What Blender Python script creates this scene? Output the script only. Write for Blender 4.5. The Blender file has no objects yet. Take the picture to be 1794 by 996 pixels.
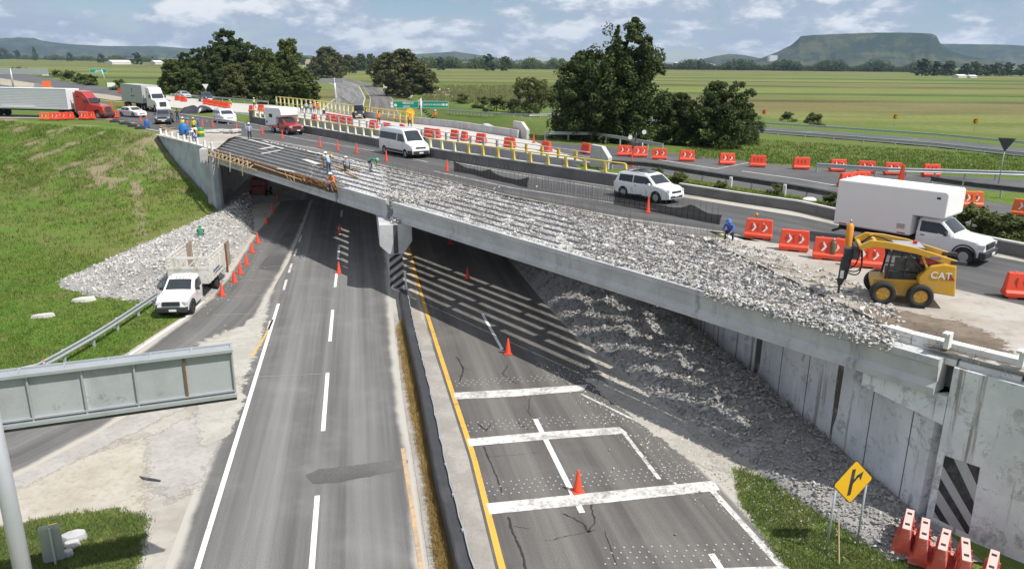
import bpy, bmesh, math, random
import numpy as np
from mathutils import Vector, Matrix
random.seed(7)
R_ = math.radians
S = bpy.context.scene
COL = S.collection

# ------------------------------------------------------------------ camera
CAMZ = 14.0
FPX, PITCH, ROLL = 1325.0, R_(16.5), R_(0.6)
cd = bpy.data.cameras.new("camera"); cam = bpy.data.objects.new("camera", cd); COL.objects.link(cam)
cd.sensor_width = 36; cd.lens = 36 * FPX / 1794; cd.clip_start = 0.3; cd.clip_end = 40000
cam.location = (0, 0, CAMZ)
_m = Matrix.Rotation(math.pi/2 - PITCH, 3, 'X') @ Matrix.Rotation(ROLL, 3, 'Z')
cam.rotation_euler = _m.to_euler()
S.camera = cam

# ------------------------------------------------------------------ world, sun
SUNV = Vector((.575, -.335, 1.0)).normalized()
EL = math.asin(SUNV.z); AZ = math.atan2(SUNV.x, SUNV.y)
W = bpy.data.worlds.new("World"); S.world = W; W.use_nodes = True
nt = W.node_tree; nt.nodes.clear()
def wn(t, **k):
    n = nt.nodes.new(t)
    for a, b in k.items(): setattr(n, a, b)
    return n
wo = wn('ShaderNodeOutputWorld'); bg = wn('ShaderNodeBackground'); bg.inputs[1].default_value = 0.078
sky = wn('ShaderNodeTexSky', sky_type='NISHITA', sun_disc=False, sun_elevation=EL, sun_rotation=AZ)
sky.air_density = 1.0; sky.dust_density = .5; sky.ozone_density = 3.0; sky.altitude = 1800
tc = wn('ShaderNodeTexCoord'); sp = wn('ShaderNodeSeparateXYZ')
nt.links.new(tc.outputs['Generated'], sp.inputs[0])
# clouds: direction projected on a flat layer high above
def wmath(op, a, b=None, c=None, clamp=False):
    n = wn('ShaderNodeMath', operation=op); n.use_clamp = clamp
    for i, v in enumerate((a, b, c)):
        if v is None: continue
        if isinstance(v, (int, float)): n.inputs[i].default_value = v
        else: nt.links.new(v, n.inputs[i])
    return n.outputs[0]
cx = sp.outputs[0]; cy = sp.outputs[1]; cz = wmath('MULTIPLY', wmath('POWER', wmath('MAXIMUM', wmath('ADD', sp.outputs[2], .03), .001), .80), 1.9)
cb = wn('ShaderNodeCombineXYZ'); nt.links.new(cx, cb.inputs[0]); nt.links.new(cy, cb.inputs[1]); nt.links.new(cz, cb.inputs[2])
def wnoise(scale, detail, off, rough=.6, dist=0.0):
    mp = wn('ShaderNodeMapping'); mp.inputs['Location'].default_value = off
    nt.links.new(cb.outputs[0], mp.inputs[0])
    n = wn('ShaderNodeTexNoise'); n.inputs['Scale'].default_value = scale; n.inputs['Detail'].default_value = detail
    n.inputs['Roughness'].default_value = rough; n.inputs['Distortion'].default_value = dist
    nt.links.new(mp.outputs[0], n.inputs['Vector']); return n.outputs[0]
def wramp(v, a, b, e0=0., e1=1.):
    n = wn('ShaderNodeMapRange'); n.clamp = True; n.interpolation_type = 'SMOOTHSTEP'
    n.inputs[1].default_value = a; n.inputs[2].default_value = b; n.inputs[3].default_value = e0; n.inputs[4].default_value = e1
    nt.links.new(v, n.inputs[0]); return n.outputs[0]
n1 = wnoise(9.5, 10, (3.1, 1.7, 0), .60, .15)
n2 = wnoise(2.6, 5, (9.3, 4.1, 2), .55)
dens = wmath('ADD', wmath('MULTIPLY', n1, .62), wmath('MULTIPLY', n2, .38))
cover = wramp(dens, .39, .50)
n3 = wnoise(17, 8, (3.3, 1.1, 5), .6, .1)
lit = wramp(wmath('ADD', wmath('MULTIPLY', n3, .45), wmath('MULTIPLY', n1, .55)), .46, .58)
cc = wn('ShaderNodeMix', data_type='RGBA')
cc.inputs['A'].default_value = (5.3, 6.0, 7.3, 1); cc.inputs['B'].default_value = (11.6, 11.7, 11.9, 1)
nt.links.new(lit, cc.inputs['Factor'])
mx = wn('ShaderNodeMix', data_type='RGBA')
nt.links.new(wmath('MULTIPLY', cover, .92), mx.inputs['Factor']); nt.links.new(sky.outputs[0], mx.inputs['A']); nt.links.new(cc.outputs['Result'], mx.inputs['B'])
nt.links.new(mx.outputs['Result'], bg.inputs[0]); nt.links.new(bg.outputs[0], wo.inputs[0])

sl = bpy.data.lights.new("sun", 'SUN'); sl.energy = 4.8; sl.angle = R_(.53); sl.color = (1, .955, .89)
so = bpy.data.objects.new("sun", sl); COL.objects.link(so); so.rotation_euler = SUNV.to_track_quat('Z', 'Y').to_euler(); so.location = (40, -30, 80)
S.view_settings.view_transform = 'Standard'; S.view_settings.look = 'None'; S.view_settings.gamma = 1
S.view_settings.exposure = 0.18
S.render.resolution_x = 1024; S.render.resolution_y = 568
try:
    S.cycles.volume_bounces = 0; S.cycles.transparent_max_bounces = 12; S.cycles.max_bounces = 6
except Exception: pass

# ------------------------------------------------------------------ geometry of the survey: a sight line from the camera meets a level plane
_c, _s = math.cos(ROLL), math.sin(ROLL)
def G(px, py, z=0.0):
    u = (px-897)/FPX; v = (498-py)/FPX
    u2 = u*_c - v*_s; v2 = u*_s + v*_c
    d = (u2, math.cos(PITCH)+v2*math.sin(PITCH), -math.sin(PITCH)+v2*math.cos(PITCH))
    t = (z-CAMZ)/d[2]
    return Vector((d[0]*t, d[1]*t, z))
def Hgt(px, py, base):            # height seen at pixel above a known ground spot
    u = (px-897)/FPX; v = (498-py)/FPX
    u2 = u*_c - v*_s; v2 = u*_s + v*_c
    d = (u2, math.cos(PITCH)+v2*math.sin(PITCH), -math.sin(PITCH)+v2*math.cos(PITCH))
    return CAMZ + math.hypot(base[0], base[1])*d[2]/math.hypot(d[0], d[1])
ZD = 5.65                         # deck level
U = Vector((.629, -.777, 0)); N = Vector((.777, .629, 0)); LD = Vector((-.196, .9806, 0))
def UC(u, c, z=0.): return Vector((c*.777+u*.629, c*.629-u*.777, z))
def uc(p): return (p[0]*.629-p[1]*.777, p[0]*.777+p[1]*.629)
def ukc(K, c): return (K-.9028*c)/.4736      # u where the line x+.2y=K meets offset c
KL, KP, KR = -13.9, 1.9, 17.5

# ------------------------------------------------------------------ mesh helpers
def tag(o, label=None, cat=None, group=None, kind=None):
    if label: o['label'] = label
    if cat: o['category'] = cat
    if group: o['group'] = group
    if kind: o['kind'] = kind
    return o
def empty(name, loc=(0,0,0), rz=0., label=None, cat=None, group=None):
    o = bpy.data.objects.new(name, None); COL.objects.link(o); o.location = loc; o.rotation_euler = (0,0,rz)
    o.empty_display_size = .3
    return tag(o, label, cat, group)
def copy_tree(o, parent=None):
    c = o.copy(); COL.objects.link(c); c.parent = parent
    for ch in list(KIDS.get(o.name, [])):
        k = copy_tree(ch, c); KIDS.setdefault(c.name, []).append(k)
    return c
KIDS = {}
class MB:
    def __init__(s): s.v = []; s.f = []; s.m = []; s.sm = []
    def add(s, vs, fs, mi=0, smooth=False):
        b = len(s.v); s.v += [tuple(v) for v in vs]
        for f in fs: s.f.append([i+b for i in f]); s.m.append(mi); s.sm.append(smooth)
        return s
    def box(s, c, size, rz=0., mi=0, M=None, taper=1.):
        hx, hy, hz = size[0]/2, size[1]/2, size[2]/2
        vs = []
        for z in (-1, 1):
            t = taper if z > 0 else 1
            for x, y in ((-1,-1),(1,-1),(1,1),(-1,1)): vs.append(Vector((x*hx*t, y*hy*t, z*hz)))
        if M is None: M = Matrix.Rotation(rz, 3, 'Z')
        vs = [M @ v + Vector(c) for v in vs]
        return s.add(vs, [(3,2,1,0),(4,5,6,7),(0,1,5,4),(1,2,6,5),(2,3,7,6),(3,0,4,7)], mi)
    def beam(s, a, b, w, h, mi=0, up=(0,0,1)):      # box from a to b
        a, b = Vector(a), Vector(b); d = b-a; L = d.length
        if L < 1e-6: return s
        x = d/L; upv = Vector(up)
        y = upv.cross(x)
        if y.length < 1e-3: y = Vector((0,1,0)).cross(x)
        y.normalize(); z = x.cross(y)
        M = Matrix((x, y, z)).transposed()
        return s.box((a+b)/2, (L, w, h), M=M, mi=mi)
    def tube(s, pts, r, n=8, mi=0, caps=True, smooth=True):
        pts = [Vector(p) for p in pts]; rs = r if isinstance(r, (list, tuple)) else [r]*len(pts)
        vs = []; fs = []; prev = None
        for i, p in enumerate(pts):
            d = (pts[min(i+1, len(pts)-1)] - pts[max(i-1, 0)]).normalized()
            a = prev if prev is not None else (Vector((0,0,1)) if abs(d.z) < .9 else Vector((1,0,0)))
            x = (a - d*a.dot(d)); x.normalize(); y = d.cross(x); prev = x
            for k in range(n):
                t = 2*math.pi*k/n; vs.append(p + (x*math.cos(t)+y*math.sin(t))*rs[i])
        for i in range(len(pts)-1):
            for k in range(n): fs.append((i*n+k, i*n+(k+1)%n, (i+1)*n+(k+1)%n, (i+1)*n+k))
        s.add(vs, fs, mi, smooth)
        if caps:
            b = len(s.v)-len(vs)
            s.f.append([b+k for k in range(n)][::-1]); s.m.append(mi); s.sm.append(False)
            s.f.append([b+(len(pts)-1)*n+k for k in range(n)]); s.m.append(mi); s.sm.append(False)
        return s
    def lathe(s, prof, M=None, n=16, mi=0, smooth=True):   # prof (r,z) around z
        M = M or Matrix.Identity(4); vs = []; fs = []
        for r, z in prof:
            for k in range(n):
                t = 2*math.pi*k/n; vs.append(M @ Vector((r*math.cos(t), r*math.sin(t), z)))
        for i in range(len(prof)-1):
            for k in range(n): fs.append((i*n+k, i*n+(k+1)%n, (i+1)*n+(k+1)%n, (i+1)*n+k))
        s.add(vs, fs, mi, smooth)
        b = len(s.v)-len(vs)
        if prof[0][0] > 1e-4: s.f.append([b+k for k in range(n)][::-1]); s.m.append(mi); s.sm.append(False)
        if prof[-1][0] > 1e-4: s.f.append([b+(len(prof)-1)*n+k for k in range(n)]); s.m.append(mi); s.sm.append(False)
        return s
    def prism(s, poly, f0, f1, mi=0):    # poly 2D list, f0/f1 map 2D->3D for the two ends
        n = len(poly); vs = [f0(*p) for p in poly] + [f1(*p) for p in poly]
        fs = [list(range(n))[::-1], list(range(n, 2*n))] + [(i, (i+1)%n, n+(i+1)%n, n+i) for i in range(n)]
        return s.add(vs, fs, mi)
    def grid(s, P, mi=0, smooth=True, closed=False):    # P[i][j] points
        a, b = len(P), len(P[0]); vs = [p for r in P for p in r]; fs = []
        for i in range(a-1):
            for j in range(b-1): fs.append((i*b+j, i*b+j+1, (i+1)*b+j+1, (i+1)*b+j))
        return s.add(vs, fs, mi, smooth)
    def build(s, name, mats, parent=None, fix=True, bevel=0.):
        me = bpy.data.meshes.new(name); me.from_pydata(s.v, [], s.f)
        if not isinstance(mats, (list, tuple)): mats = [mats]
        for m in mats: me.materials.append(m)
        me.polygons.foreach_set('material_index', s.m); me.polygons.foreach_set('use_smooth', s.sm)
        if fix:
            bm = bmesh.new(); bm.from_mesh(me); bmesh.ops.recalc_face_normals(bm, faces=bm.faces); bm.to_mesh(me); bm.free()
        me.update()
        o = bpy.data.objects.new(name, me); COL.objects.link(o)
        if parent is not None:
            o.parent = parent; KIDS.setdefault(parent.name, []).append(o)
        if bevel:
            b = o.modifiers.new('bevel', 'BEVEL'); b.width = bevel; b.segments = 2; b.limit_method = 'ANGLE'
        return o
def npmesh(name, V, F, mat, parent=None, attr=None, smooth=False, mats=None, mi=None):
    me = bpy.data.meshes.new(name); V = np.asarray(V, np.float32); F = np.asarray(F, np.int32)
    k = F.shape[1]
    me.vertices.add(len(V)); me.vertices.foreach_set('co', V.ravel())
    me.loops.add(F.size); me.loops.foreach_set('vertex_index', F.ravel())
    me.polygons.add(len(F)); me.polygons.foreach_set('loop_start', np.arange(0, F.size, k, dtype=np.int32))
    me.polygons.foreach_set('use_smooth', np.full(len(F), smooth))
    for m in (mats or [mat]): me.materials.append(m)
    if mi is not None: me.polygons.foreach_set('material_index', np.asarray(mi, np.int32))
    for nm, a in (attr or {}).items():
        at = me.attributes.new(nm, 'FLOAT', 'POINT'); at.data.foreach_set('value', np.asarray(a, np.float32))
    me.update(calc_edges=True)
    o = bpy.data.objects.new(name, me); COL.objects.link(o)
    if parent is not None: o.parent = parent; KIDS.setdefault(parent.name, []).append(o)
    return o
def resample(pts, n):
    pts = [Vector(p) for p in pts]; d = [0]
    for a, b in zip(pts, pts[1:]): d.append(d[-1]+(b-a).length)
    out = []; j = 0
    for i in range(n):
        t = d[-1]*i/(n-1)
        while j < len(pts)-2 and d[j+1] < t: j += 1
        k = (t-d[j])/max(1e-9, d[j+1]-d[j]); out.append(pts[j].lerp(pts[j+1], min(1, max(0, k))))
    return out
def ribbon(name, L, Rr, mat, nu=40, nv=8, dz=0., kind='structure', parent=None, taper=0):
    A = resample(L, nu); B = resample(Rr, nu); V = []; e = []; uv = []
    s = 0
    for i in range(nu):
        if i: s += ((A[i]+B[i])/2-(A[i-1]+B[i-1])/2).length
        w = (B[i]-A[i]).length
        for j in range(nv+1):
            t = j/nv; p = A[i].lerp(B[i], t); V.append((p.x, p.y, p.z+dz)); uv.append((w*t, s))
            ee = min(t, 1-t)*2
            if taper: ee = min(ee, min(i, nu-1-i)/(nu*taper))
            e.append(ee)
    F = [(i*(nv+1)+j, i*(nv+1)+j+1, (i+1)*(nv+1)+j+1, (i+1)*(nv+1)+j) for i in range(nu-1) for j in range(nv)]
    o = npmesh(name, V, F, mat, parent, {'edge': e}, True)
    me = o.data
    # face up
    me.update()
    if sum(p.normal.z for p in me.polygons) < 0: me.flip_normals()
    ul = me.uv_layers.new(name='uv')
    for lp in me.loops: ul.data[lp.index].uv = uv[lp.vertex_index]
    if kind: o['kind'] = kind
    return o
def sheet(name, pts, mat, kind='structure', parent=None):
    b = MB(); b.add(pts, [list(range(len(pts)))])
    o = b.build(name, mat, parent, fix=False)
    bm = bmesh.new(); bm.from_mesh(o.data); bmesh.ops.triangulate(bm, faces=bm.faces)
    for f in bm.faces:
        if f.normal.z < 0: f.normal_flip()
    bm.to_mesh(o.data); bm.free()
    if kind: o['kind'] = kind
    return o
def PX(lst, z=0.): return [G(a, b, z) for a, b in lst]

# ------------------------------------------------------------------ materials
MATS = {}
class NT:
    def __init__(s, name):
        s.m = bpy.data.materials.new(name); s.m.use_nodes = True; s.t = s.m.node_tree; s.t.nodes.clear()
        s.out = s.n('ShaderNodeOutputMaterial'); s.b = s.n('ShaderNodeBsdfPrincipled'); s.t.links.new(s.b.outputs[0], s.out.inputs[0])
    def n(s, t, **k):
        n = s.t.nodes.new(t)
        for a, b in k.items(): setattr(n, a, b)
        return n
    def l(s, a, b): s.t.links.new(a, b)
    def val(s, sock, v):
        if hasattr(v, 'links') or hasattr(v, 'is_linked'): s.l(v, sock)
        else: sock.default_value = v
    def math(s, op, a, b=None, clamp=False):
        n = s.n('ShaderNodeMath', operation=op); n.use_clamp = clamp; s.val(n.inputs[0], a)
        if b is not None: s.val(n.inputs[1], b)
        return n.outputs[0]
    def coord(s, kind='Object', scale=(1,1,1), rz=0.):
        if kind == 'uv': c = s.n('ShaderNodeUVMap', uv_map='uv').outputs[0]
        elif kind == 'world': c = s.n('ShaderNodeNewGeometry').outputs['Position']
        else: c = s.n('ShaderNodeTexCoord').outputs[kind]
        m = s.n('ShaderNodeMapping'); m.inputs['Scale'].default_value = scale; m.inputs['Rotation'].default_value = (0,0,rz); s.l(c, m.inputs[0]); return m.outputs[0]
    def noise(s, co, scale, detail=5, rough=.6, dist=0.):
        n = s.n('ShaderNodeTexNoise'); n.inputs['Scale'].default_value = scale; n.inputs['Detail'].default_value = detail
        n.inputs['Roughness'].default_value = rough; n.inputs['Distortion'].default_value = dist; s.l(co, n.inputs['Vector']); return n.outputs[0]
    def ramp(s, v, a, b, lo=0., hi=1., smooth=True):
        n = s.n('ShaderNodeMapRange'); n.clamp = True
        if smooth: n.interpolation_type = 'SMOOTHSTEP'
        for i, q in ((1,a),(2,b),(3,lo),(4,hi)): n.inputs[i].default_value = q
        s.l(v, n.inputs[0]); return n.outputs[0]
    def mix(s, f, a, b, mode='MIX'):
        n = s.n('ShaderNodeMix', data_type='RGBA', blend_type=mode)
        s.val(n.inputs['Factor'], f)
        for k, q in (('A', a), ('B', b)):
            if isinstance(q, (tuple, list)): n.inputs[k].default_value = (*q[:3], 1)
            else: s.l(q, n.inputs[k])
        return n.outputs['Result']
    def bump(s, h, strength=.3, dist=.02):
        n = s.n('ShaderNodeBump'); n.inputs['Strength'].default_value = strength; n.inputs['Distance'].default_value = dist
        s.l(h, n.inputs['Height']); s.l(n.outputs[0], s.b.inputs['Normal'])
    def attr(s, name): return s.n('ShaderNodeAttribute', attribute_name=name).outputs['Fac']
    def done(s, col, rough=.8, metal=0., spec=.5):
        if isinstance(col, (tuple, list)): s.b.inputs['Base Color'].default_value = (*col[:3], 1)
        else: s.l(col, s.b.inputs['Base Color'])
        s.val(s.b.inputs['Roughness'], rough); s.b.inputs['Metallic'].default_value = metal
        s.b.inputs['Specular IOR Level'].default_value = spec
        return s.m
def M(name, col, rough=.6, metal=0., var=.15, scale=6., bump=0., dirt=0., dcol=(.2,.17,.13), coat=0.):
    if name in MATS: return MATS[name]
    t = NT(name); co = t.coord('Object')
    n = t.noise(co, scale, 6)
    c = t.mix(n, tuple(x*(1-var) for x in col), tuple(min(1, x*(1+var)) for x in col))
    if dirt:
        d = t.noise(co, scale*.35, 8, .7)
        c = t.mix(t.math('MULTIPLY', t.ramp(d, .45, .7), dirt), c, dcol)
    if bump: t.bump(n, bump, .02)
    if coat: t.b.inputs['Coat Weight'].default_value = coat; t.b.inputs['Coat Roughness'].default_value = .05
    MATS[name] = t.done(c, rough, metal); return MATS[name]
def glassmat(name, col=(.02,.025,.03)):
    if name in MATS: return MATS[name]
    t = NT(name); co = t.coord('Object'); n = t.noise(co, 1.5, 3)
    c = t.mix(n, col, tuple(x*2.2 for x in col))
    MATS[name] = t.done(c, .10, 0, .35); return MATS[name]
# ================================================================== SETTING MATERIALS
def asphalt(name, base=(.085,.083,.080), light=(.17,.165,.155), dust=(.36,.34,.30), dustw=.35, uv=True, crack=.0, dusty=0.):
    t = NT(name)
    co = t.coord('uv' if uv else 'world'); cs = t.coord('uv' if uv else 'world', (2.2,.035,1) if uv else (1,1,1), 0)
    cw = t.coord('uv', (.5,.012,1)) if uv else t.coord('world', (.12,.12,1))
    streak = t.noise(cs, 1.4 if uv else .4, 6, .65); lane = t.noise(cw, 1.3, 3, .5)
    fine = t.noise(co, 28, 4, .7); patch = t.noise(co, .35, 6, .6)
    f = t.math('ADD', t.math('MULTIPLY', t.ramp(streak, .30, .70), .4), t.math('MULTIPLY', t.ramp(lane, .38, .62), .55))
    c = t.mix(f, base, light)
    c = t.mix(t.ramp(fine, .35, .65, .0, .55), c, tuple(x*.5 for x in base))
    c = t.mix(t.ramp(patch, .45, .75, 0, .3), c, light)
    if crack:
        v = t.n('ShaderNodeTexVoronoi', feature='DISTANCE_TO_EDGE'); v.inputs['Scale'].default_value = .3
        nn = t.n('ShaderNodeVectorMath', operation='ADD')
        dn = t.n('ShaderNodeTexNoise'); dn.inputs['Scale'].default_value = 1.2; dn.inputs['Detail'].default_value = 5; t.l(co, dn.inputs['Vector'])
        t.l(co, nn.inputs[0]); t.l(dn.outputs['Color'], nn.inputs[1]); t.l(nn.outputs[0], v.inputs['Vector'])
        k = t.math('MULTIPLY', t.ramp(v.outputs['Distance'], .0, .012, 1, 0), t.ramp(t.noise(co, .5, 3), .52, .6, 0, crack))
        c = t.mix(k, c, (.015,.015,.014))
    if dustw and uv:
        e = t.attr('edge'); d = t.math('ADD', t.ramp(e, 0, dustw, .85, 0), t.math('MULTIPLY', t.math('SUBTRACT', patch, .5), 1.1))
        c = t.mix(t.ramp(d, .15, .75), c, dust)
    if dusty:
        d = t.noise(co, .22, 8, .65); c = t.mix(t.ramp(d, .62-dusty*.5, .95-dusty*.4), c, dust)
    t.bump(fine, .25, .01)
    MATS[name] = t.done(c, .85, 0, .3); return MATS[name]
m_asph = asphalt('asphalt', (.115,.114,.112), (.29,.285,.273), dust=(.42,.40,.36), dustw=.16)
m_asphR = asphalt('asphalt_patched', (.095,.090,.086), (.225,.213,.198), dust=(.42,.40,.36), dustw=.1, crack=.0)
m_asphU = asphalt('asphalt_upper', (.075,.075,.076), (.145,.145,.145), dustw=.12)
m_asphB = asphalt('asphalt_back', (.09,.092,.095), (.15,.15,.15), uv=False, dusty=.15)
m_asphO = asphalt('asphalt_slip', (.11,.108,.104), (.23,.225,.215), dust=(.42,.39,.34), dustw=.3)

def paintmat(name, col, wear=.5, under=(.14,.135,.13)):
    t = NT(name); co = t.coord('world')
    n = t.noise(co, 5, 8, .75); n2 = t.noise(co, .9, 4, .6)
    w = t.ramp(t.math('ADD', t.math('MULTIPLY', n, .6), t.math('MULTIPLY', n2, .4)), .40+.14*(1-wear), .60+.1*(1-wear))
    MATS[name] = t.done(t.mix(t.math('MULTIPLY', w, .75), col, under), .7); return MATS[name]
m_white = paintmat('white_road_paint', (.74,.73,.70), .15)
m_whitew = paintmat('worn_white_road_paint', (.62,.61,.58), .75)
m_yel = paintmat('yellow_road_paint', (.66,.38,.06), .35)
m_yelw = paintmat('faded_orange_road_paint', (.55,.36,.18), .9, (.22,.21,.2))

def grassmat(name, a, b, c3, dirt=(.20,.16,.11), dirta=.25, sc=1., stretch=(1,1,1), bare=False):
    t = NT(name); co = t.coord('world', stretch)
    n1 = t.noise(co, .06*sc, 7, .6, .4); n2 = t.noise(co, .45*sc, 7, .7); n3 = t.noise(co, 5*sc, 5, .7)
    c = t.mix(t.ramp(n1, .38, .62), a, b); c = t.mix(t.ramp(n2, .42, .68, 0, .75), c, c3)
    c = t.mix(t.ramp(t.noise(t.coord('world', (1.3,.9,1)), .16*sc, 8, .7), .60, .72, 0, dirta*2), c, dirt)
    if bare: c = t.mix(t.ramp(t.math('ADD', t.attr('bare'), t.math('MULTIPLY', t.math('SUBTRACT', n2, .5), 1.6)), .3, .8, 0, .9), c, t.mix(n3, (.27,.20,.14), (.38,.30,.22)))
    c = t.mix(t.ramp(n3, .3, .75, .0, .55), c, tuple(x*.45 for x in a))
    t.bump(t.math('ADD', n3, t.math('MULTIPLY', n2, 2)), .9, .12)
    MATS[name] = t.done(c, .95, 0, .1); return MATS[name]
m_bank = grassmat('embankment_grass', (.11,.215,.032), (.165,.195,.05), (.22,.18,.085), (.29,.22,.15), .5, bare=True)
m_green = grassmat('green_grass', (.10,.21,.028), (.145,.205,.04), (.19,.18,.065), (.28,.23,.16), .2)
m_slope = grassmat('slope_grass', (.10,.19,.030), (.145,.18,.05), (.18,.16,.07), (.26,.20,.13), .25)

def dirtmat(name, a, b, c3, sc=1.):
    t = NT(name); co = t.coord('world')
    n1 = t.noise(co, .25*sc, 8, .65); n2 = t.noise(co, 2.5*sc, 7, .75); st = t.noise(t.coord('world', (.35,1.6,1), .9), .8, 6, .6)
    c = t.mix(t.ramp(n1, .4, .62), a, b); c = t.mix(t.ramp(n2, .5, .72, 0, .6), c, c3); c = t.mix(t.ramp(st, .5, .7, 0, .5), c, a)
    t.bump(n2, .6, .05); MATS[name] = t.done(c, .95, 0, .1); return MATS[name]
m_dust = dirtmat('pale_dusty_ground', (.43,.41,.365), (.33,.30,.26), (.25,.235,.215))
m_dirt = dirtmat('brown_dirt', (.33,.28,.21), (.40,.37,.31), (.22,.18,.13))
m_deckdust = dirtmat('dusty_concrete_deck', (.42,.40,.365), (.33,.295,.25), (.22,.18,.145), .8)

def concretemat(name, a=(.42,.42,.41), b=(.30,.30,.30), stain=(.10,.09,.08), st=.5, vert=True, crack=0.):
    t = NT(name); co = t.coord('world'); n = t.noise(co, .8, 8, .65); f = t.noise(co, 9, 5, .7)
    c = t.mix(t.ramp(n, .38, .66), a, b); c = t.mix(t.ramp(f, .55, .8, 0, .35), c, b)
    if vert:
        v = t.noise(t.coord('world', (1.1,1.1,.07)), 1.6, 8, .7)
        c = t.mix(t.math('MULTIPLY', t.ramp(v, .56, .70), st), c, stain)
        v2 = t.noise(t.coord('world', (1.0,1.0,.9)), 1.0, 9, .8)
        c = t.mix(t.math('MULTIPLY', t.ramp(v2, .58, .66), st*.8), c, tuple(x*.5 for x in a))
    t.bump(f, .25, .02); MATS[name] = t.done(c, .85, 0, .3); return MATS[name]
m_conc = concretemat('concrete', (.50,.50,.50), (.40,.40,.405))
def wallmat(name):
    t = NT(name); co = t.coord('world'); n = t.noise(co, .5, 8, .6); f = t.noise(co, 5, 8, .75); g_ = t.noise(co, 1.3, 10, .8, .4)
    c = t.mix(t.ramp(n, .4, .62), (.76,.77,.79), (.64,.65,.67)); c = t.mix(t.ramp(g_, .54, .57, 0, .75), c, (.47,.475,.48)); c = t.mix(t.ramp(g_, .60, .63, 0, .7), c, (.30,.29,.27)); c = t.mix(t.ramp(f, .62, .68, 0, .6), c, (.2,.19,.18))
    v = t.noise(t.coord('world', (1.3,1.3,.06)), 1.7, 9, .72); c = t.mix(t.ramp(v, .55, .66, 0, .75), c, (.17,.145,.115)); v2 = t.noise(t.coord('world', (2.1,2.1,.1)), 2.2, 8, .7); c = t.mix(t.ramp(v2, .6, .7, 0, .5), c, (.38,.27,.15))
    t.bump(f, .3, .02); MATS[name] = t.done(c, .85, 0, .3); return MATS[name]
m_wall_old = concretemat('whitewashed_wall', (.74,.75,.77), (.62,.63,.65), (.13,.11,.09), .45)
m_wall = wallmat('peeling_whitewash')
m_beam = concretemat('girder_concrete', (.52,.525,.53), (.42,.425,.435), (.17,.16,.145), .6)
m_light = concretemat('pale_concrete', (.56,.55,.52), (.47,.455,.43), (.25,.22,.19), .25)
m_paintw = concretemat('white_painted_concrete', (.72,.72,.70), (.60,.60,.58), (.22,.20,.18), .35)
m_darkwall = concretemat('dark_concrete', (.17,.165,.16), (.13,.125,.12), (.07,.06,.05), .4)
m_galv = M('galvanised_steel', (.42,.45,.47), .42, .35, .12, 4, dirt=.3, dcol=(.25,.26,.26))
m_steeld = M('dark_steel', (.055,.058,.062), .5, .2, .2, 5, dirt=.5, dcol=(.14,.13,.12))
m_black = M('black_rubber', (.018,.018,.018), .7, 0, .2, 10)
m_wood = M('raw_timber', (.42,.30,.16), .8, 0, .25, 8)
m_rust = M('rusty_steel', (.19,.095,.045), .8, .1, .35, 12)
m_yellow = M('yellow_railing_paint', (.68,.50,.08), .5, 0, .12, 6, dirt=.35, dcol=(.45,.40,.25))
m_ylight = M('pale_yellow_paint', (.72,.68,.38), .55, 0, .12, 6, dirt=.3, dcol=(.5,.5,.4))

# ================================================================== FIELDS (one sheet to the horizon)
t = NT('fields'); co = t.coord('world')
def band(sx, sy, sc, rz, a, b, hi=1.): return t.ramp(t.noise(t.coord('world', (sx,sy,1), rz), sc, 5, .55), a, b, 0, hi)
c = t.mix(band(.25,1,.006,.05,.42,.56), (.14,.21,.045), (.215,.225,.070))
c = t.mix(band(.12,1.2,.0045,-.04,.50,.57,.8), c, (.19,.145,.07))
c = t.mix(band(.1,1.6,.008,.02,.54,.57,.85), c, (.055,.075,.025)); c = t.mix(band(.2,1.0,.02,.1,.50,.62,.6), c, (.13,.13,.05)); c = t.mix(band(.5,1.0,.09,.1,.45,.7,.5), c, (.10,.14,.035))
c = t.mix(band(.3,1,.05,.0,.45,.70,.55), c, (.22,.22,.10))
c = t.mix(t.ramp(t.noise(co, .6, 6, .7), .35, .7, 0, .45), c, (.05,.075,.02))
t.bump(t.noise(co, .8, 6, .7), .8, .5)
m_field = t.done(c, .95, 0, .1)
xs = [-9500,-3000,-800,-300,-120,-60,-20,20,60,120,300,800,3000,9500]; ys = [-900,-100,0,20,40,60,100,200,400,800,1600,3500,9500]
b = MB(); b.grid([[(x,y,-.03) for y in ys] for x in xs]); o = b.build('ground', m_field, fix=False); o['kind'] = 'structure'
for p in o.data.polygons:
    pass
if o.data.polygons[0].normal.z < 0: o.data.flip_normals()

def softmat(name, a, b, c3, sc=1., grass=False):
    t = NT(name); co = t.coord('world'); n1 = t.noise(co, .5*sc, 8, .7); n2 = t.noise(co, 3*sc, 7, .75)
    c = t.mix(t.ramp(n1, .4, .62), a, b); c = t.mix(t.ramp(n2, .45, .7, 0, .7), c, c3)
    t.bump(n2, .6, .05); t.done(c, .95, 0, .1)
    e = t.attr('edge'); al = t.ramp(t.math('ADD', e, t.math('MULTIPLY', t.math('SUBTRACT', t.noise(co, 1.3*sc, 9, .78), .5), 1.9)), .22, .42)
    t.l(al, t.b.inputs['Alpha']); return t.m
m_sdirt = softmat('brown_dirt_soft', (.39,.355,.30), (.45,.42,.36), (.30,.26,.20)); m_sgrass = softmat('green_verge', (.10,.17,.03), (.16,.175,.05), (.22,.19,.10), 1.6)
m_sgrey = softmat('grey_gravel_soft', (.36,.345,.32), (.42,.40,.37), (.27,.26,.24), 1.2); m_sdust = softmat('pale_dust_soft', (.45,.43,.385), (.38,.36,.32), (.30,.285,.26)); m_swet = softmat('dark_stain_soft', (.14,.11,.085), (.22,.18,.14), (.10,.085,.07), 1.2)
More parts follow.
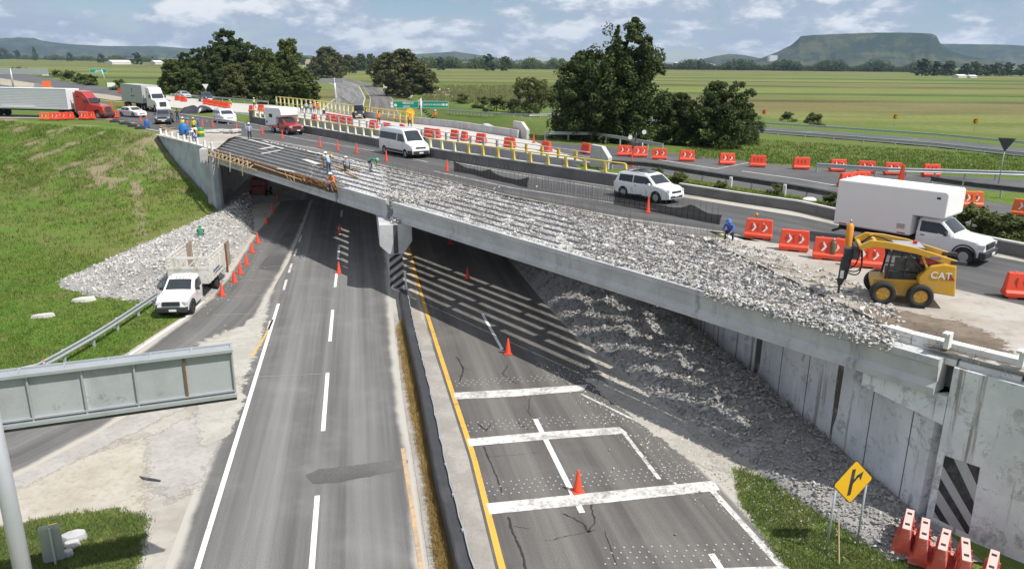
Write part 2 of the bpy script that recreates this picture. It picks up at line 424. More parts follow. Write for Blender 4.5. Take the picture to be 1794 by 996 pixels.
m_sdry = softmat('dry_grass_soft', (.30,.21,.09), (.24,.20,.08), (.16,.14,.05), 2); m_sbare = softmat('bare_earth_soft', (.24,.19,.13), (.29,.24,.17), (.16,.15,.07), 1.1)
def blob(name, lst, mat, z=.006, rings=7, flat_z=None, w=1.0):
    P = resample(PX(lst+[lst[0]], z), 90)[:-1]; cen = sum(P, Vector())/len(P); V = []; e = []; n = len(P)
    for k in range(rings+1):
        f = 1-k/rings
        for p in P: q = cen.lerp(p, .02+.98*f); V.append((q.x, q.y, z)); e.append(min(1, (1-f)*w*1.6))
    F = [(k*n+i, k*n+(i+1)%n, (k+1)*n+(i+1)%n, (k+1)*n+i) for k in range(rings) for i in range(n)]
    o = npmesh(name, V, F, mat, None, {'edge': e}); o['kind'] = 'structure'
    if sum(p.normal.z for p in o.data.polygons) < 0: o.data.flip_normals()
    return o
# near ground: lower level dirt and grass areas
def nz(x, y, s=1., seed=0):
    v = 0; a = 1
    for k in range(4):
        v += a*math.sin(x*s*1.7+seed*1.3+math.sin(y*s*1.1+k*2.1)*1.7+k)*math.cos(y*s*1.9+seed*.7+math.sin(x*s*1.3+k)*1.3); s *= 2.03; a *= .5
    return v/1.9
# ---- left embankment
UA = uc(G(280,235,ZD))[0]
def ctop(u):
    if u > -95.7: return 23.0
    if u > -123.4: return 23.0-(-95.7-u)/27.7*11.7
    return 11.3-(-123.4-u)*.02
def bank_h(x, y):
    u, c = uc((x, y))
    dc = max(0, ctop(u)-.1-c); du = max(0, u-(UA-.5))
    ext = 19.5
    d = math.hypot(dc/15.5, (du/ext)**.72)
    h = 5.62*max(0, 1-d**1.05)
    k = min(1, max(0, (5.6-h)/1.0))
    h += nz(x, y, .35, 2)*.16*k*min(1, h) + nz(x, y, 1.4, 5)*.05*k*min(1, h)
    return h
PATH = PX([(262,262),(250,290),(238,300),(240,320),(243,345),(246,365)], 3.)
def bare(x, y):
    v = nz(x, y, .22, 11)*.8+nz(x, y, .9, 4)*.35
    h = bank_h(x, y); q = max(0, min(1, (v-.18)*3))*min(1, h/1.5)
    for a, b in zip(PATH, PATH[1:]):
        ab = (b-a); p = Vector((x, y, 3.)); t_ = max(0, min(1, (p-a).dot(ab)/ab.length_squared)); d = (p-a-ab*t_).length; q = max(q, min(.55, max(0, .9-d*1.1+nz(x, y, 1.5, 9)*.5)))
    u, c = uc((x, y))
    if u > -104 and h > 2.0 and c > 12: q = max(q, min(.5, (u+104)*.05)+nz(x, y, 1.1, 6)*.25)
    return q
V = []; F = []; idx = {}; BR = []
nx, ny = 250, 200
for i in range(nx):
    for j in range(ny):
        u = -190+i*(173/(nx-1)); c = -28+j*(ctop(u)+2.5+28)/(ny-1); c = min(c, 23.05) if u > UA-.8 else c
        p = UC(u, c); h = bank_h(p.x, p.y)
        V.append((p.x, p.y, h-.02 if h > .03 else -.0)); BR.append(bare(p.x, p.y))
F = [(i*ny+j, (i+1)*ny+j, (i+1)*ny+j+1, i*ny+j+1) for i in range(nx-1) for j in range(ny-1)]
o = npmesh('embankment', V, F, m_bank, attr={'bare': BR}, smooth=True); o['kind'] = 'structure'
if o.data.polygons[0].normal.z < 0: o.data.flip_normals()

# left lower green field (flat, foot of the bank)
LG = PX([(-900,640),(-500,470),(-100,400),(120,440),(250,470),(330,500),(360,520),(300,560),(215,622),(120,690),(0,760),(-400,960),(-900,1100)], .006)
sheet('verge_left', LG, m_green)

# upland: platform carrying the two upper roads, easing down to the fields
def xl(y): return KL-.2*y+0.
def xr(y): return KR-.2*y-.3
def up_h(x, y):
    u, c = uc((x, y))
    plat = 5.60
    if x > (xl(y)+xr(y))/2:
        h = plat if c < 58 else plat-(c-58)*.045
        lim = (x-xr(y))
        if c > 61: h = min(h, max(0, lim)/2.2)
    else:
        cl = 64 + max(0, min(60, (-u-60)*.9))
        h = plat - max(0, c-cl)/5.0
        lim = (xl(y)-x)
        if c > 61: h = min(h, max(0, lim)/2.2)
    if h < 0: h = 0
    if c > 40: h += nz(x, y, .25, 4)*.12*min(1, h)*(1 if c > 62 else .2)
    return h
def T(px, py, dz=0.):
    z = 5.0
    for _ in range(25):
        p = G(px, py, max(0, z)); z = z*.5+.5*up_h(p.x, p.y)
    p = G(px, py, z+dz); return Vector((p.x, p.y, z+dz))
step = 1.3; X0, X1, Y0, Y1 = -230, 150, 8, 290
nx = int((X1-X0)/step); ny = int((Y1-Y0)/step); V = []; keep = np.zeros((nx, ny), bool)
for i in range(nx):
    for j in range(ny):
        x = X0+i*step; y = Y0+j*step; u, c = uc((x, y)); h = up_h(x, y); V.append((x, y, h-.012))
        inside = xl(y) < x < xr(y)
        ok = (c > 24.2 or (u < -94 and c > ctop(u)+.9)) and not (inside and c < 64) and (h > .02)
        if x > 0 and c < 25.2: ok = False
        keep[i, j] = ok
F = [(i*ny+j, (i+1)*ny+j, (i+1)*ny+j+1, i*ny+j+1) for i in range(nx-1) for j in range(ny-1) if keep[i,j] and keep[i+1,j] and keep[i,j+1] and keep[i+1,j+1]]
o = npmesh('upper_ground', V, F, m_slope, smooth=True); o['kind'] = 'structure'

# ================================================================== LOWER ROAD
far_l = [(-30,130,0),(-44,205,0),(-62,290,0),(-92,420,0),(-150,620,0)]
def off(pts, d):      # shift a polyline sideways (to the right when looking along it)
    out = []
    for i, p in enumerate(pts):
        a = Vector(pts[max(0, i-1)]); b2 = Vector(pts[min(len(pts)-1, i+1)]); t_ = (b2-a).normalized(); out.append(Vector(p)+Vector((t_.y, -t_.x, 0))*d)
    return out
WL = PX([(300,1150),(345,996),(430,720),(488,532)]) + [Vector((-18.2,63.6,0)), Vector((-27.6,110,0))] + [Vector(p)+Vector((-7.5,0,0)) for p in [(-37.5+5,150,0),(-44,205,0),(-58,290,0),(-88,420,0),(-150,620,0)]]
MEDL = PX([(745,1150),(742,996),(712,780),(690,600)]) + [Vector((-11.0,63.6,0)), Vector((-20.6,110,0))] + [Vector(p)+Vector((-.4,0,0)) for p in [(-28.6,150,0),(-40,205,0),(-55,290,0),(-83,420,0),(-145,620,0)]]
MEDR = PX([(835,1150),(812,996),(745,690),(716,540)]) + [Vector((-10.0,63.6,0)), Vector((-19.5,110,0))] + [Vector(p)+Vector((.8,0,0)) for p in [(-28.6,150,0),(-40,205,0),(-55,290,0),(-83,420,0),(-145,620,0)]]
RE = PX([(1430,1150),(1385,996),(1250,850),(1080,700)]) + [Vector((1.3,48,0)), Vector((-2.6,66,0)), Vector((-11.5,110,0))] + [Vector(p)+Vector((9.2,0,0)) for p in [(-28.6,150,0),(-40,205,0),(-55,290,0),(-83,420,0),(-145,620,0)]]
ribbon('lower_road_left', off(WL, -.9), off(MEDL, .1), m_asph, 240, 24, .008)
ribbon('lower_road_right', off(MEDR, .6), off(RE, .35), m_asphR, 240, 24, .008)
# dusty ground around the roads
sheet('dusty_ground', PX([(-700,1500),(-420,900),(0,700),(215,622),(330,548),(372,505),(400,470),(440,400),(500,330),(560,330),(560,480),(470,640),(250,1300)], .003), m_dust)
sheet('dusty_verge', PX([(1010,660),(1330,640),(1420,900),(1520,1300),(1430,1300),(1240,850)], .003), m_dust)
sheet('median_ground', [Vector((p.x, p.y, .003)) for p in off(MEDL[:5], -1.9)] + [Vector((p.x, p.y, .003)) for p in off(MEDR[:5], 1.9)][::-1], m_dust)
sheet('lower_ground', [Vector((KR-7.5-.2*y, y, .002)) for y in (30, 45)]+[Vector((KL-.2*y, y, .002)) for y in (52, 80, 125)]+[Vector((KR-.2*y, y, .002)) for y in (125, 80, 30)], m_dust)
# slip road joining from lower left
SLA = PX([(-260,800),(0,740),(110,690),(215,634),(300,575),(372,515),(400,478),(447,405),(490,350)])
SLB = PX([(-260,960),(0,850),(170,760),(330,665),(430,590),(482,500),(505,460),(530,400),(548,350)])
ribbon('slip_road', SLA, SLB, m_asphO, 120, 16, .013)
def line(name, pts, w, mat, dz=.018, z0=0., n=None, parent=None):
    pts = [Vector((p[0], p[1], z0)) for p in pts]
    return ribbon(name, off(pts, -w/2), off(pts, w/2), mat, n or max(2, len(pts)*4), 1, dz, 'structure', parent)
line('lane_line', PX([(300,1150),(345,996),(430,720),(488,532)]), .17, m_white, n=40)
line('lane_line', PX([(222,625),(330,553),(369,515),(390,487)]), .15, m_white)
for a, c2 in [((470,577),(474,562)),((497,508),(502,490)),((506,478),(511,462)),((516,448),(520,436)),((524,424),(528,412))]: line('lane_line', PX([a, c2]), .16, m_whitew)
for a, c2 in [((541,1060),(556,868)),((566,755),(574,653)),((578,598),(583,543)),((587,503),(590,478)),((592,455),(594,432)),((595,412),(597,396)),((598,380),(599,368))]: line('lane_line', PX([a, c2]), .17, m_white)
line('lane_line', PX([(748,1060),(738,996),(722,890),(705,785)]), .14, m_yelw, n=30)
line('lane_line', PX([(900,1060),(880,996),(830,800),(790,680),(745,540),(728,480),(715,430)]), .2, m_yel, n=60)
line('lane_line', PX([(938,734),(1020,898)]), .2, m_white); line('lane_line', PX([(1093,758),(1155,839)]), .16, m_whitew)
line('lane_line', PX([(845,550),(880,612)]), .16, m_white); line('lane_line', PX([(1246,970),(1285,1030)]), .2, m_white)
line('lane_line', PX([(1245,856),(1372,996),(1430,1060)]), .22, m_whitew)
line('kerb_line', PX([(1018,690),(1130,745)]), .12, m_whitew)
line('lane_line', PX([(478,560),(470,578),(455,605),(440,625)]), .1, m_yel)
def pq(name, q, mat, z=.016): return sheet(name, PX(q, z), mat)
pq('transverse_line', [(795,687),(910,681),(1030,673),(1022,684),(900,694),(797,699)], m_whitew, .022)
pq('transverse_line', [(818,768),(950,756),(1085,747),(1100,758),(960,769),(822,781)], m_whitew, .022)
pq('transverse_line', [(852,881),(1040,862),(1250,841),(1262,858),(1060,880),(858,900)], m_whitew, .022)
pq('transverse_line', [(1040,1002),(1210,996),(1378,990),(1392,1010),(1100,1024)], m_whitew, .022)
# raised dots before each transverse line
b = MB()
for (xa, ya, xb, yb, rows) in [(800,676,1015,662,3),(822,756,1100,738,4),(852,868,1260,830,4),(1060,988,1375,978,4)]:
    A, B = G(xa, ya), G(xb, yb); n = int((B-A).length/.27); d = (B-A)/n; pn = Vector((-d.y, d.x, 0)).normalized()
    for r in range(rows):
        for k in range(n+1):
            if random.random() < .07: continue
            p = A+d*(k+(.5 if r % 2 else 0))+pn*r*.25
            b.lathe([(.042,.014),(.035,.028),(.0,.031)], Matrix.Translation(p), 6)
o = b.build('road_dots', M('worn_dot', (.36,.355,.34), .8, 0, .3, 3), fix=False); o['kind'] = 'structure'
# sealed cracks, wet patch
m_crack = M('crack_sealant', (.028,.027,.026), .7, 0, .2, 6)
def crack(pts, w=.05):
    P = resample([G(a, c2) for a, c2 in pts], max(6, len(pts)*7)); Q = []
    for i, p in enumerate(P): Q.append(p+Vector((nz(p.x*2, p.y*2, 3, 1)*.05, nz(p.x*2, p.y*2, 3, 8)*.05, 0)))
    ws = [w*(.5+abs(nz(p.x, p.y, 5, 3))) for p in Q]
    A = [q+Vector((-k, 0, 0)) for q, k in zip(Q, ws)]; B = [q+Vector((k, .3*k, 0)) for q, k in zip(Q, ws)]
    ribbon('road_crack', A, B, m_crack, len(Q)*2, 1, .014)
for c_, w_ in [([(800,625),(812,645),(806,668)],.05),([(812,645),(826,648)],.03),([(890,640),(880,655),(905,672)],.04),([(812,741),(860,738),(930,732)],.035),([(838,742),(852,755),(860,742)],.04),([(905,738),(925,752)],.03),
    ([(848,782),(855,800),(900,797),(945,792)],.04),([(855,800),(868,830),(880,862)],.03),([(890,905),(898,930),(915,970),(922,1000)],.05),([(900,922),(925,926)],.03),([(985,900),(1010,910),(1022,918),(1030,932)],.05),([(955,948),(990,940),(1045,928)],.05),([(1030,932),(1042,915),(1035,880),(1020,860)],.035),([(1060,930),(1080,990)],.02),
    ([(930,690),(925,720),(937,735)],.02)]: crack(c_, w_)
m_tar = asphalt('dark_asphalt_patch', (.085,.084,.082), (.17,.168,.163), dustw=0, uv=False)
for q in [[(535,832),(560,822),(690,806),(716,806),(712,818),(680,828),(590,845),(548,848)], [(452,470),(487,478),(520,400),(510,395)]]:
    pts = PX(q, .0); cen = sum(pts, Vector())/len(pts); P = resample(pts+[pts[0]], 60)
    sheet('road_patch', [Vector((p.x+nz(p.x, p.y, 3)*.04, p.y+nz(p.x, p.y, 3, 4)*.04, .0165)) for p in P[:-1]], m_tar)
# faint saw-cut joints on the left carriageway and slip road
m_joint = M('joint_line', (.26,.255,.24), .8)
for a, c2 in [((402,662),(562,655)),((360,600),(452,590)),((372,552),(478,548)),((395,520),(488,515)),((420,492),(497,488)),((440,468),(507,466))]: line('road_joint', PX([a, c2]), .05, m_joint, .017)

m_strip = dirtmat('dusty_kerb_concrete', (.30,.28,.255), (.37,.35,.325), (.20,.185,.165), 3)
# concrete strip right of the median barrier, grass bottom corners
ribbon('concrete_strip', PX([(838,1100),(815,996),(762,770),(738,640),(720,560)]), PX([(893,1100),(868,996),(820,800),(775,660),(742,560)]), m_strip, 60, 6, .022)
ribbon('kerb_strip', PX([(768,1100),(752,996),(728,830),(705,690),(693,560)]), PX([(790,1100),(776,996),(748,830),(722,690),(704,560)]), m_strip, 60, 4, .02)
GR = PX([(1285,822),(1310,822),(1400,860),(1500,905),(1600,950),(1690,1000),(1800,1100),(1450,1150),(1395,1010),(1345,945),(1300,880)], .012)
blob('verge_right', [(1270,810),(1310,822),(1400,860),(1500,905),(1600,950),(1720,1010),(1850,1120),(1450,1160),(1385,1010),(1335,945),(1290,880)], m_sgrass, .012, w=3)
GL = PX([(-300,960),(0,930),(60,915),(130,900),(215,895),(262,905),(255,960),(232,1040),(100,1200),(-300,1200)], .012)
blob('verge_corner', [(-300,960),(0,920),(60,905),(130,890),(215,885),(275,900),(262,960),(240,1040),(100,1200),(-300,1200)], m_sgrass, .012, w=3)
ribbon('dry_grass_strip', PX([(786,1100),(768,996),(742,840),(712,690),(694,570)]), PX([(822,1100),(798,996),(765,850),(736,700),(712,560)]), m_sdry, 60, 6, .024)
for q in [[(230,260),(262,300),(255,360),(235,400),(230,330)],[(120,330),(200,380),(260,370),(200,410)],[(150,250),(215,240),(250,270),(180,300)],[(0,620),(45,600),(60,640),(10,660)],[(290,300),(320,330),(345,390),(310,370)],[(20,220),(60,215),(80,240),(30,250)],[(90,495),(160,470),(300,430),(250,480),(130,510)],[(170,550),(260,545),(240,570),(180,575)]]: pass
blob('brown_dirt_patch', [(-300,980),(-60,850),(60,810),(180,770),(300,740),(330,780),(290,850),(280,920),(200,960),(60,1010)], m_sdirt, .009)
blob('gravel_patch', [(240,760),(330,720),(400,700),(400,760),(360,860),(290,900),(240,860)], m_sgrey, .010)
blob('gravel_patch', [(330,700),(430,640),(440,700),(400,780),(340,800)], m_sdust, .0105)
blob('gravel_patch', [(-100,830),(150,760),(330,690),(360,700),(200,780),(0,880)], m_sgrey, .0108)
blob('dust_patch', [(1000,650),(1100,670),(1280,800),(1300,850),(1240,835),(1150,770),(1060,700)], m_sdust, .019)
blob('dust_patch', [(330,600),(430,560),(480,520),(470,600),(430,690),(380,700),(300,700)], m_sdust, .0145)

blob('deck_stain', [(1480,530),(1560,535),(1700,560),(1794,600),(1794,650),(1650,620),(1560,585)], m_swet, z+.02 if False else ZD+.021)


# ================================================================== UPPER ROADS
z = ZD
# near roadway A: carriageway kept open, from far left to far right
An = PX([(-700,175),(-300,196),(0,207),(120,208),(200,210),(262,228),(330,238),(400,238),(470,246),(560,262),(640,283),(750,308),(900,345),(1100,385),(1270,408),(1400,440),(1560,500),(1794,570),(2200,700)], z)
Af = PX([(-700,150),(-300,160),(0,166),(120,170),(210,178),(290,190),(355,205),(437,214),(520,231),(600,246),(700,266),(780,281),(900,300),(1090,329),(1200,343),(1400,372),(1510,398),(1794,452),(2200,535)], z)
ribbon('upper_road', An, Af, m_asphU, 300, 16, .012)
def uline(pts, w=.12, mat=None): line('upper_road_line', PX(pts, z), w, mat or m_whitew, .022, z)
uline([(440,226),(530,244),(640,262),(750,284)]); uline([(440,217),(530,234),(640,254),(760,277),(900,305),(1080,334)], .1)
uline([(760,300),(900,330),(1050,352),(1150,368)], .1)
# dusty deck to the right (skid steer works here)
sheet('worn_deck', [UC(ukc(KR,30.6)-1.6,30.6,z+.016)]+PX([(1400,430),(1560,478),(1794,535),(2200,670)], z+.016)+[UC(20,24.9,z+.016),UC(5,24.35,z+.016),UC(ukc(KR,23.7)-.3,23.75,z+.016)], m_deckdust)
# left approach slab where the crew works
sheet('approach_slab', PX([(272,236),(300,228),(380,226),(425,235),(400,243),(378,262),(330,250)], z+.018), m_deckdust)
# second road B (behind)
Bn = PX([(-500,150),(0,156),(200,172),(300,188),(390,197),(440,200),(520,209),(600,219),(700,238),(780,249),(900,268),(1040,290),(1200,311),(1400,343),(1560,372),(1794,418),(2200,500)], z)
Bf = PX([(-500,118),(0,124),(100,140),(230,160),(330,172),(400,180),(470,184),(560,192),(600,201),(700,214),(800,225),(934,247),(1100,261),(1310,283),(1400,293),(1640,307),(1794,315),(2200,340)], z)
m_deckB = asphalt('pale_deck', (.50,.48,.44), (.60,.58,.54), dustw=0, uv=True, dusty=.1)
i0 = 3; i1 = 12
ribbon('second_road_left', Bn[:i0+1], Bf[:i0+1], m_asphB, 40, 6, .008)
ribbon('second_road_deck', Bn[i0:i1], Bf[i0:i1], m_deckB, 120, 8, .010)
ribbon('second_road', Bn[i1-1:], Bf[i1-1:], m_asphB, 120, 8, .008)
uline([(1140,278),(1256,296)], .14, m_white); uline([(1300,300),(1400,314),(1480,328)], .14, m_white); uline([(1256,296),(1312,285)], .12); uline([(1420,330),(1515,347)], .14, m_white)
sheet('grass_island', PX([(1555,330),(1600,322),(1640,326),(1720,333),(1794,338),(2200,370),(2200,430),(1794,362),(1690,345),(1600,338)], z+.016), m_green)
# median between the two roads on the right
sheet('median_strip', [Vector((p.x, p.y, z+.02)) for p in Af[13:]] + [Vector((p.x, p.y, z+.02)) for p in Bn[11:]][::-1], m_slope)
ribbon('sand_edge', PX([(1190,338),(1400,371),(1510,395),(1794,450)], z), PX([(1190,345),(1400,380),(1510,405),(1794,460)], z), m_dust, 30, 3, .026)
# ramps in the background on the right and the road curving off on the left
def Tl(lst, dz=0.): return [T(a, b2, dz) for a, b2 in lst]
ribbon('back_ramp', Tl([(960,205),(1100,214),(1320,232),(1500,246),(1640,258),(1794,275),(2300,330)]), Tl([(960,199),(1100,206),(1320,222),(1500,234),(1640,244),(1794,260),(2300,305)]), m_asphB, 60, 4, .08)
def flat(name, lst, mat, zz): return sheet(name, PX(lst, zz), mat)
flat('left_median_grass', [(-100,190),(0,200),(70,203),(130,206),(195,199),(290,190),(240,180),(150,176),(0,176),(-100,176)], m_slope, z+.022)
flat('left_median_grass', [(300,197),(340,193),(400,198),(436,206),(430,216),(380,208),(330,203)], m_slope, z+.024)
flat('left_road_far', [(-300,135),(0,139),(60,146),(120,158),(190,166),(230,172),(290,182),(300,176),(250,166),(200,160),(140,148),(70,135),(10,124),(-300,118)], m_asphB, z+.012)
flat('left_shoulder', [(0,137),(60,146),(110,157),(190,166),(235,174),(200,176),(120,165),(60,157),(0,148)], m_dirt, z+.016)
# earth mounds far left beside the road are in the fields layer
# ================================================================== BROKEN STONE
_rs = np.random.RandomState(11)
TPL = []
for k in range(7):
    bm = bmesh.new()
    for i in range(9):
        v = _rs.normal(size=3); v /= np.linalg.norm(v); v *= _rs.uniform(.75, 1.05); bm.verts.new(v*np.array([1, .8, .62]))
    r = bmesh.ops.convex_hull(bm, input=bm.verts)
    bmesh.ops.delete(bm, geom=[g for g in r['geom_interior'] if isinstance(g, bmesh.types.BMVert)], context='VERTS')
    bmesh.ops.triangulate(bm, faces=bm.faces); bm.verts.ensure_lookup_table(); bm.verts.index_update()
    TPL.append((np.array([v.co[:] for v in bm.verts]), np.array([[v.index for v in f.verts] for f in bm.faces]))); bm.free()
def rubble(name, P, sz, mat, label=None, parent=None, flatten=.75, kind='stuff', cat='rubble'):
    P = np.asarray(P, float); n = len(P); Vs = []; Fs = []; at = []; b0 = 0
    ti = _rs.randint(0, len(TPL), n)
    for k, (tv, tf) in enumerate(TPL):
        I = np.where(ti == k)[0]
        if not len(I): continue
        q = _rs.normal(size=(len(I), 4)); q /= np.linalg.norm(q, axis=1)[:, None]; w, x, y, z = q.T
        Rm = np.stack([1-2*(y*y+z*z), 2*(x*y-z*w), 2*(x*z+y*w), 2*(x*y+z*w), 1-2*(x*x+z*z), 2*(y*z-x*w), 2*(x*z-y*w), 2*(y*z+x*w), 1-2*(x*x+y*y)], -1).reshape(-1, 3, 3)
        v = np.einsum('nij,mj->nmi', Rm, tv)*np.asarray(sz)[I][:, None, None]*_rs.uniform(.8, 1.2, (len(I), 1, 3)); v[..., 2] *= flatten
        v += P[I][:, None, :]
        m = len(tv); Vs.append(v.reshape(-1, 3)); Fs.append((tf[None]+(np.arange(len(I))*m)[:, None, None]+b0).reshape(-1, 3)); b0 += len(I)*m
        at.append(np.repeat(_rs.uniform(0, 1, len(I)), m))
    o = npmesh(name, np.concatenate(Vs), np.concatenate(Fs), mat, parent, {'v': np.concatenate(at)})
    if parent is None: tag(o, label, cat, None, kind)
    return o
t = NT('broken_concrete'); v = t.attr('v'); n = t.noise(t.coord('world'), 6, 6, .7)
c = t.mix(v, (.32,.315,.30), (.70,.69,.665)); c = t.mix(t.ramp(v, .82, .9, 0, .6), c, (.42,.35,.27)); c = t.mix(t.ramp(n, .4, .8, 0, .5), c, (.25,.24,.225)); c = t.mix(t.ramp(v, .0, .12, .6, 0), c, (.12,.12,.12))
t.bump(n, .4, .02); m_rub = t.done(c, .9, 0, .2)

t = NT('shaded_concrete'); v = t.attr('v'); n = t.noise(t.coord('world'), 3, 6, .7)
c = t.mix(v, (.20,.195,.185), (.46,.45,.43)); c = t.mix(t.ramp(n, .4, .8, 0, .5), c, (.16,.155,.15)); t.bump(n, .4, .02); m_rub_shade = t.done(c, .95, 0, .1)  # darker copy of the broken concrete for the pile, bridge shade put into its colour
# ================================================================== THE NEAR BRIDGE
bridge = empty('highway_bridge', UC(*[ukc(KP, 30), 30]).to_tuple(), 0, 'grey concrete bridge over the lower road, half its deck broken out', 'bridge')
BO = Vector(bridge.location)
def bb(mb, name, mats, bevel=0., par=None):      # build in bridge coordinates
    mb.v = [tuple(Vector(p)-BO) for p in mb.v]
    return mb.build(name, mats, par or bridge, bevel=bevel)
ZB = 4.35      # underside of girders
def girder(c0, w, Ka, Kb, name='girder', edge=False, ztop=5.5, mat=m_beam):
    mb = MB(); u0, u1 = ukc(Ka, c0)+.12, ukc(Kb, c0)-.12
    h = w/2
    sec = [(-h,ZB),(h,ZB),(h,ZB+.2),(h*.45,ZB+.38),(h*.45,ztop-.42),(h,ztop-.28),(h,ztop),(-h,ztop),(-h,ztop-.28),(-h*.62,ztop-.42),(-h*.62,ZB+.42),(-h,ZB+.2)]
    if not edge and Kb-Ka > 3: z0 = 4.78; sec = [(-h*.7,z0),(h*.7,z0),(h*.7,z0+.14),(h*.4,z0+.24),(h*.4,ztop-.34),(h,ztop-.2),(h,ztop),(-h,ztop),(-h,ztop-.2),(-h*.4,ztop-.34),(-h*.4,z0+.24),(-h*.7,z0+.14)]
    if edge: sec = [(-h,ZB),(h,ZB),(h,ztop),(-h,ztop),(-h,ztop-.22),(-h+.05,ztop-.26),(-h+.12,ZB+.4),(-h,ZB+.2)]
    mb.prism(sec, lambda a, z: UC(u0, c0+a, z), lambda a, z: UC(u1, c0+a, z)); return bb(mb, name, mat)
rr0 = random.Random(3)
GC = [23.72+i*.93 for i in range(17)]
for i, c0 in enumerate(GC):
    for Ka, Kb in ((KL, KP-.12), (KP+.12, KR)):
        edge = i == 0
        if edge and Ka == KL:
            uf = uc(G(578, 326, 5.5))[0]; Kf = uf*.4736+.9028*c0
            girder(c0, .66, Kf, Kb, edge=True)
            girder(c0, .66, Ka, Kf, ztop=4.95, edge=True, mat=m_beam)
        else: girder(c0, .74 if edge else .50, Ka, Kb, edge=edge)
m_gtop = concretemat('dark_girder_top', (.145,.143,.14), (.10,.10,.097), (.09,.09,.085), .3)
for i in range(0, 8):
    c0 = GC[i]; mb = MB(); ua = ukc(KL, c0)+.2; ub = ukc(KP, c0)-rr0.uniform(7, 10.5)+(1.5 if i < 2 else 0); mb.beam(UC(ua, c0, 5.515), UC(ub, c0, 5.515), .51, .05); bb(mb, 'girder_topping', m_gtop)
# boards closing the gaps of the left span, leaving slits next to the pier
mb = MB()
for i in range(1, 8):
    cc_ = GC[i]-.465; ua = ukc(KL, cc_)+.3; ub = ukc(KP, cc_)-random.uniform(2.0, 4.2); mb.beam(UC(ua, cc_, 5.2), UC(ub, cc_, 5.2), .36, .06)
for i in range(1, 8):
    cc_ = GC[i]-.465
    ua = ukc(KP, cc_)-random.uniform(.5, 1.5); mb.beam(UC(ua, cc_, 5.2), UC(ukc(KP, cc_)+.6, cc_, 5.2), .36, .06)
bb(mb, 'formwork_board', m_steeld)
# pieces of deck still bridging some gaps on the right span
mb = MB(); rr = random.Random(5)
for i in range(1, 8):
    cc_ = GC[i]-.465; u = ukc(KP, cc_)+.3; ue = ukc(KR, cc_)-.3
    while u < ue:
        f = (u-ukc(KP, cc_))/(ue-ukc(KP, cc_)); L = rr.uniform(.2, .8); gap = rr.uniform(3, 9)
        u += gap
        if u+L > ue: L = ue-u
        if L > .1: mb.beam(UC(u, cc_, 5.42), UC(u+L, cc_, 5.42+rr.uniform(-.05, .03)), .42, .1)
        u += L
bb(mb, 'deck_remnant', m_light)['kind'] = 'stuff'
# slab that still carries traffic
mb = MB(); ce = 30.45
mb.prism([(ce,5.36),(40.6,5.36),(40.6,5.645),(ce,5.645)], lambda a, z: UC(ukc(KL, a)-.6, a, z), lambda a, z: UC(ukc(KR, a)+.6, a, z)); bb(mb, 'deck_slab', m_darkwall)
# cut edge of the slab: dusty lip
mb = MB()
P = resample([UC(ukc(KL, ce-.1), ce-.08), UC(ukc(KR, ce), ce-.08)], 160)
for a, b2 in zip(P, P[1:]): mb.beam(a+Vector((0,0,5.5)), b2+Vector((0,0,5.5+random.uniform(-.04, .04))), random.uniform(.12, .35), random.uniform(.12, .26))
bb(mb, 'broken_edge', m_light)
# pier: wall, cap, hazard stripes
def kp(t_, a, z): # along L from front, across
    o = UC(ukc(KP, 23.2), 23.2); return Vector((o.x+LD.x*t_-LD.y*-a*1.0, o.y+LD.y*t_+LD.x*-a, z))
mb = MB(); mb.prism([(-.42,0),(.42,0),(.42,2.6),(-.42,2.6)], lambda a, z: kp(.35, a, z), lambda a, z: kp(24, a, z)); pier = bb(mb, 'pier', m_conc)
mb = MB(); mb.prism([(-.45,2.45),(.45,2.45),(1.0,3.25),(1.0,4.33),(-1.0,4.33),(-1.0,3.0)], lambda a, z: kp(-.55, a, z), lambda a, z: kp(24, a, z)); bb(mb, 'pier_cap', m_beam, .04)
mb = MB(); mb.prism([(-.16,2.5),(.14,2.5),(.12,4.3),(-.14,4.3)], lambda a, z: kp(-.556, a, z), lambda a, z: kp(-.552, a, z)); bb(mb, 'cap_stain', m_steeld)
m_sblack = M('black_paint', (.03,.03,.032), .7, 0, .3, 9, dirt=.25, dcol=(.25,.25,.25)); m_swhite = M('grey_white_paint', (.42,.43,.44), .7, 0, .15, 8, dirt=.3, dcol=(.3,.3,.3))
mb = MB(); mb.prism([(-.42,0.02),(.42,.02),(.42,2.4),(-.42,2.4)], lambda a, z: kp(.345, a, z), lambda a, z: kp(.348, a, z)); hz = bb(mb, 'hazard_board', m_swhite)
def clip_stripe(x0, x1, z0, z1, zc, th, slope):
    poly = [(x0, zc+slope*x0), (x1, zc+slope*x1), (x1, zc+slope*x1+th), (x0, zc+slope*x0+th)]
    for (ax, lim, sg) in ((1, z0, 1), (1, z1, -1)):
        out = []
        for i in range(len(poly)):
            p, q = poly[i], poly[(i+1) % len(poly)]; pi = sg*(p[ax]-lim) >= 0; qi = sg*(q[ax]-lim) >= 0
            if pi: out.append(p)
            if pi != qi:
                s_ = (lim-p[ax])/(q[ax]-p[ax]); out.append((p[0]+(q[0]-p[0])*s_, p[1]+(q[1]-p[1])*s_))
        poly = out
        if not poly: return None
    return poly
for k in range(6):
    q = clip_stripe(-.42, .42, .02, 2.4, -.1+k*.52, .26, .75)
    if q:
        mb = MB(); mb.prism(q, lambda a, z: kp(.338, a, z), lambda a, z: kp(.341, a, z)); bb(mb, 'stripe', m_sblack)
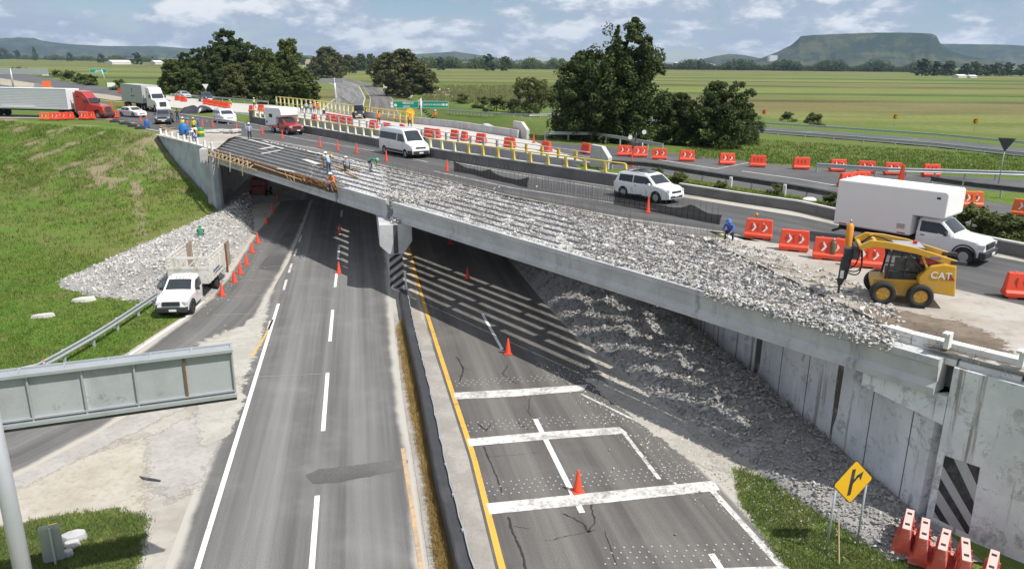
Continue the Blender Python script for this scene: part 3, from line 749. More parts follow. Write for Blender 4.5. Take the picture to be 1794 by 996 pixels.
# abutments and wing walls
CW = 23.62
def kr(K, t_, a, z, c0=CW):
    o = UC(ukc(K, c0), c0); return Vector((o.x+LD.x*t_+LD.y*a, o.y+LD.y*t_-LD.x*a, z))
mb = MB(); mb.prism([(0,-.1),(1.0,-.1),(1.0,ZB-.02),(0,ZB-.02)], lambda a, z: kr(KR, 0.3, a, z), lambda a, z: kr(KR, 27, a, z)); bb(mb, 'abutment_wall', m_wall)
mb = MB(); mb.prism([(.7,ZB),(1.2,ZB),(1.2,5.6),(.7,5.6)], lambda a, z: kr(KR, .5, a, z), lambda a, z: kr(KR, 27, a, z)); bb(mb, 'back_wall', m_wall)
mb = MB()
for k in range(13):
    t0 = 1.2+k*1.95; mb.box(kr(KR, t0, .0, 2.15), (.03,.03,4.28), rz=math.atan2(LD.y, LD.x))
bb(mb, 'wall_joint', m_darkwall)
for k in (2, 5, 8):
    mb = MB(); t0 = 1.2+k*1.95; w = .16+.1*(k % 2); mb.prism([(-w,.8+.3*k%1.5),(w*.6,.2),(w,3.6),(w*.8,4.28),(-w*.7,4.28),(-w*1.1,3)], lambda a, z: kr(KR, t0+a, -.004, z), lambda a, z: kr(KR, t0+a, -.002, z)); bb(mb, 'wall_stain', M('wall_stain', (.10,.085,.07), .9, 0, .5, 5, dirt=.9, dcol=(.3,.29,.28)))
# right wing wall runs on past the girders, with cheek pocket for the girder seat
ur = ukc(KR, CW)+.0
wing = MB(); wing.beam(UC(ur+.02, CW+.3, 2.6), UC(ur+16, CW+1.15, 2.6), .6, 5.4); wing = bb(wing, 'wing_wall', m_wall)
def ww(u, z, d=.004):       # point on wing wall face
    k = (u-ur)/16.; return UC(u, CW+.85*k-d, z)
mb = MB(); mb.prism([(ur-2.6,ZB-.55),(ur+.02,ZB-.95),(ur+.02,ZB-.02),(ur-2.6,ZB-.02)], lambda u, z: UC(u, CW-.02, z), lambda u, z: UC(u, CW+.8, z)); bb(mb, 'bearing_corbel', m_wall)
# hazard panel on the wing wall
def onwing(px, py):
    # intersection of sight line with wall face
    best = None
    for i in range(900):
        u = ur-3+i*.02; k = (u-ur)/16.; p = UC(u, CW+.85*k); z = Hgt(px, py, p)
        q = G(px, py, 0) ; az0 = math.atan2(q.x, q.y); az1 = math.atan2(p.x, p.y)
        if best is None or abs(az0-az1) < best[0]: best = (abs(az0-az1), u, z)
    return best[1], best[2]
c4 = [onwing(*p) for p in [(1655,797),(1717,818),(1697,935),(1635,905)]]
def lerp2(a, b2, t_): return (a[0]+(b2[0]-a[0])*t_, a[1]+(b2[1]-a[1])*t_)
def bil(s, t_): return lerp2(lerp2(c4[0], c4[1], s), lerp2(c4[3], c4[2], s), t_)
q = [bil(0,0), bil(1,0), bil(1,1), bil(0,1)]
mb = MB(); mb.prism(q, lambda u, z: ww(u, z, .004), lambda u, z: ww(u, z, .001)); bb(mb, 'hazard_panel', m_swhite)
for st in ([(0,0),(.25,0),(1,.52),(1,.72),(0,.16)], [(.62,0),(1,.0),(1,.26)], [(0,.38),(.02,.38),(1,1.0),(.82,1.0),(0,.62)], [(0,.76),(.48,1.0),(.2,1.0),(0,.9)]):
    if st[0] == (0,.38): st = [(0,.36),(1,.90),(1,1.0),(.93,1.0),(0,.54)]
    mb = MB(); mb.prism([bil(*p) for p in st], lambda u, z: ww(u, z, .010), lambda u, z: ww(u, z, .007)); bb(mb, 'stripe', m_sblack)
# stepped white coping on the wing wall and deck end
mb = MB()
cop = [G(1555,583,5.6), G(1600,596,5.6), G(1680,616,5.6), G(1794,644,5.6), G(2200,745,5.6)]
for a, b2 in zip(cop, cop[1:]): mb.beam(a+Vector((0,0,.06)), b2+Vector((0,0,.06)), .34, .42)
bb(mb, 'parapet_kerb', m_paintw, .02)
mb = MB(); c2_ = [G(1590,612,5.35), G(1680,635,5.35), G(1794,664,5.35), G(2200,765,5.35)]
for a, b2 in zip(c2_, c2_[1:]):
    d = (b2-a).normalized(); n_ = max(1, int((b2-a).length/1.6))
    for k in range(n_): mb.beam(a.lerp(b2, k/n_)+d*.03, a.lerp(b2, (k+1)/n_)-d*.03, .3, .22)
bb(mb, 'coping_block', m_paintw, .02)
for px_, py_ in ((1660,604),(1790,636)):
    p = G(px_, py_, 5.85); mb = MB(); mb.box(p+Vector((0,0,.15)), (.14,.3,.5), rz=-.85); mb.box(p+Vector((-.09,.0,.37)), (.16,.3,.08), rz=-.85); bb(mb, 'parapet_stub', m_paintw, .015)
# left abutment + wing wall with its white stub posts
ul = ukc(KL, 23.2)
mb = MB(); mb.prism([(-1.0,-.1),(0,-.1),(0,ZB-.02),(-1.0,ZB-.02)], lambda a, z: kr(KL, 0.1, a, z, 23.4), lambda a, z: kr(KL, 27, a, z, 23.4)); bb(mb, 'abutment_wall', m_conc)
mb = MB(); mb.prism([(-1.4,ZB),(-.7,ZB),(-.7,5.6),(-1.4,5.6)], lambda a, z: kr(KL, .3, a, z, 23.4), lambda a, z: kr(KL, 27, a, z, 23.4)); bb(mb, 'back_wall', m_conc)
m_wingL = concretemat('blue_grey_wall', (.50,.54,.57), (.36,.40,.43), (.22,.23,.23), .35)
mb = MB(); mb.beam(UC(ul-.05, 23.45, 2.75), UC(UA-.3, 23.45, 2.75), .5, 5.6); bb(mb, 'wing_wall', m_wingL)
mb = MB(); mb.box(UC(ul-.2, 23.15, 2.55), (.9,.5,5.1), rz=-.89); mb.box(UC(ul-1.1, 23.18, 2.6), (.22,.06,5.0), rz=-.89, mi=1); bb(mb, 'corner_pilaster', [m_wingL, m_darkwall])
L0, L1 = G(281,238,5.7), G(352,251,5.7)
mb = MB(); mb.beam(UC(UA-.3, 23.35, 5.62), UC(ul-.4, 23.35, 5.62), .34, .16); bb(mb, 'coping', m_paintw)
for k in range(9):
    p = UC(UA+.1+(ul-.8-UA)*k/8, 23.35, 5.98); mb = MB(); mb.box(p, (.24,.2,.56), rz=-.89); bb(mb, 'parapet_stub', m_paintw, .02)
# far parapet wall of the near bridge and its yellow railing
FP = [Vector((p.x, p.y, 0)) for p in off([(q.x, q.y, 0) for q in PX([(437,214),(520,231),(600,246),(700,266),(780,281),(900,300),(1090,329)], ZD)], -.22)]
FP = resample(FP, 60)
mb = MB()
for a, b2 in zip(FP, FP[1:]): mb.beam(a+Vector((0,0,ZD+.32)), b2+Vector((0,0,ZD+.32)), .32, .95)
mb.beam(FP[0]+Vector((0,0,ZD+.7)), FP[1]+Vector((0,0,ZD+.7)), .36, 1.7)
bb(mb, 'parapet_wall', m_darkwall)
mb = MB()
for a, b2 in zip(FP, FP[1:]): mb.beam(a+Vector((0,0,ZD+.83)), b2+Vector((0,0,ZD+.83)), .36, .07)
bb(mb, 'parapet_curb', m_light)
rail = empty('bridge_railing', FP[0]+Vector((0,0,ZD+.85)), 0, 'yellow steel railing with leaning posts on the far parapet of the broken bridge', 'railing')
RO = Vector(rail.location)
def rb(mb, name, mat, par): mb.v = [tuple(Vector(p)-Vector(par.location)) for p in mb.v]; return mb.build(name, mat, par)
Lt = sum((b2-a).length for a, b2 in zip(FP, FP[1:])); npost = int(Lt/1.75); PP = resample(FP, npost)
for k, p in enumerate(PP):
    d = Vector((.63,-.777,0)); mb = MB(); m_ = m_ylight if p.y > 64 else m_yellow
    mb.beam(p+Vector((0,0,ZD+.86))+d*.16, p+Vector((0,0,ZD+1.62)), .16, .16); mb.box(p+Vector((0,0,ZD+.90)), (.42,.2,.06), rz=-.89); rb(mb, 'post', m_, rail)
mb = MB(); mb.tube([p+Vector((0,0,ZD+1.64)) for p in FP], .05, 6); rb(mb, 'rail', m_yellow, rail)

# ================================================================== THE SECOND BRIDGE
br2 = empty('second_bridge', (-12,88,0), 0, 'second concrete bridge behind the first, pale deck lined with red barriers', 'bridge')
def b2b(mb, name, mat, bevel=0.): mb.v = [tuple(Vector(p)-Vector(br2.location)) for p in mb.v]; return mb.build(name, mat, br2, bevel=bevel)
NB = resample(Bn[4:12], 50); FB = resample(Bf[5:12], 50)
mb = MB()
for a, b2 in zip(NB, NB[1:]): mb.beam(a+Vector((.15,-.1,-.42)), b2+Vector((.15,-.1,-.42)), .5, 1.05)
b2b(mb, 'edge_beam', m_conc)
mb = MB()
for a, b2 in zip(NB, NB[1:]): mb.beam(a+Vector((-.1,.1,.14)), b2+Vector((-.1,.1,.14)), .3, .16)
b2b(mb, 'kerb', m_light)
V_ = []
mb = MB(); poly = [(p.x, p.y) for p in NB[::7]]+[(p.x, p.y) for p in FB[::-7]]
mb.prism(poly, lambda x, y: Vector((x, y, ZD-.5)), lambda x, y: Vector((x, y, ZD-.03))); b2b(mb, 'deck_slab', m_conc)
FW = resample(PX([(640,206),(700,214),(800,225),(908,242)], ZD), 14)
mb = MB()
for a, b2 in zip(FW, FW[1:]): mb.beam(a+Vector((0,.2,.4)), b2+Vector((0,.2,.4)), .3, .95)
b2b(mb, 'parapet_wall', m_conc)
def endblock(pa, pb, hgt):
    a, b2 = pa, pb; d = (b2-a); mb = MB(); y = Vector((-d.y, d.x, 0)).normalized()*.2
    prof = [(0,-.2),(1,-.2),(1,hgt*.55),(.6,hgt),(0,hgt)]
    mb.prism(prof, lambda s, z: a+d*s+y+Vector((0,0,z)), lambda s, z: a+d*s-y+Vector((0,0,z))); return mb
b2b(endblock(G(901,239,ZD), G(925,243,ZD), 1.75), 'end_block', m_light, .02)
b2b(endblock(G(1037,290,ZD), G(1068,297,ZD), 1.75), 'end_block', m_light, .02)
# corridor walls under it
for K in (KL-1.2, KR+.8):
    mb = MB(); mb.beam(Vector((K-.2*(62 if K > 0 else 94), (62 if K > 0 else 94), 2.2)), Vector((K-.2*112, 112, 2.2)) if K > 0 else Vector((K-.2*150, 150, 2.2)), .8, 5.9)
    b2b(mb, 'abutment_wall', m_conc)
mb = MB(); mb.beam(Vector((KP+.2-.2*84, 84, 2.6)), Vector((KP-.2*112, 112, 2.6)), .9, 5.2); b2b(mb, 'pier', m_conc)
r2 = empty('bridge_railing', NB[0]+Vector((0,0,.1)), 0, 'grey concrete posts with two thin rails along the near edge of the second bridge', 'railing')
Lt = sum((b2-a).length for a, b2 in zip(NB, NB[1:])); PP = resample(NB, int(Lt/2.1))
for p in PP[6:]:
    mb = MB(); mb.box(p+Vector((0,0,.62)), (.22,.2,.85), rz=-.9); rb(mb, 'post', m_conc if p.y > 72 else m_yellow, r2)
for z_ in (.62, 1.02):
    mb = MB(); mb.tube([p+Vector((0,0,z_)) for p in NB[5:]], .04, 5); rb(mb, 'rail', m_conc, r2)
r3 = empty('bridge_railing', G(484,182,ZD), 0, 'yellow railing on the far left side of the second bridge below the dark trees', 'railing')
YR = resample(PX([(484,184),(560,193),(640,206),(722,218)], ZD), 30)
for p in YR:
    mb = MB(); mb.box(p+Vector((0,.3,.75)), (.22,.2,1.5), rz=-.9); rb(mb, 'post', m_ylight if p.x < -25 else m_yellow, r3)
mb = MB(); mb.tube([p+Vector((0,.3,1.5)) for p in YR], .07, 6); mb.tube([p+Vector((0,.3,.45)) for p in YR], .05, 6); rb(mb, 'rail', m_yellow, r3)

# ================================================================== RUBBLE
def pts_deck(n, fn):
    P = []; sz = []
    while len(P) < n:
        r = fn()
        if r: P.append(r[0]); sz.append(r[1])
    return P, sz
def interp_(tab, x):
    if x <= tab[0][0]: return tab[0][1]
    for (p, q), (p2, q2) in zip(tab, tab[1:]):
        if x <= p2: return q+(q2-q)*(x-p)/(p2-p)
    return tab[-1][1]
rr = random.Random(21)
uP = ukc(KP, 27)
def f_deck():
    c = rr.uniform(23.45, 30.5); ua = ukc(KP, c)-.6; ub = interp_([(23.4,-9.7),(26,-10.6),(28.6,-13.6),(30.4,-18.)], c); f = rr.random()**.85; u = ua+(ub-ua)*f
    i = (c-GC[0])/.93; d = abs(i-round(i))      # distance to girder axis (0..0.5)
    keep = 1 if d < .22+.03*nz(u, c, 1.2, 3)+.05*max(0, f-.5) else (.005+1.2*max(0, f-.62)**1.4 + .04*nz(u, c, .8, 3))
    if rr.random() > keep: return None
    bump_ = .06+.34*max(0, nz(u*1.0, c*1.3, .6, 9))*(.1+f)+ .3*max(0, f-.5)
    hp = max(0, nz(u*.9, c*1.1, .55, 9)-.15) if f < .55 else .3
    bump_ = .02+.30*hp*(.4+f)+.24*max(0, f-.5); z = 5.50+rr.random()**1.3*bump_; s = rr.choice((.03,.045,.06,.08,.12,.17) if f < .55 and hp < .2 else (.04,.055,.075,.10,.13,.17))*rr.uniform(.6,1.2)*(.65+.25*f)
    if rr.random() < .02: s *= 1.7
    if d > .33: z -= .06
    return (tuple(UC(u, c, z)), s)
P, sz = pts_deck(19000, f_deck); rubble('concrete_rubble', P, sz, m_rub, 'grey-white broken concrete strewn over the stripped girders of the near bridge')
def f_edge():       # spilled over the edge near the right end
    f = rr.random(); u = -17+f*7.2; c = 23.45-rr.random()**2*.25; s = rr.uniform(.05,.14); return (tuple(UC(u, c, 5.56-(23.42-c)*.7+rr.uniform(-.1,.1))), s)
P, sz = pts_deck(700, f_edge)
def f_pier(): 
    u = ukc(KP, 23.6)+rr.gauss(0, .9); c = 23.6+abs(rr.gauss(0, 2.6)); return (tuple(UC(u, c, 5.55+rr.random()*.22)), rr.uniform(.05,.14))
P2, s2 = pts_deck(1400, f_pier); P += P2; sz += s2
def f_cap():
    p = kp(rr.uniform(-.5, 1.0), rr.uniform(-.25, .95), 4.38+rr.random()*.22); return (tuple(p), rr.uniform(.06,.13))
P2, s2 = pts_deck(220, f_cap); P += P2; sz += s2
rubble('concrete_rubble', P, sz, m_rub, 'loose concrete chunks heaped along the deck edge and on the pier cap')
def f_left():
    c = rr.uniform(23.5, 30.3); u = ukc(KP, c)-rr.random()**1.5*13; i = (c-GC[0])/.93
    if abs(i-round(i)) > .33: return None
    return (tuple(UC(u, c, 5.50+rr.random()*.06)), rr.uniform(.02,.08))
P, sz = pts_deck(2500, f_left); rubble('concrete_rubble', P, sz, m_rub, 'scattered small concrete crumbs on the girders left of the pier')
# pile under the right span, against the abutment
def pile_w(y): return interp_([(18,2.0),(22,3.2),(30,5.2),(40,6.6),(58,7.0)], y)
def interp_(tab, x):
    if x <= tab[0][0]: return tab[0][1]
    for (p, q), (p2, q2) in zip(tab, tab[1:]):
        if x <= p2: return q+(q2-q)*(x-p)/(p2-p)
    return tab[-1][1]
def pile_h(x, y):
    d = (KR-.15-.2*y)-x
    if y < 18.5: return 0
    hm = interp_([(18.5,.1),(22,.3),(30,.9),(40,1.5),(48,2.1),(60,1.2)], y); wd = pile_w(y); q = d/wd
    if q > 1: return 0
    q = max(q, -.05); f = max(0, 4*(q*.93+.07)*(1-(q*.93+.07)))**.8
    return f*hm*(1+.4*nz(x*.35, y, .8, 6))+.10*nz(x, y, 1.9, 1)*f+.05
gx, gy = 70, 150; V = []
for j in range(gy):
    y = 19+j*40/(gy-1)
    for i in range(gx):
        wd = pile_w(y); x = KR+.2-.2*y-(1-i/(gx-1))*(wd+.5); V.append((x, y, pile_h(x, y)-.02 if pile_h(x, y) > 0 else -.05))
F = [(j*gx+i, j*gx+i+1, (j+1)*gx+i+1, (j+1)*gx+i) for j in range(gy-1) for i in range(gx-1)]
m_pile = dirtmat('rubble_fines', (.27,.265,.255), (.36,.35,.335), (.17,.165,.16), 3)
o = npmesh('rubble_heap', V, F, m_pile, smooth=True, attr={'v': [.5]*len(V)}); tag(o, 'fine crushed concrete heaped against the right abutment under the bridge', 'rubble', None, 'stuff')
def f_pile():
    y = rr.uniform(19, 58); wd = pile_w(y); d = wd*rr.random(); x = KR-.1-.2*y-d; h = pile_h(x, y)
    return ((x, y, h+rr.uniform(-.01,.05)), rr.choice((.04,.055,.07,.09,.13))*rr.uniform(.7,1.3)*(2.0 if rr.random() < .04 else 1)*(.65 if y < 27 else 1))
P, sz = pts_deck(20000, f_pile)
def f_spray():
    y = rr.uniform(19, 34); wd = pile_w(y); d = wd+rr.random()**3.0*4.2-.4; x = KR-.2*y-d
    return ((x, y, .02), rr.choice((.02,.03,.04,.06))*rr.uniform(.6,1.4))
P2, s2 = pts_deck(4200, f_spray); rubble('concrete_rubble', P2, s2, m_rub, 'pale concrete crumbs sprayed over the lane edge at the foot of the pile')
rubble('concrete_rubble', P, sz, m_rub_shade, 'crushed concrete pile spilling from the right abutment wall onto the road')
for (a, b2, s_) in [(1250,868,.13),(1228,862,.12),(1183,937,.09),(1024,733,.1),(1075,822,.07),(1130,770,.09),(1068,789,.07)]:
    p = G(a, b2); o = rubble('concrete_chunk', [(p.x, p.y, .05)], [s_*.8], m_rub, 'small concrete chunk near %s' % ({1250:'the widest white bar, the right one of two',1228:'the widest white bar, the left one of two',1183:'the crack-free lane at the bottom',1024:'the start of the rubble edge',1075:'the middle of the dotted lane',1130:'the short worn lane line',1068:'the second white bar'}[a]), None, .8, None, 'rubble')
    del_k = o.pop('kind', None) if 'kind' in o.keys() else None
# pile at the left, behind the stake truck
LPc = PX([(95,492),(150,470),(240,430),(330,392),(400,360),(440,348),(447,400),(410,455),(385,505),(345,540),(300,545),(240,528),(160,520),(105,505)])
import mathutils
def inside(p, poly):
    c = False
    for i in range(len(poly)):
        a, b2 = poly[i], poly[i-1]
        if (a.y > p[1]) != (b2.y > p[1]) and p[0] < (b2.x-a.x)*(p[1]-a.y)/(b2.y-a.y)+a.x: c = not c
    return c
def edist(p, poly):
    m = 1e9; q = Vector((p[0], p[1], 0))
    for i in range(len(poly)):
        a, b2 = poly[i-1], poly[i]; ab = b2-a; t_ = max(0, min(1, (q-a).dot(ab)/ab.length_squared)); m = min(m, (q-a-ab*t_).length)
    return m
def lp_h(x, y):
    if not inside((x, y), LPc): return 0
    d = edist((x, y), LPc); east = min(1, max(0, (x+31)/9)); return min(1.3, d*.45)*(.15+.85*east)*(1+.25*nz(x, y, .7, 3))
xs_ = [p.x for p in LPc]; ys_ = [p.y for p in LPc]; gx, gy = 60, 90; V = []
for j in range(gy):
    for i in range(gx):
        x = min(xs_)+(max(xs_)-min(xs_))*i/(gx-1); y = min(ys_)+(max(ys_)-min(ys_))*j/(gy-1); h = lp_h(x, y); V.append((x, y, max(h, 0)+bank_h(x, y)*.9-(.0 if h > 0 else .2)))
F = [(j*gx+i, j*gx+i+1, (j+1)*gx+i+1, (j+1)*gx+i) for j in range(gy-1) for i in range(gx-1)]
o = npmesh('rubble_heap', V, F, m_pile, smooth=True, attr={'v': [.5]*len(V)}); tag(o, 'low mound of crushed concrete on the grass beside the stake truck', 'rubble', None, 'stuff')
def f_lp():
    x = rr.uniform(min(xs_), max(xs_)); y = rr.uniform(min(ys_), max(ys_))
    if not inside((x, y), LPc): return None
    d = edist((x, y), LPc); dens_ = min(1, .25+d*.5)*min(1, max(.12, (x+32)/5))
    if rr.random() > dens_: return None
    return ((x, y, lp_h(x, y)+bank_h(x, y)*.9+.02), rr.choice((.05,.07,.09,.13))*rr.uniform(.7,1.5))
P, sz = pts_deck(8000, f_lp)
def f_crumb():
    p = G(rr.uniform(180, 470), rr.uniform(370, 600)); 
    d = edist(p, LPc)
    if inside(p, LPc) or rr.random() > math.exp(-d*1.5): return None
    return ((p.x, p.y, .03+bank_h(p.x, p.y)), rr.uniform(.02,.07))
P2, s2 = pts_deck(300, f_crumb); rubble('concrete_rubble', P+P2, sz+s2, m_rub, 'pale broken concrete dumped on the grass behind the stake truck')
for (px_, py_, sx, sy, lb) in [(148,527,1.5,.75,'large flat pale concrete slab lying alone on the grass left of the rubble'),(75,556,1.3,.4,'long thin concrete slab in the grass nearest the left edge'),(131,944,.9,.5,'whitewashed rock on the grass corner, the bigger one behind the sign'),(128,958,.5,.3,'small white rock beside the bigger one by the grey sign'),(120,974,.35,.3,'smallest white rock nearest the foot of the grey sign')]:
    p = G(px_, py_); mb = MB(); n_ = 9; ring = [(math.cos(2*math.pi*k/n_)*sx/2*rr.uniform(.8,1.1), math.sin(2*math.pi*k/n_)*sy/2*rr.uniform(.75,1.1)) for k in range(n_)]
    a_ = .35; ring = [(x*math.cos(a_)-y*math.sin(a_), x*math.sin(a_)+y*math.cos(a_)) for x, y in ring]; mb.prism(ring, lambda x, y: Vector((x, y, 0)), lambda x, y: Vector((x*.85, y*.85, .22+.05*x)))
    o = mb.build('concrete_slab' if sx > 1 else 'rock', m_light if sx > 1 else m_conc, bevel=.03); o.location = (p.x, p.y, .0); tag(o, lb, 'slab' if sx > 1 else 'rock')
# twisted reinforcement sticking out
V = []; F = []
def stick(a, b2, r):
    d = (b2-a).normalized(); x = d.orthogonal().normalized()*r; y = d.cross(x); k = len(V)
    for q in (a, b2):
        for t_ in (0, 2.1, 4.2): V.append(tuple(q+x*math.cos(t_)+y*math.sin(t_)))
    F.extend([(k, k+1, k+4, k+3), (k+1, k+2, k+5, k+4), (k+2, k, k+3, k+5)])
for i in range(1500):
    c = rr.uniform(23.5, 30.4); f = rr.random(); u = ukc(KP, c)+f*(ukc(KR, c)-ukc(KP, c)+1.5); a = UC(u, c, 5.5)
    lean = Vector((rr.gauss(0, .3), rr.gauss(0, .3), rr.uniform(.15,.6))); m1 = a+lean*.6; m2 = m1+Vector((rr.gauss(0, .2), rr.gauss(0, .2), rr.uniform(-.05,.2))); stick(a, m1, .008); stick(m1, m2, .008)
for i in range(420):       # row of upright bars along the cut edge
    c = 30.4+rr.uniform(-.25, .25); f = rr.random(); u = ukc(KP, c)+(.02+f*1.0)*(ukc(KR, c)-ukc(KP, c)); a = UC(u, c, 5.5); stick(a, a+Vector((rr.gauss(0, .09), rr.gauss(0, .09), rr.uniform(.3,.85))), .008)
for i in range(260):       # long bent bars lying along the girders
    c = rr.uniform(23.6, 30.3); u = ukc(KP, c)+rr.random()*(ukc(KR, c)-ukc(KP, c)); a = UC(u, c, 5.68+rr.random()*.12); b2 = a+U*rr.uniform(.6,1.8)+N*rr.gauss(0,.25)+Vector((0,0,rr.gauss(0,.05))); stick(a, b2, .01)
o = npmesh('bent_rebar', V, F, M('rebar_steel', (.20,.18,.16), .8, .2, .3, 9)); tag(o, 'tangled thin steel bars sticking out of the broken deck', 'rebar', None, 'stuff')
# ================================================================== VEHICLES
def interp(tab, x):
    if x <= tab[0][0]: return tab[0][1]
    for (a, p), (b2, q) in zip(tab, tab[1:]):
        if x <= b2: return p+(q-p)*(x-a)/max(1e-9, b2-a)
    return tab[-1][1]
def paint(name, col): return M(name, col, .28, 0, .03, 2, dirt=.12, dcol=tuple(x*.7 for x in col), coat=.8)
p_white = paint('white_car_paint', (.76,.77,.77)); p_red = paint('red_car_paint', (.38,.02,.02)); p_grey = paint('grey_car_paint', (.085,.095,.11)); p_blue = paint('dark_blue_paint', (.02,.035,.06))
m_glass = glassmat('dark_glass'); m_tyre = M('tyre_rubber', (.022,.022,.022), .8, 0, .2, 12); m_rim = M('silver_rim', (.42,.43,.44), .35, .6, .1, 8)
m_plastic = M('black_plastic', (.03,.031,.033), .55, 0, .15, 8); m_lamp = M('lamp_glass', (.62,.64,.66), .12, .1, .1, 9); m_redlamp = M('red_lamp', (.4,.01,.01), .2)
m_chrome = M('chrome', (.55,.56,.58), .2, .9, .05, 5); m_plate = M('plate', (.7,.7,.68), .5)
def wheel(root, x, y, r, w, rimmat=None, name='wheel', rimr=.62):
    s = 1 if y > 0 else -1
    Mx = Matrix.Translation((x, y, r)) @ Matrix.Rotation(math.pi/2*(-s), 4, 'X')     # z axis -> outward
    b = MB(); b.lathe([(r*rimr,-w/2),(r*.93,-w/2),(r,-w*.32),(r,w*.32),(r*.95,w/2),(r*rimr,w/2),(r*rimr,w*.3)], Mx, 28)
    o = b.build(name, m_tyre, root)
    b = MB(); b.lathe([(r*rimr,w*.40),(r*rimr*.93,w*.42),(r*rimr*.86,w*.2),(r*.2,w*.28),(r*.16,w*.36),(0,w*.36)], Mx, 28)
    for k in range(5):
        t_ = 2*math.pi*k/5; b.beam(Mx @ Vector((r*.12*math.cos(t_), r*.12*math.sin(t_), w*.34)), Mx @ Vector((r*rimr*.9*math.cos(t_), r*rimr*.9*math.sin(t_), w*.34)), .07*r/.33, .03)
    b.build('rim', rimmat or m_rim, o); return o
def carbody(root, prof, wmax, sill, zb, zr, arches, mat, tum=.13, front=.16, rear=.10, name='body', n=90, crown=.03, x0=None, x1=None):
    x0 = prof[0][0]; x1 = prof[-1][0]
    def top(x): return interp(prof, x)
    def Wd(x, z):
        w = wmax
        f = max(0, (x-(x1-.75))/.75); w *= 1-front*f*f
        g = max(0, ((x0+.5)-x)/.5); w *= 1-rear*g*g
        if z > zb: w -= tum*(z-zb)/(zr-zb)*1.0+.02
        else: w -= .05*((zb-z)/(zb-sill))**2+ .02*(1 if z < zb-.02 else 1)*0
        return w
    def bot(x):
        z = sill
        for ax, ar in arches:
            d = abs(x-ax)
            if d < ar: z = max(z, math.sqrt(ar*ar-d*d)+ar*.86)
        if x > x1-.35: z = max(z, sill+.06*(x-(x1-.35))/.35)
        return z
    xs = sorted(set([x0+(x1-x0)*i/n for i in range(n+1)]+[p[0] for p in prof]))
    Mn = 9; K = 6; P = []
    for x in xs:
        zt = top(x); zb_ = min(bot(x), zt-.02); row = []
        for j in range(Mn+1):
            z = zb_+(zt-zb_)*(j/Mn); rr_ = Wd(x, z)
            if j == Mn: rr_ -= .05
            row.append((x, -rr_, z-(.0 if j < Mn else .0)))
        we = Wd(x, zt)-.05
        for k in range(1, K): y = -we+2*we*k/K; row.append((x, y, zt+crown*(1-(y/we)**2)))
        row += [(x, -a[1], a[2]) for a in row[:Mn+1]][::-1]
        P.append(row)
    b = MB(); b.grid(P, 0, True)
    nb = len(P[0])
    b.f.append(list(range(nb))); b.m.append(0); b.sm.append(False)
    b.f.append([(len(P)-1)*nb+k for k in range(nb)]); b.m.append(0); b.sm.append(False)
    o = b.build(name, mat, root)
    o.data.set_sharp_from_angle(angle=R_(38)) if hasattr(o.data, 'set_sharp_from_angle') else None
    # dark floor so that one cannot look through the arches
    b = MB(); b.box(((x0+x1)/2, 0, sill+.22), (x1-x0-.3, wmax*2-.3, .34)); 
    for ax, ar in arches: b.box((ax, 0, ar*1.1), (ar*1.9, wmax*2-.42, ar*1.3))
    b.build('underbody', m_black, root)
    return top, Wd
def sidewin(root, Wd, low, high, xa, xb, mat=None, name='side_window', sides=(-1, 1), e=.008):
    for s in sides:
        n = 12; P = []
        for i in range(n+1):
            x = xa+(xb-xa)*i/n; zl, zh = low(x), high(x)
            P.append([(x, s*(Wd(x, zl+(zh-zl)*j/3)+e), zl+(zh-zl)*j/3) for j in range(4)])
        b = MB(); b.grid(P); b.build(name, mat or m_glass, root, fix=False)
def topglass(root, top, Wd, xa, xb, name='windshield', f0=.86, f1=.86, e=.03, mat=None, crown=.03):
    P = []; n = 6
    for i in range(n+1):
        x = xa+(xb-xa)*i/n; zt = top(x); we = (Wd(x, zt)-.05); f = f0+(f1-f0)*i/n
        sl = (top(x+.02)-top(x-.02))/.04; nx_ = -sl/math.hypot(1, sl); nz_ = 1/math.hypot(1, sl)
        P.append([(x+nx_*e*.4, y*we*f, zt+crown*(1-(y*f)**2)+nz_*e*.5) for y in [-1+2*k/8 for k in range(9)]])
    b = MB(); b.grid(P); b.build(name, mat or m_glass, root, fix=False)
def part(root, name, mat, c, size, rz=0., bev=.02, M_=None):
    b = MB(); b.box(c, size, rz, M=M_); return b.build(name, mat, root, bevel=bev)
def seam(root, Wd, pts, s):
    b = MB(); P = [(x, s*(Wd(x, z)+.002), z) for x, z in pts]
    for a, c_ in zip(P, P[1:]): b.beam(a, c_, .012, .014)
    b.build('door_seam', m_plastic, root)
def mirrors(root, x, y, z, mat, sz=(.12,.2,.15)):
    for s in (-1, 1): part(root, 'mirror', mat, (x, s*(y+sz[1]/2), z), sz, bev=.03)

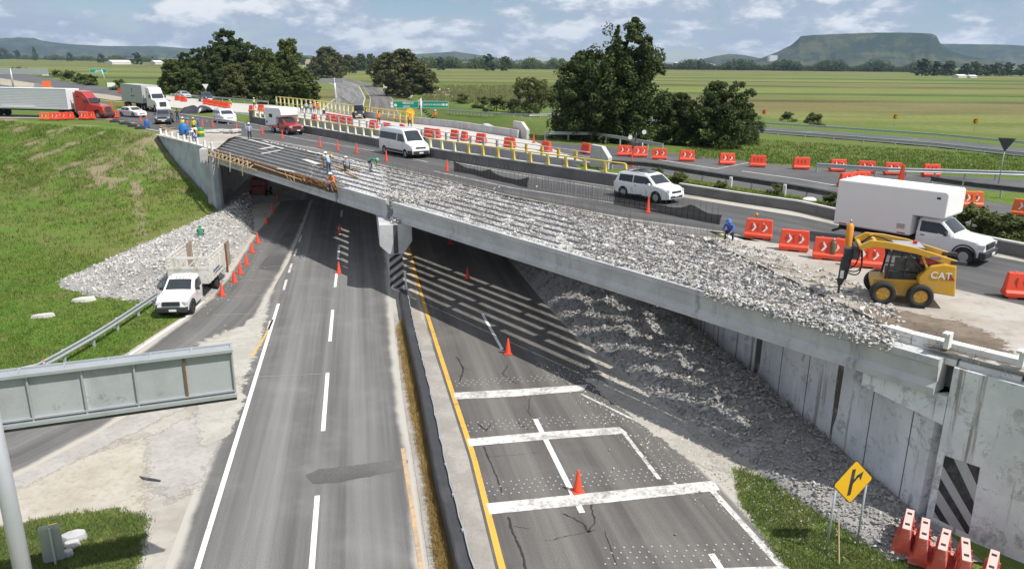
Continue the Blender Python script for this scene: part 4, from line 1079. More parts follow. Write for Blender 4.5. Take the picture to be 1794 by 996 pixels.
def suv(root, mat):
    prof = [(-2.2,.75),(-2.18,1.02),(-2.05,1.1),(-1.85,1.58),(-1.55,1.66),(-.6,1.70),(.15,1.66),(.5,1.55),(1.12,1.09),(1.25,1.05),(1.75,.98),(2.05,.86),(2.17,.70),(2.2,.5)]
    top, Wd = carbody(root, prof, .9, .26, 1.02, 1.66, [(-1.33,.40),(1.27,.40)], mat, .15)
    sidewin(root, Wd, lambda x: 1.05, lambda x: min(top(x)-.10, 1.50-.03*abs(x+.6)), -1.72, -.62); sidewin(root, Wd, lambda x: 1.05, lambda x: min(top(x)-.09, 1.50), -.55, .92)
    topglass(root, top, Wd, .52, 1.10); topglass(root, top, Wd, -2.03, -1.87, 'rear_window'); topglass(root, top, Wd, -1.1, .25, 'sunroof', .6, .6)
    for s in (-1, 1):
        part(root, 'roof_rail', m_plastic, (-.6, s*.66, 1.73), (1.7,.04,.04)); seam(root, Wd, [(-.58,1.05),(-.62,.7),(-.55,.4)], s); seam(root, Wd, [(.55,1.03),(.5,.7),(.6,.36)], s)
        part(root, 'headlight', m_lamp, (2.02, s*.62, .80), (.22,.34,.14), s*-.35); part(root, 'door_handle', m_plastic, (-.35, s*(Wd(-.35,.9)+.01), .90), (.16,.03,.03)); part(root, 'tail_light', m_redlamp, (-2.12, s*.72, 1.0), (.1,.2,.16))
    part(root, 'grille', m_plastic, (2.175, 0, .72), (.06,.9,.12)); part(root, 'lower_grille', m_plastic, (2.185, 0, .42), (.06,1.2,.14)); part(root, 'licence_plate', m_plate, (2.215, 0, .5), (.02,.4,.11), bev=0)
    part(root, 'sill_trim', m_plastic, (0, 0, .27), (1.8,1.77,.12)); mirrors(root, .78, .86, 1.08, mat)
    for x, y in ((-1.33,.78),(-1.33,-.78),(1.27,.78),(1.27,-.78)): wheel(root, x, y, .345, .23)
def sedan(root, mat):
    prof = [(-2.3,.72),(-2.28,.95),(-1.75,1.0),(-1.05,1.36),(-.6,1.43),(.1,1.42),(.45,1.32),(1.1,.95),(1.9,.82),(2.2,.66),(2.25,.45)]
    top, Wd = carbody(root, prof, .88, .22, .95, 1.42, [(-1.35,.37),(1.32,.37)], mat, .14)
    sidewin(root, Wd, lambda x: .97, lambda x: min(top(x)-.09, 1.32), -1.35, -.42); sidewin(root, Wd, lambda x: .97, lambda x: min(top(x)-.08, 1.32), -.36, .85)
    topglass(root, top, Wd, .47, 1.06); topglass(root, top, Wd, -1.7, -1.1, 'rear_window')
    for s in (-1, 1): part(root, 'headlight', m_lamp, (2.1, s*.6, .68), (.2,.34,.12), s*-.35)
    part(root, 'grille', m_plastic, (2.235, 0, .56), (.05,.8,.12)); mirrors(root, .75, .84, .98, mat)
    for x, y in ((-1.35,.77),(-1.35,-.77),(1.32,.77),(1.32,-.77)): wheel(root, x, y, .32, .21)
def minivan(root, mat):
    prof = [(-2.5,.75),(-2.48,1.1),(-2.25,1.6),(-1.9,1.72),(-.4,1.76),(.35,1.70),(.75,1.58),(1.55,1.12),(2.2,.98),(2.48,.78),(2.52,.5)]
    top, Wd = carbody(root, prof, .98, .24, 1.08, 1.72, [(-1.5,.38),(1.5,.38)], mat, .16)
    sidewin(root, Wd, lambda x: 1.12, lambda x: min(top(x)-.1, 1.56), -2.1, -.72); sidewin(root, Wd, lambda x: 1.12, lambda x: min(top(x)-.1, 1.56), -.65, .3); sidewin(root, Wd, lambda x: 1.12, lambda x: min(top(x)-.08, 1.56), .36, 1.3)
    topglass(root, top, Wd, .78, 1.5); topglass(root, top, Wd, -2.46, -2.28, 'rear_window')
    for s in (-1, 1): part(root, 'headlight', m_lamp, (2.33, s*.68, .86), (.22,.4,.14), s*-.35); seam(root, Wd, [(.33,1.1),(.33,.4)], s)
    part(root, 'grille', m_chrome, (2.49, 0, .74), (.05,.8,.12)); part(root, 'licence_plate', m_plate, (2.54, 0, .5), (.02,.4,.11), bev=0); mirrors(root, 1.1, .95, 1.14, mat)
    for x, y in ((-1.5,.87),(-1.5,-.87),(1.5,.87),(1.5,-.87)): wheel(root, x, y, .335, .22)
def van(root, mat):
    prof = [(-2.95,.9),(-2.95,2.2),(-2.85,2.34),(-2.0,2.40),(.9,2.38),(1.25,2.28),(2.05,1.40),(2.2,1.32),(2.75,1.15),(2.95,.95),(3.0,.5)]
    top, Wd = carbody(root, prof, 1.0, .36, 1.35, 2.36, [(-1.95,.42),(1.85,.42)], mat, .15, .14, .03)
    sidewin(root, Wd, lambda x: 1.42, lambda x: 2.02, -2.8, .35); sidewin(root, Wd, lambda x: 1.38, lambda x: min(top(x)-.12, 2.02), .5, 1.75)
    topglass(root, top, Wd, 1.28, 2.02, e=.04)
    for s in (-1, 1):
        part(root, 'headlight', m_lamp, (2.72, s*.74, 1.0), (.28,.3,.26), s*-.3); seam(root, Wd, [(.42,2.05),(.42,.5)], s); seam(root, Wd, [(-1.0,1.3),(-1.0,.5)], s); seam(root, Wd, [(1.55,1.3),(1.4,.6)], s)
        part(root, 'side_trim', m_plastic, (-.05, s*.975, .52), (2.9,.06,.2)); part(root, 'bumper_corner', m_plastic, (2.62, s*.84, .52), (.6,.22,.34), s*-.2)
    part(root, 'grille', m_plastic, (2.925, 0, .86), (.08,1.0,.28)); part(root, 'bumper', m_plastic, (2.9, 0, .5), (.26,1.6,.34), bev=.05); part(root, 'licence_plate', m_plate, (3.04, 0, .5), (.02,.4,.12), bev=0)
    part(root, 'badge_bar', m_chrome, (2.975, 0, .9), (.02,.7,.05), bev=0); mirrors(root, 1.72, .98, 1.55, m_plastic, (.12,.22,.3))
    for x, y in ((-1.95,.86),(-1.95,-.86),(1.85,.86),(1.85,-.86)): wheel(root, x, y, .36, .24)
def cab(root, mat, x0, scale=1., bumper=True):    # pickup style cab, rear of cab at x0
    prof = [(x0,1.0),(x0+.02,1.72),(x0+.15,1.78),(x0+.75,1.78),(x0+1.0,1.70),(x0+1.55,1.22),(x0+1.7,1.17),(x0+2.5,1.08),(x0+2.75,.95),(x0+2.82,.55)]
    prof = [(x0+(x-x0)*scale, z) for x, z in prof]; xf = x0+2.82*scale; ax = x0+2.08*scale
    top, Wd = carbody(root, prof, .91, .36, 1.12, 1.76, [(ax,.42)], mat, .13)
    sidewin(root, Wd, lambda x: 1.17, lambda x: min(top(x)-.09, 1.64), x0+.14, x0+1.32*scale); topglass(root, top, Wd, x0+1.02*scale, x0+1.53*scale)
    topglass(root, top, Wd, x0+.02, x0+.12, 'rear_window')
    for s in (-1, 1):
        part(root, 'headlight', m_lamp, (xf-.17, s*.66, .88), (.26,.36,.16), s*-.35); seam(root, Wd, [(x0+1.34*scale,1.15),(x0+1.3*scale,.42)], s); part(root, 'door_handle', m_plastic, (x0+.3, s*(Wd(x0+.3,1.02)+.01), 1.03), (.2,.04,.04))
        b = MB(); Pp = [(ax+.47*math.cos(t_*math.pi/12), s*(.905), .40+.47*math.sin(t_*math.pi/12)) for t_ in range(13)]
        for a, c_ in zip(Pp, Pp[1:]): b.beam(a, c_, .08, .06)
        b.build('wheel_arch', m_plastic, root)
    part(root, 'grille', m_plastic, (xf-.01, 0, .84), (.08,.95,.24)); part(root, 'bumper', m_plastic, (xf-.04, 0, .50), (.30,1.72,.30), bev=.06); part(root, 'licence_plate', m_plate, (xf+.125, .1, .5), (.02,.4,.12), bev=0)
    mirrors(root, x0+1.28*scale, .9, 1.24, m_plastic, (.12,.22,.18)); return ax, xf

def place(fn, mat, px, py, heading_deg, lp, label, cat, name, z=ZD, group=None):
    """stand the vehicle so that its wheel contact lp sits on the road spot seen at the pixel"""
    h = R_(heading_deg); p = G(px, py, z); o = Vector((p.x-(lp[0]*math.cos(h)-lp[1]*math.sin(h)), p.y-(lp[0]*math.sin(h)+lp[1]*math.cos(h)), z+.014))
    root = empty(name, o, h, label, cat, group); fn(root, mat) if mat else fn(root); return root
place(suv, p_white, 1148, 356, -48.5, (1.27,-.85), 'white SUV with a dark sunroof driving past the broken deck', 'suv', 'suv')
place(van, p_white, 710, 277, -52.5, (1.85,-.95), 'white passenger van with a long dark side window on the upper road', 'van', 'van')
place(minivan, p_white, 388, 216.5, -55, (1.5,-.9), 'white minivan on the upper road left of the camper pickup', 'minivan', 'minivan')
place(sedan, p_white, 234, 206, -30, (1.32,-.8), 'white sedan beside the nose of the red truck', 'car', 'sedan')

def box_truck(root):
    ax, xf = cab(root, p_white, .35)
    m_box = M('white_box_panel', (.78,.78,.77), .45, 0, .03, 1.5, dirt=.1, dcol=(.6,.6,.58))
    b = MB(); sec = [(-3.35,.92),(.18,.92),(.18,1.86),(1.45,1.86),(1.52,1.95),(1.52,2.95),(1.44,3.05),(-3.35,3.05)]
    b.prism(sec, lambda x, z: Vector((x, -1.08, z)), lambda x, z: Vector((x, 1.08, z))); bx = b.build('cargo_box', m_box, root, bevel=.05)
    b = MB()
    for s in (-1, 1): b.beam((-3.3, s*1.09, .95), (.15, s*1.09, .95), .03, .05)
    b.build('box_sill', m_galv, bx); part(bx, 'marker_lamp', m_plastic, (1.15, -1.085, 2.75), (.16,.02,.1)); part(bx, 'reflector', m_redlamp, (-2.9,-1.085,1.0), (.35,.015,.04), bev=0); part(bx, 'reflector', m_redlamp, (-.2,-1.085,1.0), (.35,.015,.04), bev=0)
    part(bx, 'notice_panel', m_rim, (-.25,-1.084,1.30), (.36,.012,.22), bev=0)
    part(root, 'chassis', m_black, (-1.5, 0, .68), (3.7,.9,.22)); part(root, 'rear_bumper', m_steeld, (-3.4, 0, .55), (.1,1.9,.12)); part(root, 'mudguard', m_black, (-2.7,-.8,.5), (.04,.4,.5))
    for x, y in ((-1.75,.8),(-1.75,-.8),(ax,.8),(ax,-.8)): wheel(root, x, y, .37, .24, rimr=.58)
place(box_truck, None, 1684, 464, -47.5, (2.43,-.92), 'white pickup truck with a tall plain white cargo box', 'box truck', 'box_truck')

def camper(root):
    ax, xf = cab(root, p_red, -.35, 1.0)
    part(root, 'truck_bed', p_red, (-1.5, 0, .85), (2.3,1.8,.55), bev=.04)
    m_c = M('white_camper', (.74,.75,.76), .5, 0, .05, 2, dirt=.15, dcol=(.55,.55,.55))
    b = MB(); sec = [(-3.05,.72),(-.42,.95),(-.42,1.85),(.62,1.85),(.95,2.1),(.75,2.75),(.5,2.9),(-2.8,2.85),(-3.05,2.6)]
    b.prism(sec, lambda x, z: Vector((x, -1.05, z)), lambda x, z: Vector((x, 1.05, z))); cb_ = b.build('camper_shell', m_c, root, bevel=.08)
    part(cb_, 'camper_window', m_glass, (-1.6, -1.055, 1.95), (.8,.015,.4), bev=0); part(cb_, 'camper_vent', m_steeld, (-2.6,-1.055,1.2), (.3,.015,.3), bev=0)
    for x, y in ((-1.6,.78),(-1.6,-.78),(ax,.8),(ax,-.8)): wheel(root, x, y, .37, .24)
place(camper, None, 503, 236.5, -46, (1.73,-.9), 'red pickup carrying a white camper shell over its cab', 'pickup truck', 'camper_pickup')
def pickup(root, mat):
    ax, xf = cab(root, mat, -.45, 1.0)
    part(root, 'truck_bed', mat, (-1.55, 0, .82), (2.3,1.82,.62), bev=.05); part(root, 'bed_liner', m_black, (-1.55, 0, 1.12), (2.1,1.6,.04), bev=0); part(root, 'hood_stripe', p_white, (xf+.05, 0, .66), (.1,1.0,.12), bev=.02)
    for x, y in ((-1.7,.78),(-1.7,-.78),(ax,.8),(ax,-.8)): wheel(root, x, y, .38, .25)
place(pickup, p_grey, 300, 218, -72, (1.63,.9), 'dark grey pickup stopped beside the crew, facing the bridge', 'pickup truck', 'pickup')
place(pickup, p_blue, 362, 178, -52, (0,0), 'dark pickup parked in the shade below the dark trees', 'pickup truck', 'pickup')
place(sedan, paint('pale_car_paint', (.45,.48,.5)), 322, 172, -45, (0,0), 'pale car half hidden behind the red barriers by the dark trees', 'car', 'sedan')

def stake_truck(root):
    ax, xf = cab(root, p_white, .6, 1.12)
    b = MB()
    for k in (-.5,-.2,0,.2,.5): b.box((1.7, k, 1.84), (.07,.07,.05))
    b.build('roof_lamps', M('amber', (.6,.3,.05), .3), root)
    m_w = M('chipped_white_paint', (.66,.65,.60), .65, 0, .1, 5, dirt=.6, dcol=(.30,.17,.09)); z0 = 1.0; zt = 2.25
    part(root, 'chassis', m_black, (-1.3, 0, .72), (4.2,.95,.28)); part(root, 'bed_floor', m_steeld, (-1.55, 0, z0), (3.7,2.3,.14))
    for s in (-1, 1):
        b = MB(); b.box((-1.55, s*1.17, 1.50), (3.7,.06,.92)); 
        for k in range(3): b.box((-1.55, s*1.17, 2.04+k*.24), (3.7,.05,.15))
        for k in range(7): b.box((-3.3+k*.585, s*1.2, 1.82), (.07,.05,1.6))
        sd = b.build('side_rack', [m_w], root)
        b = MB(); b.box((-1.2, s*1.235, 1.55), (1.3,.012,.1)); b.box((-1.7, s*1.235, 1.36), (1.6,.012,.05)); b.build('side_lettering_band', M('blue_band', (.08,.12,.25), .6), sd)
    b = MB(); b.box((.32, 0, 2.58), (.09,2.4,.12)); b.box((.32, 0, 1.95), (.09,2.4,.16)); b.box((.32, 0, 1.45), (.06,2.3,.9))
    for y in (-1.15,-.6,0,.6,1.15): b.box((.32, y, 2.26), (.06,.09,.6))
    for y in (-.3,.3): b.beam((.33, y-.25, 2.02), (.33, y+.25, 2.54), .06, .07)
    b.build('headboard', m_w, root)
    b = MB(); b.box((-3.42, 1.25, 1.6), (.06,.14,1.9)); b.box((-3.42, -1.25, 1.6), (.06,.14,1.9)); b.build('rear_post', m_rust, root)
    b = MB(); b.box((-4.0, 1.18, 1.75), (1.15,.05,1.6), 0); b.build('open_gate', M('rusty_gate', (.30,.23,.16), .8, 0, .3, 5, dirt=.6, dcol=(.5,.48,.42)), root)
    b = MB(); b.box((-4.0, -1.18, 1.75), (1.15,.05,1.6), 0); b.build('open_gate', MATS['rusty_gate'], root)
    b = MB()
    for x, y in ((-1.9,.78),(-1.9,-.78)): wheel(root, x, y, .42, .5, m_steeld)
    for x, y in ((ax,.8),(ax,-.8)): wheel(root, x, y, .40, .26, m_steeld)
    # boards and cement bags lying on the bed
    b = MB(); b.beam((-2.6,-.2,1.15), (-.9,.35,1.5), .3, .1); b.beam((-2.4,.5,1.2), (-1.0,-.1,1.6), .2, .06); b.build('load_boards', m_wood, root)
place(stake_truck, None, 340, 549, -84, (2.93,.92), 'white stake bed truck with open rusty rear gates parked by the rubble', 'truck', 'stake_truck', 0.0)
def tractor(root, mat):      # conventional truck tractor, cab front at +x
    b = MB(); sec = [(-1.1,1.0),(-1.1,3.3),(-.9,3.75),(.2,3.6),(.9,2.75),(1.35,2.0),(2.9,1.75),(3.2,1.5),(3.25,.6),(2.7,.55),(2.55,1.05),(2.2,1.2),(1.75,1.05),(1.6,.6),(-1.1,.6)]
    b.prism(sec, lambda x, z: Vector((x, -1.0 if z < 2.1 else -.95, z)), lambda x, z: Vector((x, 1.0 if z < 2.1 else .95, z))); b.build('cab', mat, root, bevel=.09)
    for s in (-1, 1):
        b = MB(); b.add([(.25, s*1.012, 2.15),(1.12, s*1.012, 2.15),(.86, s*.965, 2.68),(.3, s*.965, 2.75)], [(0,1,2,3)]); b.build('side_window', m_glass, root, fix=False)
        b = MB(); b.add([(-.85, s*.965, 2.6),(-.35, s*.965, 2.6),(-.35, s*.965, 3.0),(-.85, s*.965, 3.0)], [(0,1,2,3)]); b.build('sleeper_window', m_glass, root, fix=False)
        part(root, 'headlight', m_lamp, (3.05, s*.82, 1.3), (.3,.3,.25)); part(root, 'mirror', m_plastic, (1.05, s*1.2, 2.35), (.1,.22,.5)); part(root, 'exhaust', m_chrome, (-1.25, s*.85, 2.2), (.14,.14,2.6)); part(root, 'fuel_tank', m_chrome, (0, s*.95, .75), (1.5,.4,.5), bev=.12)
    b = MB(); b.add([(1.34,-.86,2.08),(1.34,.86,2.08),(.93,.82,2.72),(.93,-.82,2.72)], [(0,1,2,3)]); o = b.build('windshield', m_glass, root, fix=False); o.location = (.07,0,.05)
    part(root, 'grille', m_steeld, (3.235, 0, 1.25), (.08,1.0,.75)); part(root, 'bumper', mat if mat != p_red else m_steeld, (3.3, 0, .6), (.2,2.2,.4), bev=.06); part(root, 'frame', m_black, (-1.8, 0, .8), (3.4,.9,.25))
    for x in (2.2,-2.3,-3.5):
        for s in (-1, 1): wheel(root, x, s*(.85 if x > 0 else .8), .5, .3 if x > 0 else .55)
def trailer(root, x0, x1, mat, lettering=False):
    b = MB(); b.box(((x0+x1)/2, 0, 2.55), (x1-x0, 2.5, 2.75)); tr = b.build('trailer_box', mat, root, bevel=.05)
    b = MB()
    for s in (-1, 1): b.beam((x0, s*1.26, 1.2), (x1, s*1.26, 1.2), .03, .12); b.beam((x0, s*1.26, 3.9), (x1, s*1.26, 3.9), .03, .08)
    b.build('trailer_rail', m_galv, tr); part(root, 'trailer_chassis', m_black, ((x0+x1)/2, 0, 1.02), (x1-x0-.4, 1.1, .25))
    for x in (x0+1.2, x0+2.5):
        for s in (-1, 1): wheel(root, x, s*.9, .5, .5)
    return tr
m_ribbed = M('white_trailer', (.70,.72,.74), .5, .0, .04, 2, dirt=.15, dcol=(.5,.5,.5)); m_gtr = M('grey_trailer', (.42,.42,.42), .55, 0, .06, 2)
def semi_red(root):
    tractor(root, p_red); tr = trailer(root, -16.5, -2.0, m_ribbed)
    b = MB()
    for k in range(11): b.beam((-16.5, -1.262, 1.5+k*.215), (-2.0, -1.262, 1.5+k*.215), .012, .03)
    b.build('side_ribs', m_galv, tr); part(tr, 'skirt_panel', p_white, (-10.0, -1.27, 1.5), (5.5,.02,.35), bev=0)
place(semi_red, None, 172, 208.5, -11, (2.2,-.95), 'red truck tractor pulling a long white ribbed trailer', 'semi truck', 'semi_truck')
def semi_white(root):
    tractor(root, p_white); tr = trailer(root, -12.6, -2.0, m_gtr)
    m_l = M('dark_lettering', (.05,.05,.06), .6); b = MB(); b.prism([(-7.2,2.6),(-6.9,3.3),(-6.5,3.45),(-6.7,3.0),(-6.95,2.9)], lambda x, z: Vector((x, -1.262, z)), lambda x, z: Vector((x, -1.258, z)))
    for k in range(6): b.box((-7.35+k*.26, -1.26, 2.15), (.16,.012,.2))
    b.build('trailer_emblem', m_l, tr)
place(semi_white, None, 272, 197, -47, (2.2,-.95), 'white truck tractor with a tall grey box trailer coming towards the bridge', 'semi truck', 'semi_truck')
place(sedan, p_white, 655, 133, -78, (0,0), 'white car far away on the lower road beyond the bridges', 'car', 'sedan', .0)
def jeep(root):
    b = MB(); b.box((0,0,.85), (3.4,1.5,.6)); b.box((-.5,0,1.5), (1.6,1.4,.75), taper=.9); b.build('body', p_blue, root, bevel=.06)
    part(root, 'windshield', m_glass, (.36,0,1.5), (.04,1.15,.5)); part(root, 'bumper', m_steeld, (1.75,0,.6), (.12,1.6,.15)); part(root, 'licence_plate', m_plate, (1.82,0,.6), (.02,.4,.14), bev=0)
    for s in (-1, 1): part(root, 'headlight', m_lamp, (1.7, s*.55, .95), (.06,.2,.2)); 
    for x in (-1.1, 1.1):
        for s in (-1, 1): wheel(root, x, s*.75, .38, .26)
place(jeep, None, 630, 208, -75, (1.1,0), 'small dark blue utility vehicle standing on the second bridge deck', 'utility vehicle', 'utility_vehicle')
def compressor(root):
    m = M('machine_red', (.16,.02,.015), .5, 0, .1, 4, dirt=.3)
    b = MB(); b.box((0,0,1.3), (2.6,1.7,1.5), taper=.92); b.build('body', m, root, bevel=.12); part(root, 'hood', m, (1.5,0,1.0), (1.0,1.4,.8), bev=.1)
    part(root, 'window', m_glass, (.2,-.86,1.6), (1.2,.02,.5)); 
    for x in (-1.0, 1.4):
        for s in (-1, 1): wheel(root, x, s*.8, .45, .3)
place(compressor, None, 458, 345, -80, (0,0), 'red machine standing in the dark under the far end of the bridge', 'machine', 'compressor', 0.)

# ------------------------------------------------------------------ skid steer with hydraulic hammer
m_cat = M('machine_yellow', (.58,.32,.03), .42, 0, .08, 4, dirt=.45, dcol=(.42,.33,.20)); m_dk = M('machine_black', (.035,.035,.037), .5, .1, .2, 8, dirt=.5, dcol=(.12,.11,.10))
def skid(root):
    # x forward (towards the hammer), y left side seen by the camera
    b = MB(); b.prism([(-1.0,.30),(.85,.30),(.95,.62),(.95,.86),(-.55,.92),(-1.0,.90)], lambda x, z: Vector((x,-.55,z)), lambda x, z: Vector((x,.55,z))); b.build('chassis', m_cat, root, bevel=.04)
    b = MB(); b.prism([(-.55,.60),(-1.72,.50),(-1.60,1.62),(-1.2,1.66),(-.78,1.55),(-.45,1.05)], lambda x, z: Vector((x,-.80,z)), lambda x, z: Vector((x,.80,z))); eng = b.build('engine_housing', m_cat, root, bevel=.06)
    part(eng, 'rear_grille', m_dk, (-1.64,0,1.15), (.06,1.2,.7), bev=.02); part(eng, 'side_vent', m_dk, (-.9,0,1.62), (.5,1.3,.06), bev=.02)
    part(eng, 'red_hose_bundle', M('hose_red', (.35,.04,.03), .6), (-.72,.60,1.66), (.55,.18,.22), bev=.05)
    # wheels
    for x in (-.60, .62):
        for s in (-1, 1): wheel(root, x, s*.80, .43, .30, m_cat, rimr=.55)
    # cab frame
    b = MB()
    for s in (-1, 1):
        b.beam((.55,s*.46,.85), (.42,s*.46,2.0), .07, .07); b.beam((-.55,s*.46,1.0), (-.60,s*.46,2.02), .08, .08); b.beam((.42,s*.46,2.0), (-.60,s*.46,2.02), .07, .07); b.beam((-.05,s*.46,.9), (-.08,s*.46,2.0), .04, .04); b.beam((.5,s*.46,1.25), (-.55,s*.46,1.25), .04, .04)
    b.box((-.08,0,2.04), (1.15,1.02,.07)); b.box((-.58,0,1.5), (.05,.9,1.0)); b.box((.0,0,1.0), (.9,.9,.3)); cabf = b.build('cab', m_dk, root, bevel=.01)
    part(cabf, 'seat', m_dk, (-.25,0,1.25), (.45,.5,.5), bev=.06); part(cabf, 'side_mesh', m_dk, (-.1,.45,1.45), (.85,.012,.5), bev=0)
    part(cabf, 'roof_plate', m_galv, (-.1,0,2.10), (.95,.95,.05), bev=.02); part(cabf, 'beacon', M('beacon_red', (.55,.02,.02), .2), (-.35,-.1,2.18), (.14,.14,.12), bev=.03); part(cabf, 'work_light', m_lamp, (.45,.4,1.95), (.08,.16,.12))
    # lift arms raised
    for s in (-1, 1):
        b = MB(); b.prism([(-1.55,1.58),(-1.62,1.78),(-.2,2.16),(.62,2.28),(1.25,2.30),(1.62,2.06),(1.50,1.90),(1.12,2.06),(.5,2.02),(-.3,1.92),(-1.3,1.62)], lambda x, z: Vector((x,s*.62,z)), lambda x, z: Vector((x,s*.74,z))); arm = b.build('lift_arm', m_cat, root, bevel=.02)
        b = MB(); b.beam((-.95,s*.68,.95), (-.5,s*.68,1.85), .08, .08); b.build('arm_link', m_cat, root, bevel=.01)
        b = MB(); b.tube([(-.95,s*.60,1.0),(.1,s*.60,1.98)], .04, 8); b.build('lift_cylinder', m_dk, root)
        part(root, 'arm_pivot', m_dk, (-1.65,s*.68,1.72), (.5,.18,.12), bev=.02)
    b = MB(); b.beam((1.5,-.62,1.98), (1.5,.62,1.98), .14, .12); b.beam((1.05,-.62,2.2), (1.05,.62,2.2), .12, .1); b.build('cross_member', m_cat, root, bevel=.02)
    b = MB(); b.box((1.62,0,1.72), (.16,.8,.5)); b.build('coupler', m_dk, root, bevel=.02)
    # hammer hanging from the coupler
    b = MB(); b.box((1.84,.05,1.62), (.30,.38,.42)); b.lathe([(.15,.62),(.17,.9),(.19,1.45)], Matrix.Translation((1.98,.05,0)) @ Matrix.Rotation(-.08, 4, 'Y'), 10); b.lathe([(.08,.38),(.15,.62)], Matrix.Translation((1.98,.05,0)), 10); hm = b.build('hydraulic_hammer', m_dk, root, bevel=.02)
    b = MB(); b.lathe([(.0,.0),(.045,.1),(.045,.42)], Matrix.Translation((1.99,.05,0)), 8); b.build('chisel', m_steeld, hm)
    part(hm, 'hammer_label', m_white, (1.98,.27,.85), (.12,.01,.3), bev=0)
    for k, (dy, dz) in enumerate(((.18,0),(.24,.06),(-.1,.02))):
        b = MB(); pts = []
        for i in range(13):
            t_ = i/12; pts.append((1.45+.42*t_-.25*math.sin(math.pi*t_)*(1.1 if k < 2 else .6), dy, 1.95+dz-1.0*t_-.55*math.sin(math.pi*t_)*(.9-.2*k)))
        b.tube(pts, .025, 6); b.build('hydraulic_hose', m_black, root)
    b = MB(); b.tube([(1.5,.3,2.1),(1.2,.45,2.42),(.8,.5,2.36),(.4,.6,2.2)], .025, 6); b.build('hydraulic_hose', m_black, root)
    # lettering on the engine side
    def txt(s_, size, loc, mat, name, dx=0):
        cu = bpy.data.curves.new(name, 'FONT'); cu.body = s_; cu.size = size; cu.extrude = .003; cu.offset = .006; ob = bpy.data.objects.new(name, cu); COL.objects.link(ob)
        bpy.context.view_layer.update(); me = bpy.data.meshes.new_from_object(ob.evaluated_get(bpy.context.evaluated_depsgraph_get())); bpy.data.objects.remove(ob)
        me.materials.clear(); me.materials.append(mat); o = bpy.data.objects.new(name, me); COL.objects.link(o); o.rotation_euler = (math.pi/2, 0, math.pi); o.location = loc; o.parent = root; KIDS.setdefault(root.name, []).append(o); return o
    txt('CAT', .34, (-.82,.812,1.12), m_white, 'side_lettering'); 
    b = MB(); b.add([(-1.30,.809,1.10),(-1.62,.809,1.08),(-1.45,.809,1.30)], [(0,1,2)]); b.build('side_emblem', M('emblem_red', (.35,.04,.03), .5), root, fix=False)
    b = MB(); b.box((-.9,.745,1.83), (.34,.012,.09)); b.build('model_plate', M('badge_purple', (.25,.12,.22), .5), root)
place(skid, None, 1544, 535, 163, (.62,.95), 'yellow skid steer loader breaking the deck with a hydraulic hammer', 'loader', 'skid_steer')
# ================================================================== PLASTIC BARRIERS AND CONES
def plastic(name, col): return M(name, col, .5, 0, .08, 3, dirt=.35, dcol=tuple(x*.6+.12 for x in col))
m_bar = plastic('orange_red_plastic', (.72,.07,.025)); m_baro = plastic('orange_plastic', (.72,.14,.03)); m_barw = M('sun_bleached_plastic', (.55,.09,.06), .6, 0, .2, 2.5, dirt=.8, dcol=(.70,.50,.45)); m_refl = M('white_reflective', (.75,.74,.72), .5)
def barrier(root, mat, chev=True, L=1.3, sealed=None):
    sec = [(-.30,.06),(-.30,.22),(-.20,.30),(-.11,.95),(.11,.95),(.20,.30),(.30,.22),(.30,.06)]
    b = MB(); b.prism(sec, lambda y, z: Vector((-L/2+(.05 if z > .3 else 0), y, z)), lambda y, z: Vector((L/2-(.05 if z > .3 else 0), y, z)))
    o = b.build('shell', mat, root, bevel=.025)
    for x in (-L*.3, L*.3): part(root, 'foot', mat, (x, 0, .04), (.3,.56,.08), bev=.01)
    for x in (-L*.25, L*.25): part(root, 'filler_cap', m_plastic if mat is m_barw else mat, (x, 0, .955), (.14,.14,.05), bev=.02)
    if mat is m_barw: part(root, 'top_cap', M('pale_pink_plastic', (.66,.46,.42), .6, 0, .2, 4), (0,0,.955), (L-.1,.225,.03), bev=.01)
    b = MB()
    for s in (-1, 1):
        for x in (-L*.22, 0, L*.22) : b.box((x, s*.165, .55), (.05,.05,.5))
    b.build('rib', mat, root)['kind'] = 'stuff'
    if chev:
        for s in (-1, 1):
            for x in (-L*.26, L*.14):
                b = MB(); d = 1 if s < 0 else -1
                def q(a, z): return Vector((x+a, s*(.205-(z-.3)*.138+.012), z))
                sx = 1
                b.add([q(0,.38),q(.09,.38),q(.25,.58),q(.09,.80),q(0,.80),q(.14,.58)], [(0,1,2,5),(5,2,3,4)]); b.build('chevron', m_refl, root, fix=False)
def make(fn, name, *a, **k):
    r = empty(name); fn(r, *a, **k); return r
B0 = {'c': make(barrier, 'water_barrier', m_bar, True), 'p': make(barrier, 'water_barrier', m_bar, False), 'o': make(barrier, 'water_barrier', m_baro, True), 'w': make(barrier, 'water_barrier', m_barw, True)}
USED = set()
def put(protos, key, loc, rz, label, cat, group, lean=None, scale=1.):
    o = protos[key]
    if (id(protos), key) in USED: o = copy_tree(o)
    USED.add((id(protos), key)); o.location = loc; o.rotation_euler = (lean or 0, 0, rz); o.scale = (scale,)*3; tag(o, label, cat, group); return o
ORD = ['first','second','third','fourth','fifth','sixth','seventh','eighth','ninth','tenth','eleventh','twelfth','thirteenth','fourteenth','fifteenth','sixteenth','seventeenth','eighteenth']
hd = -.85
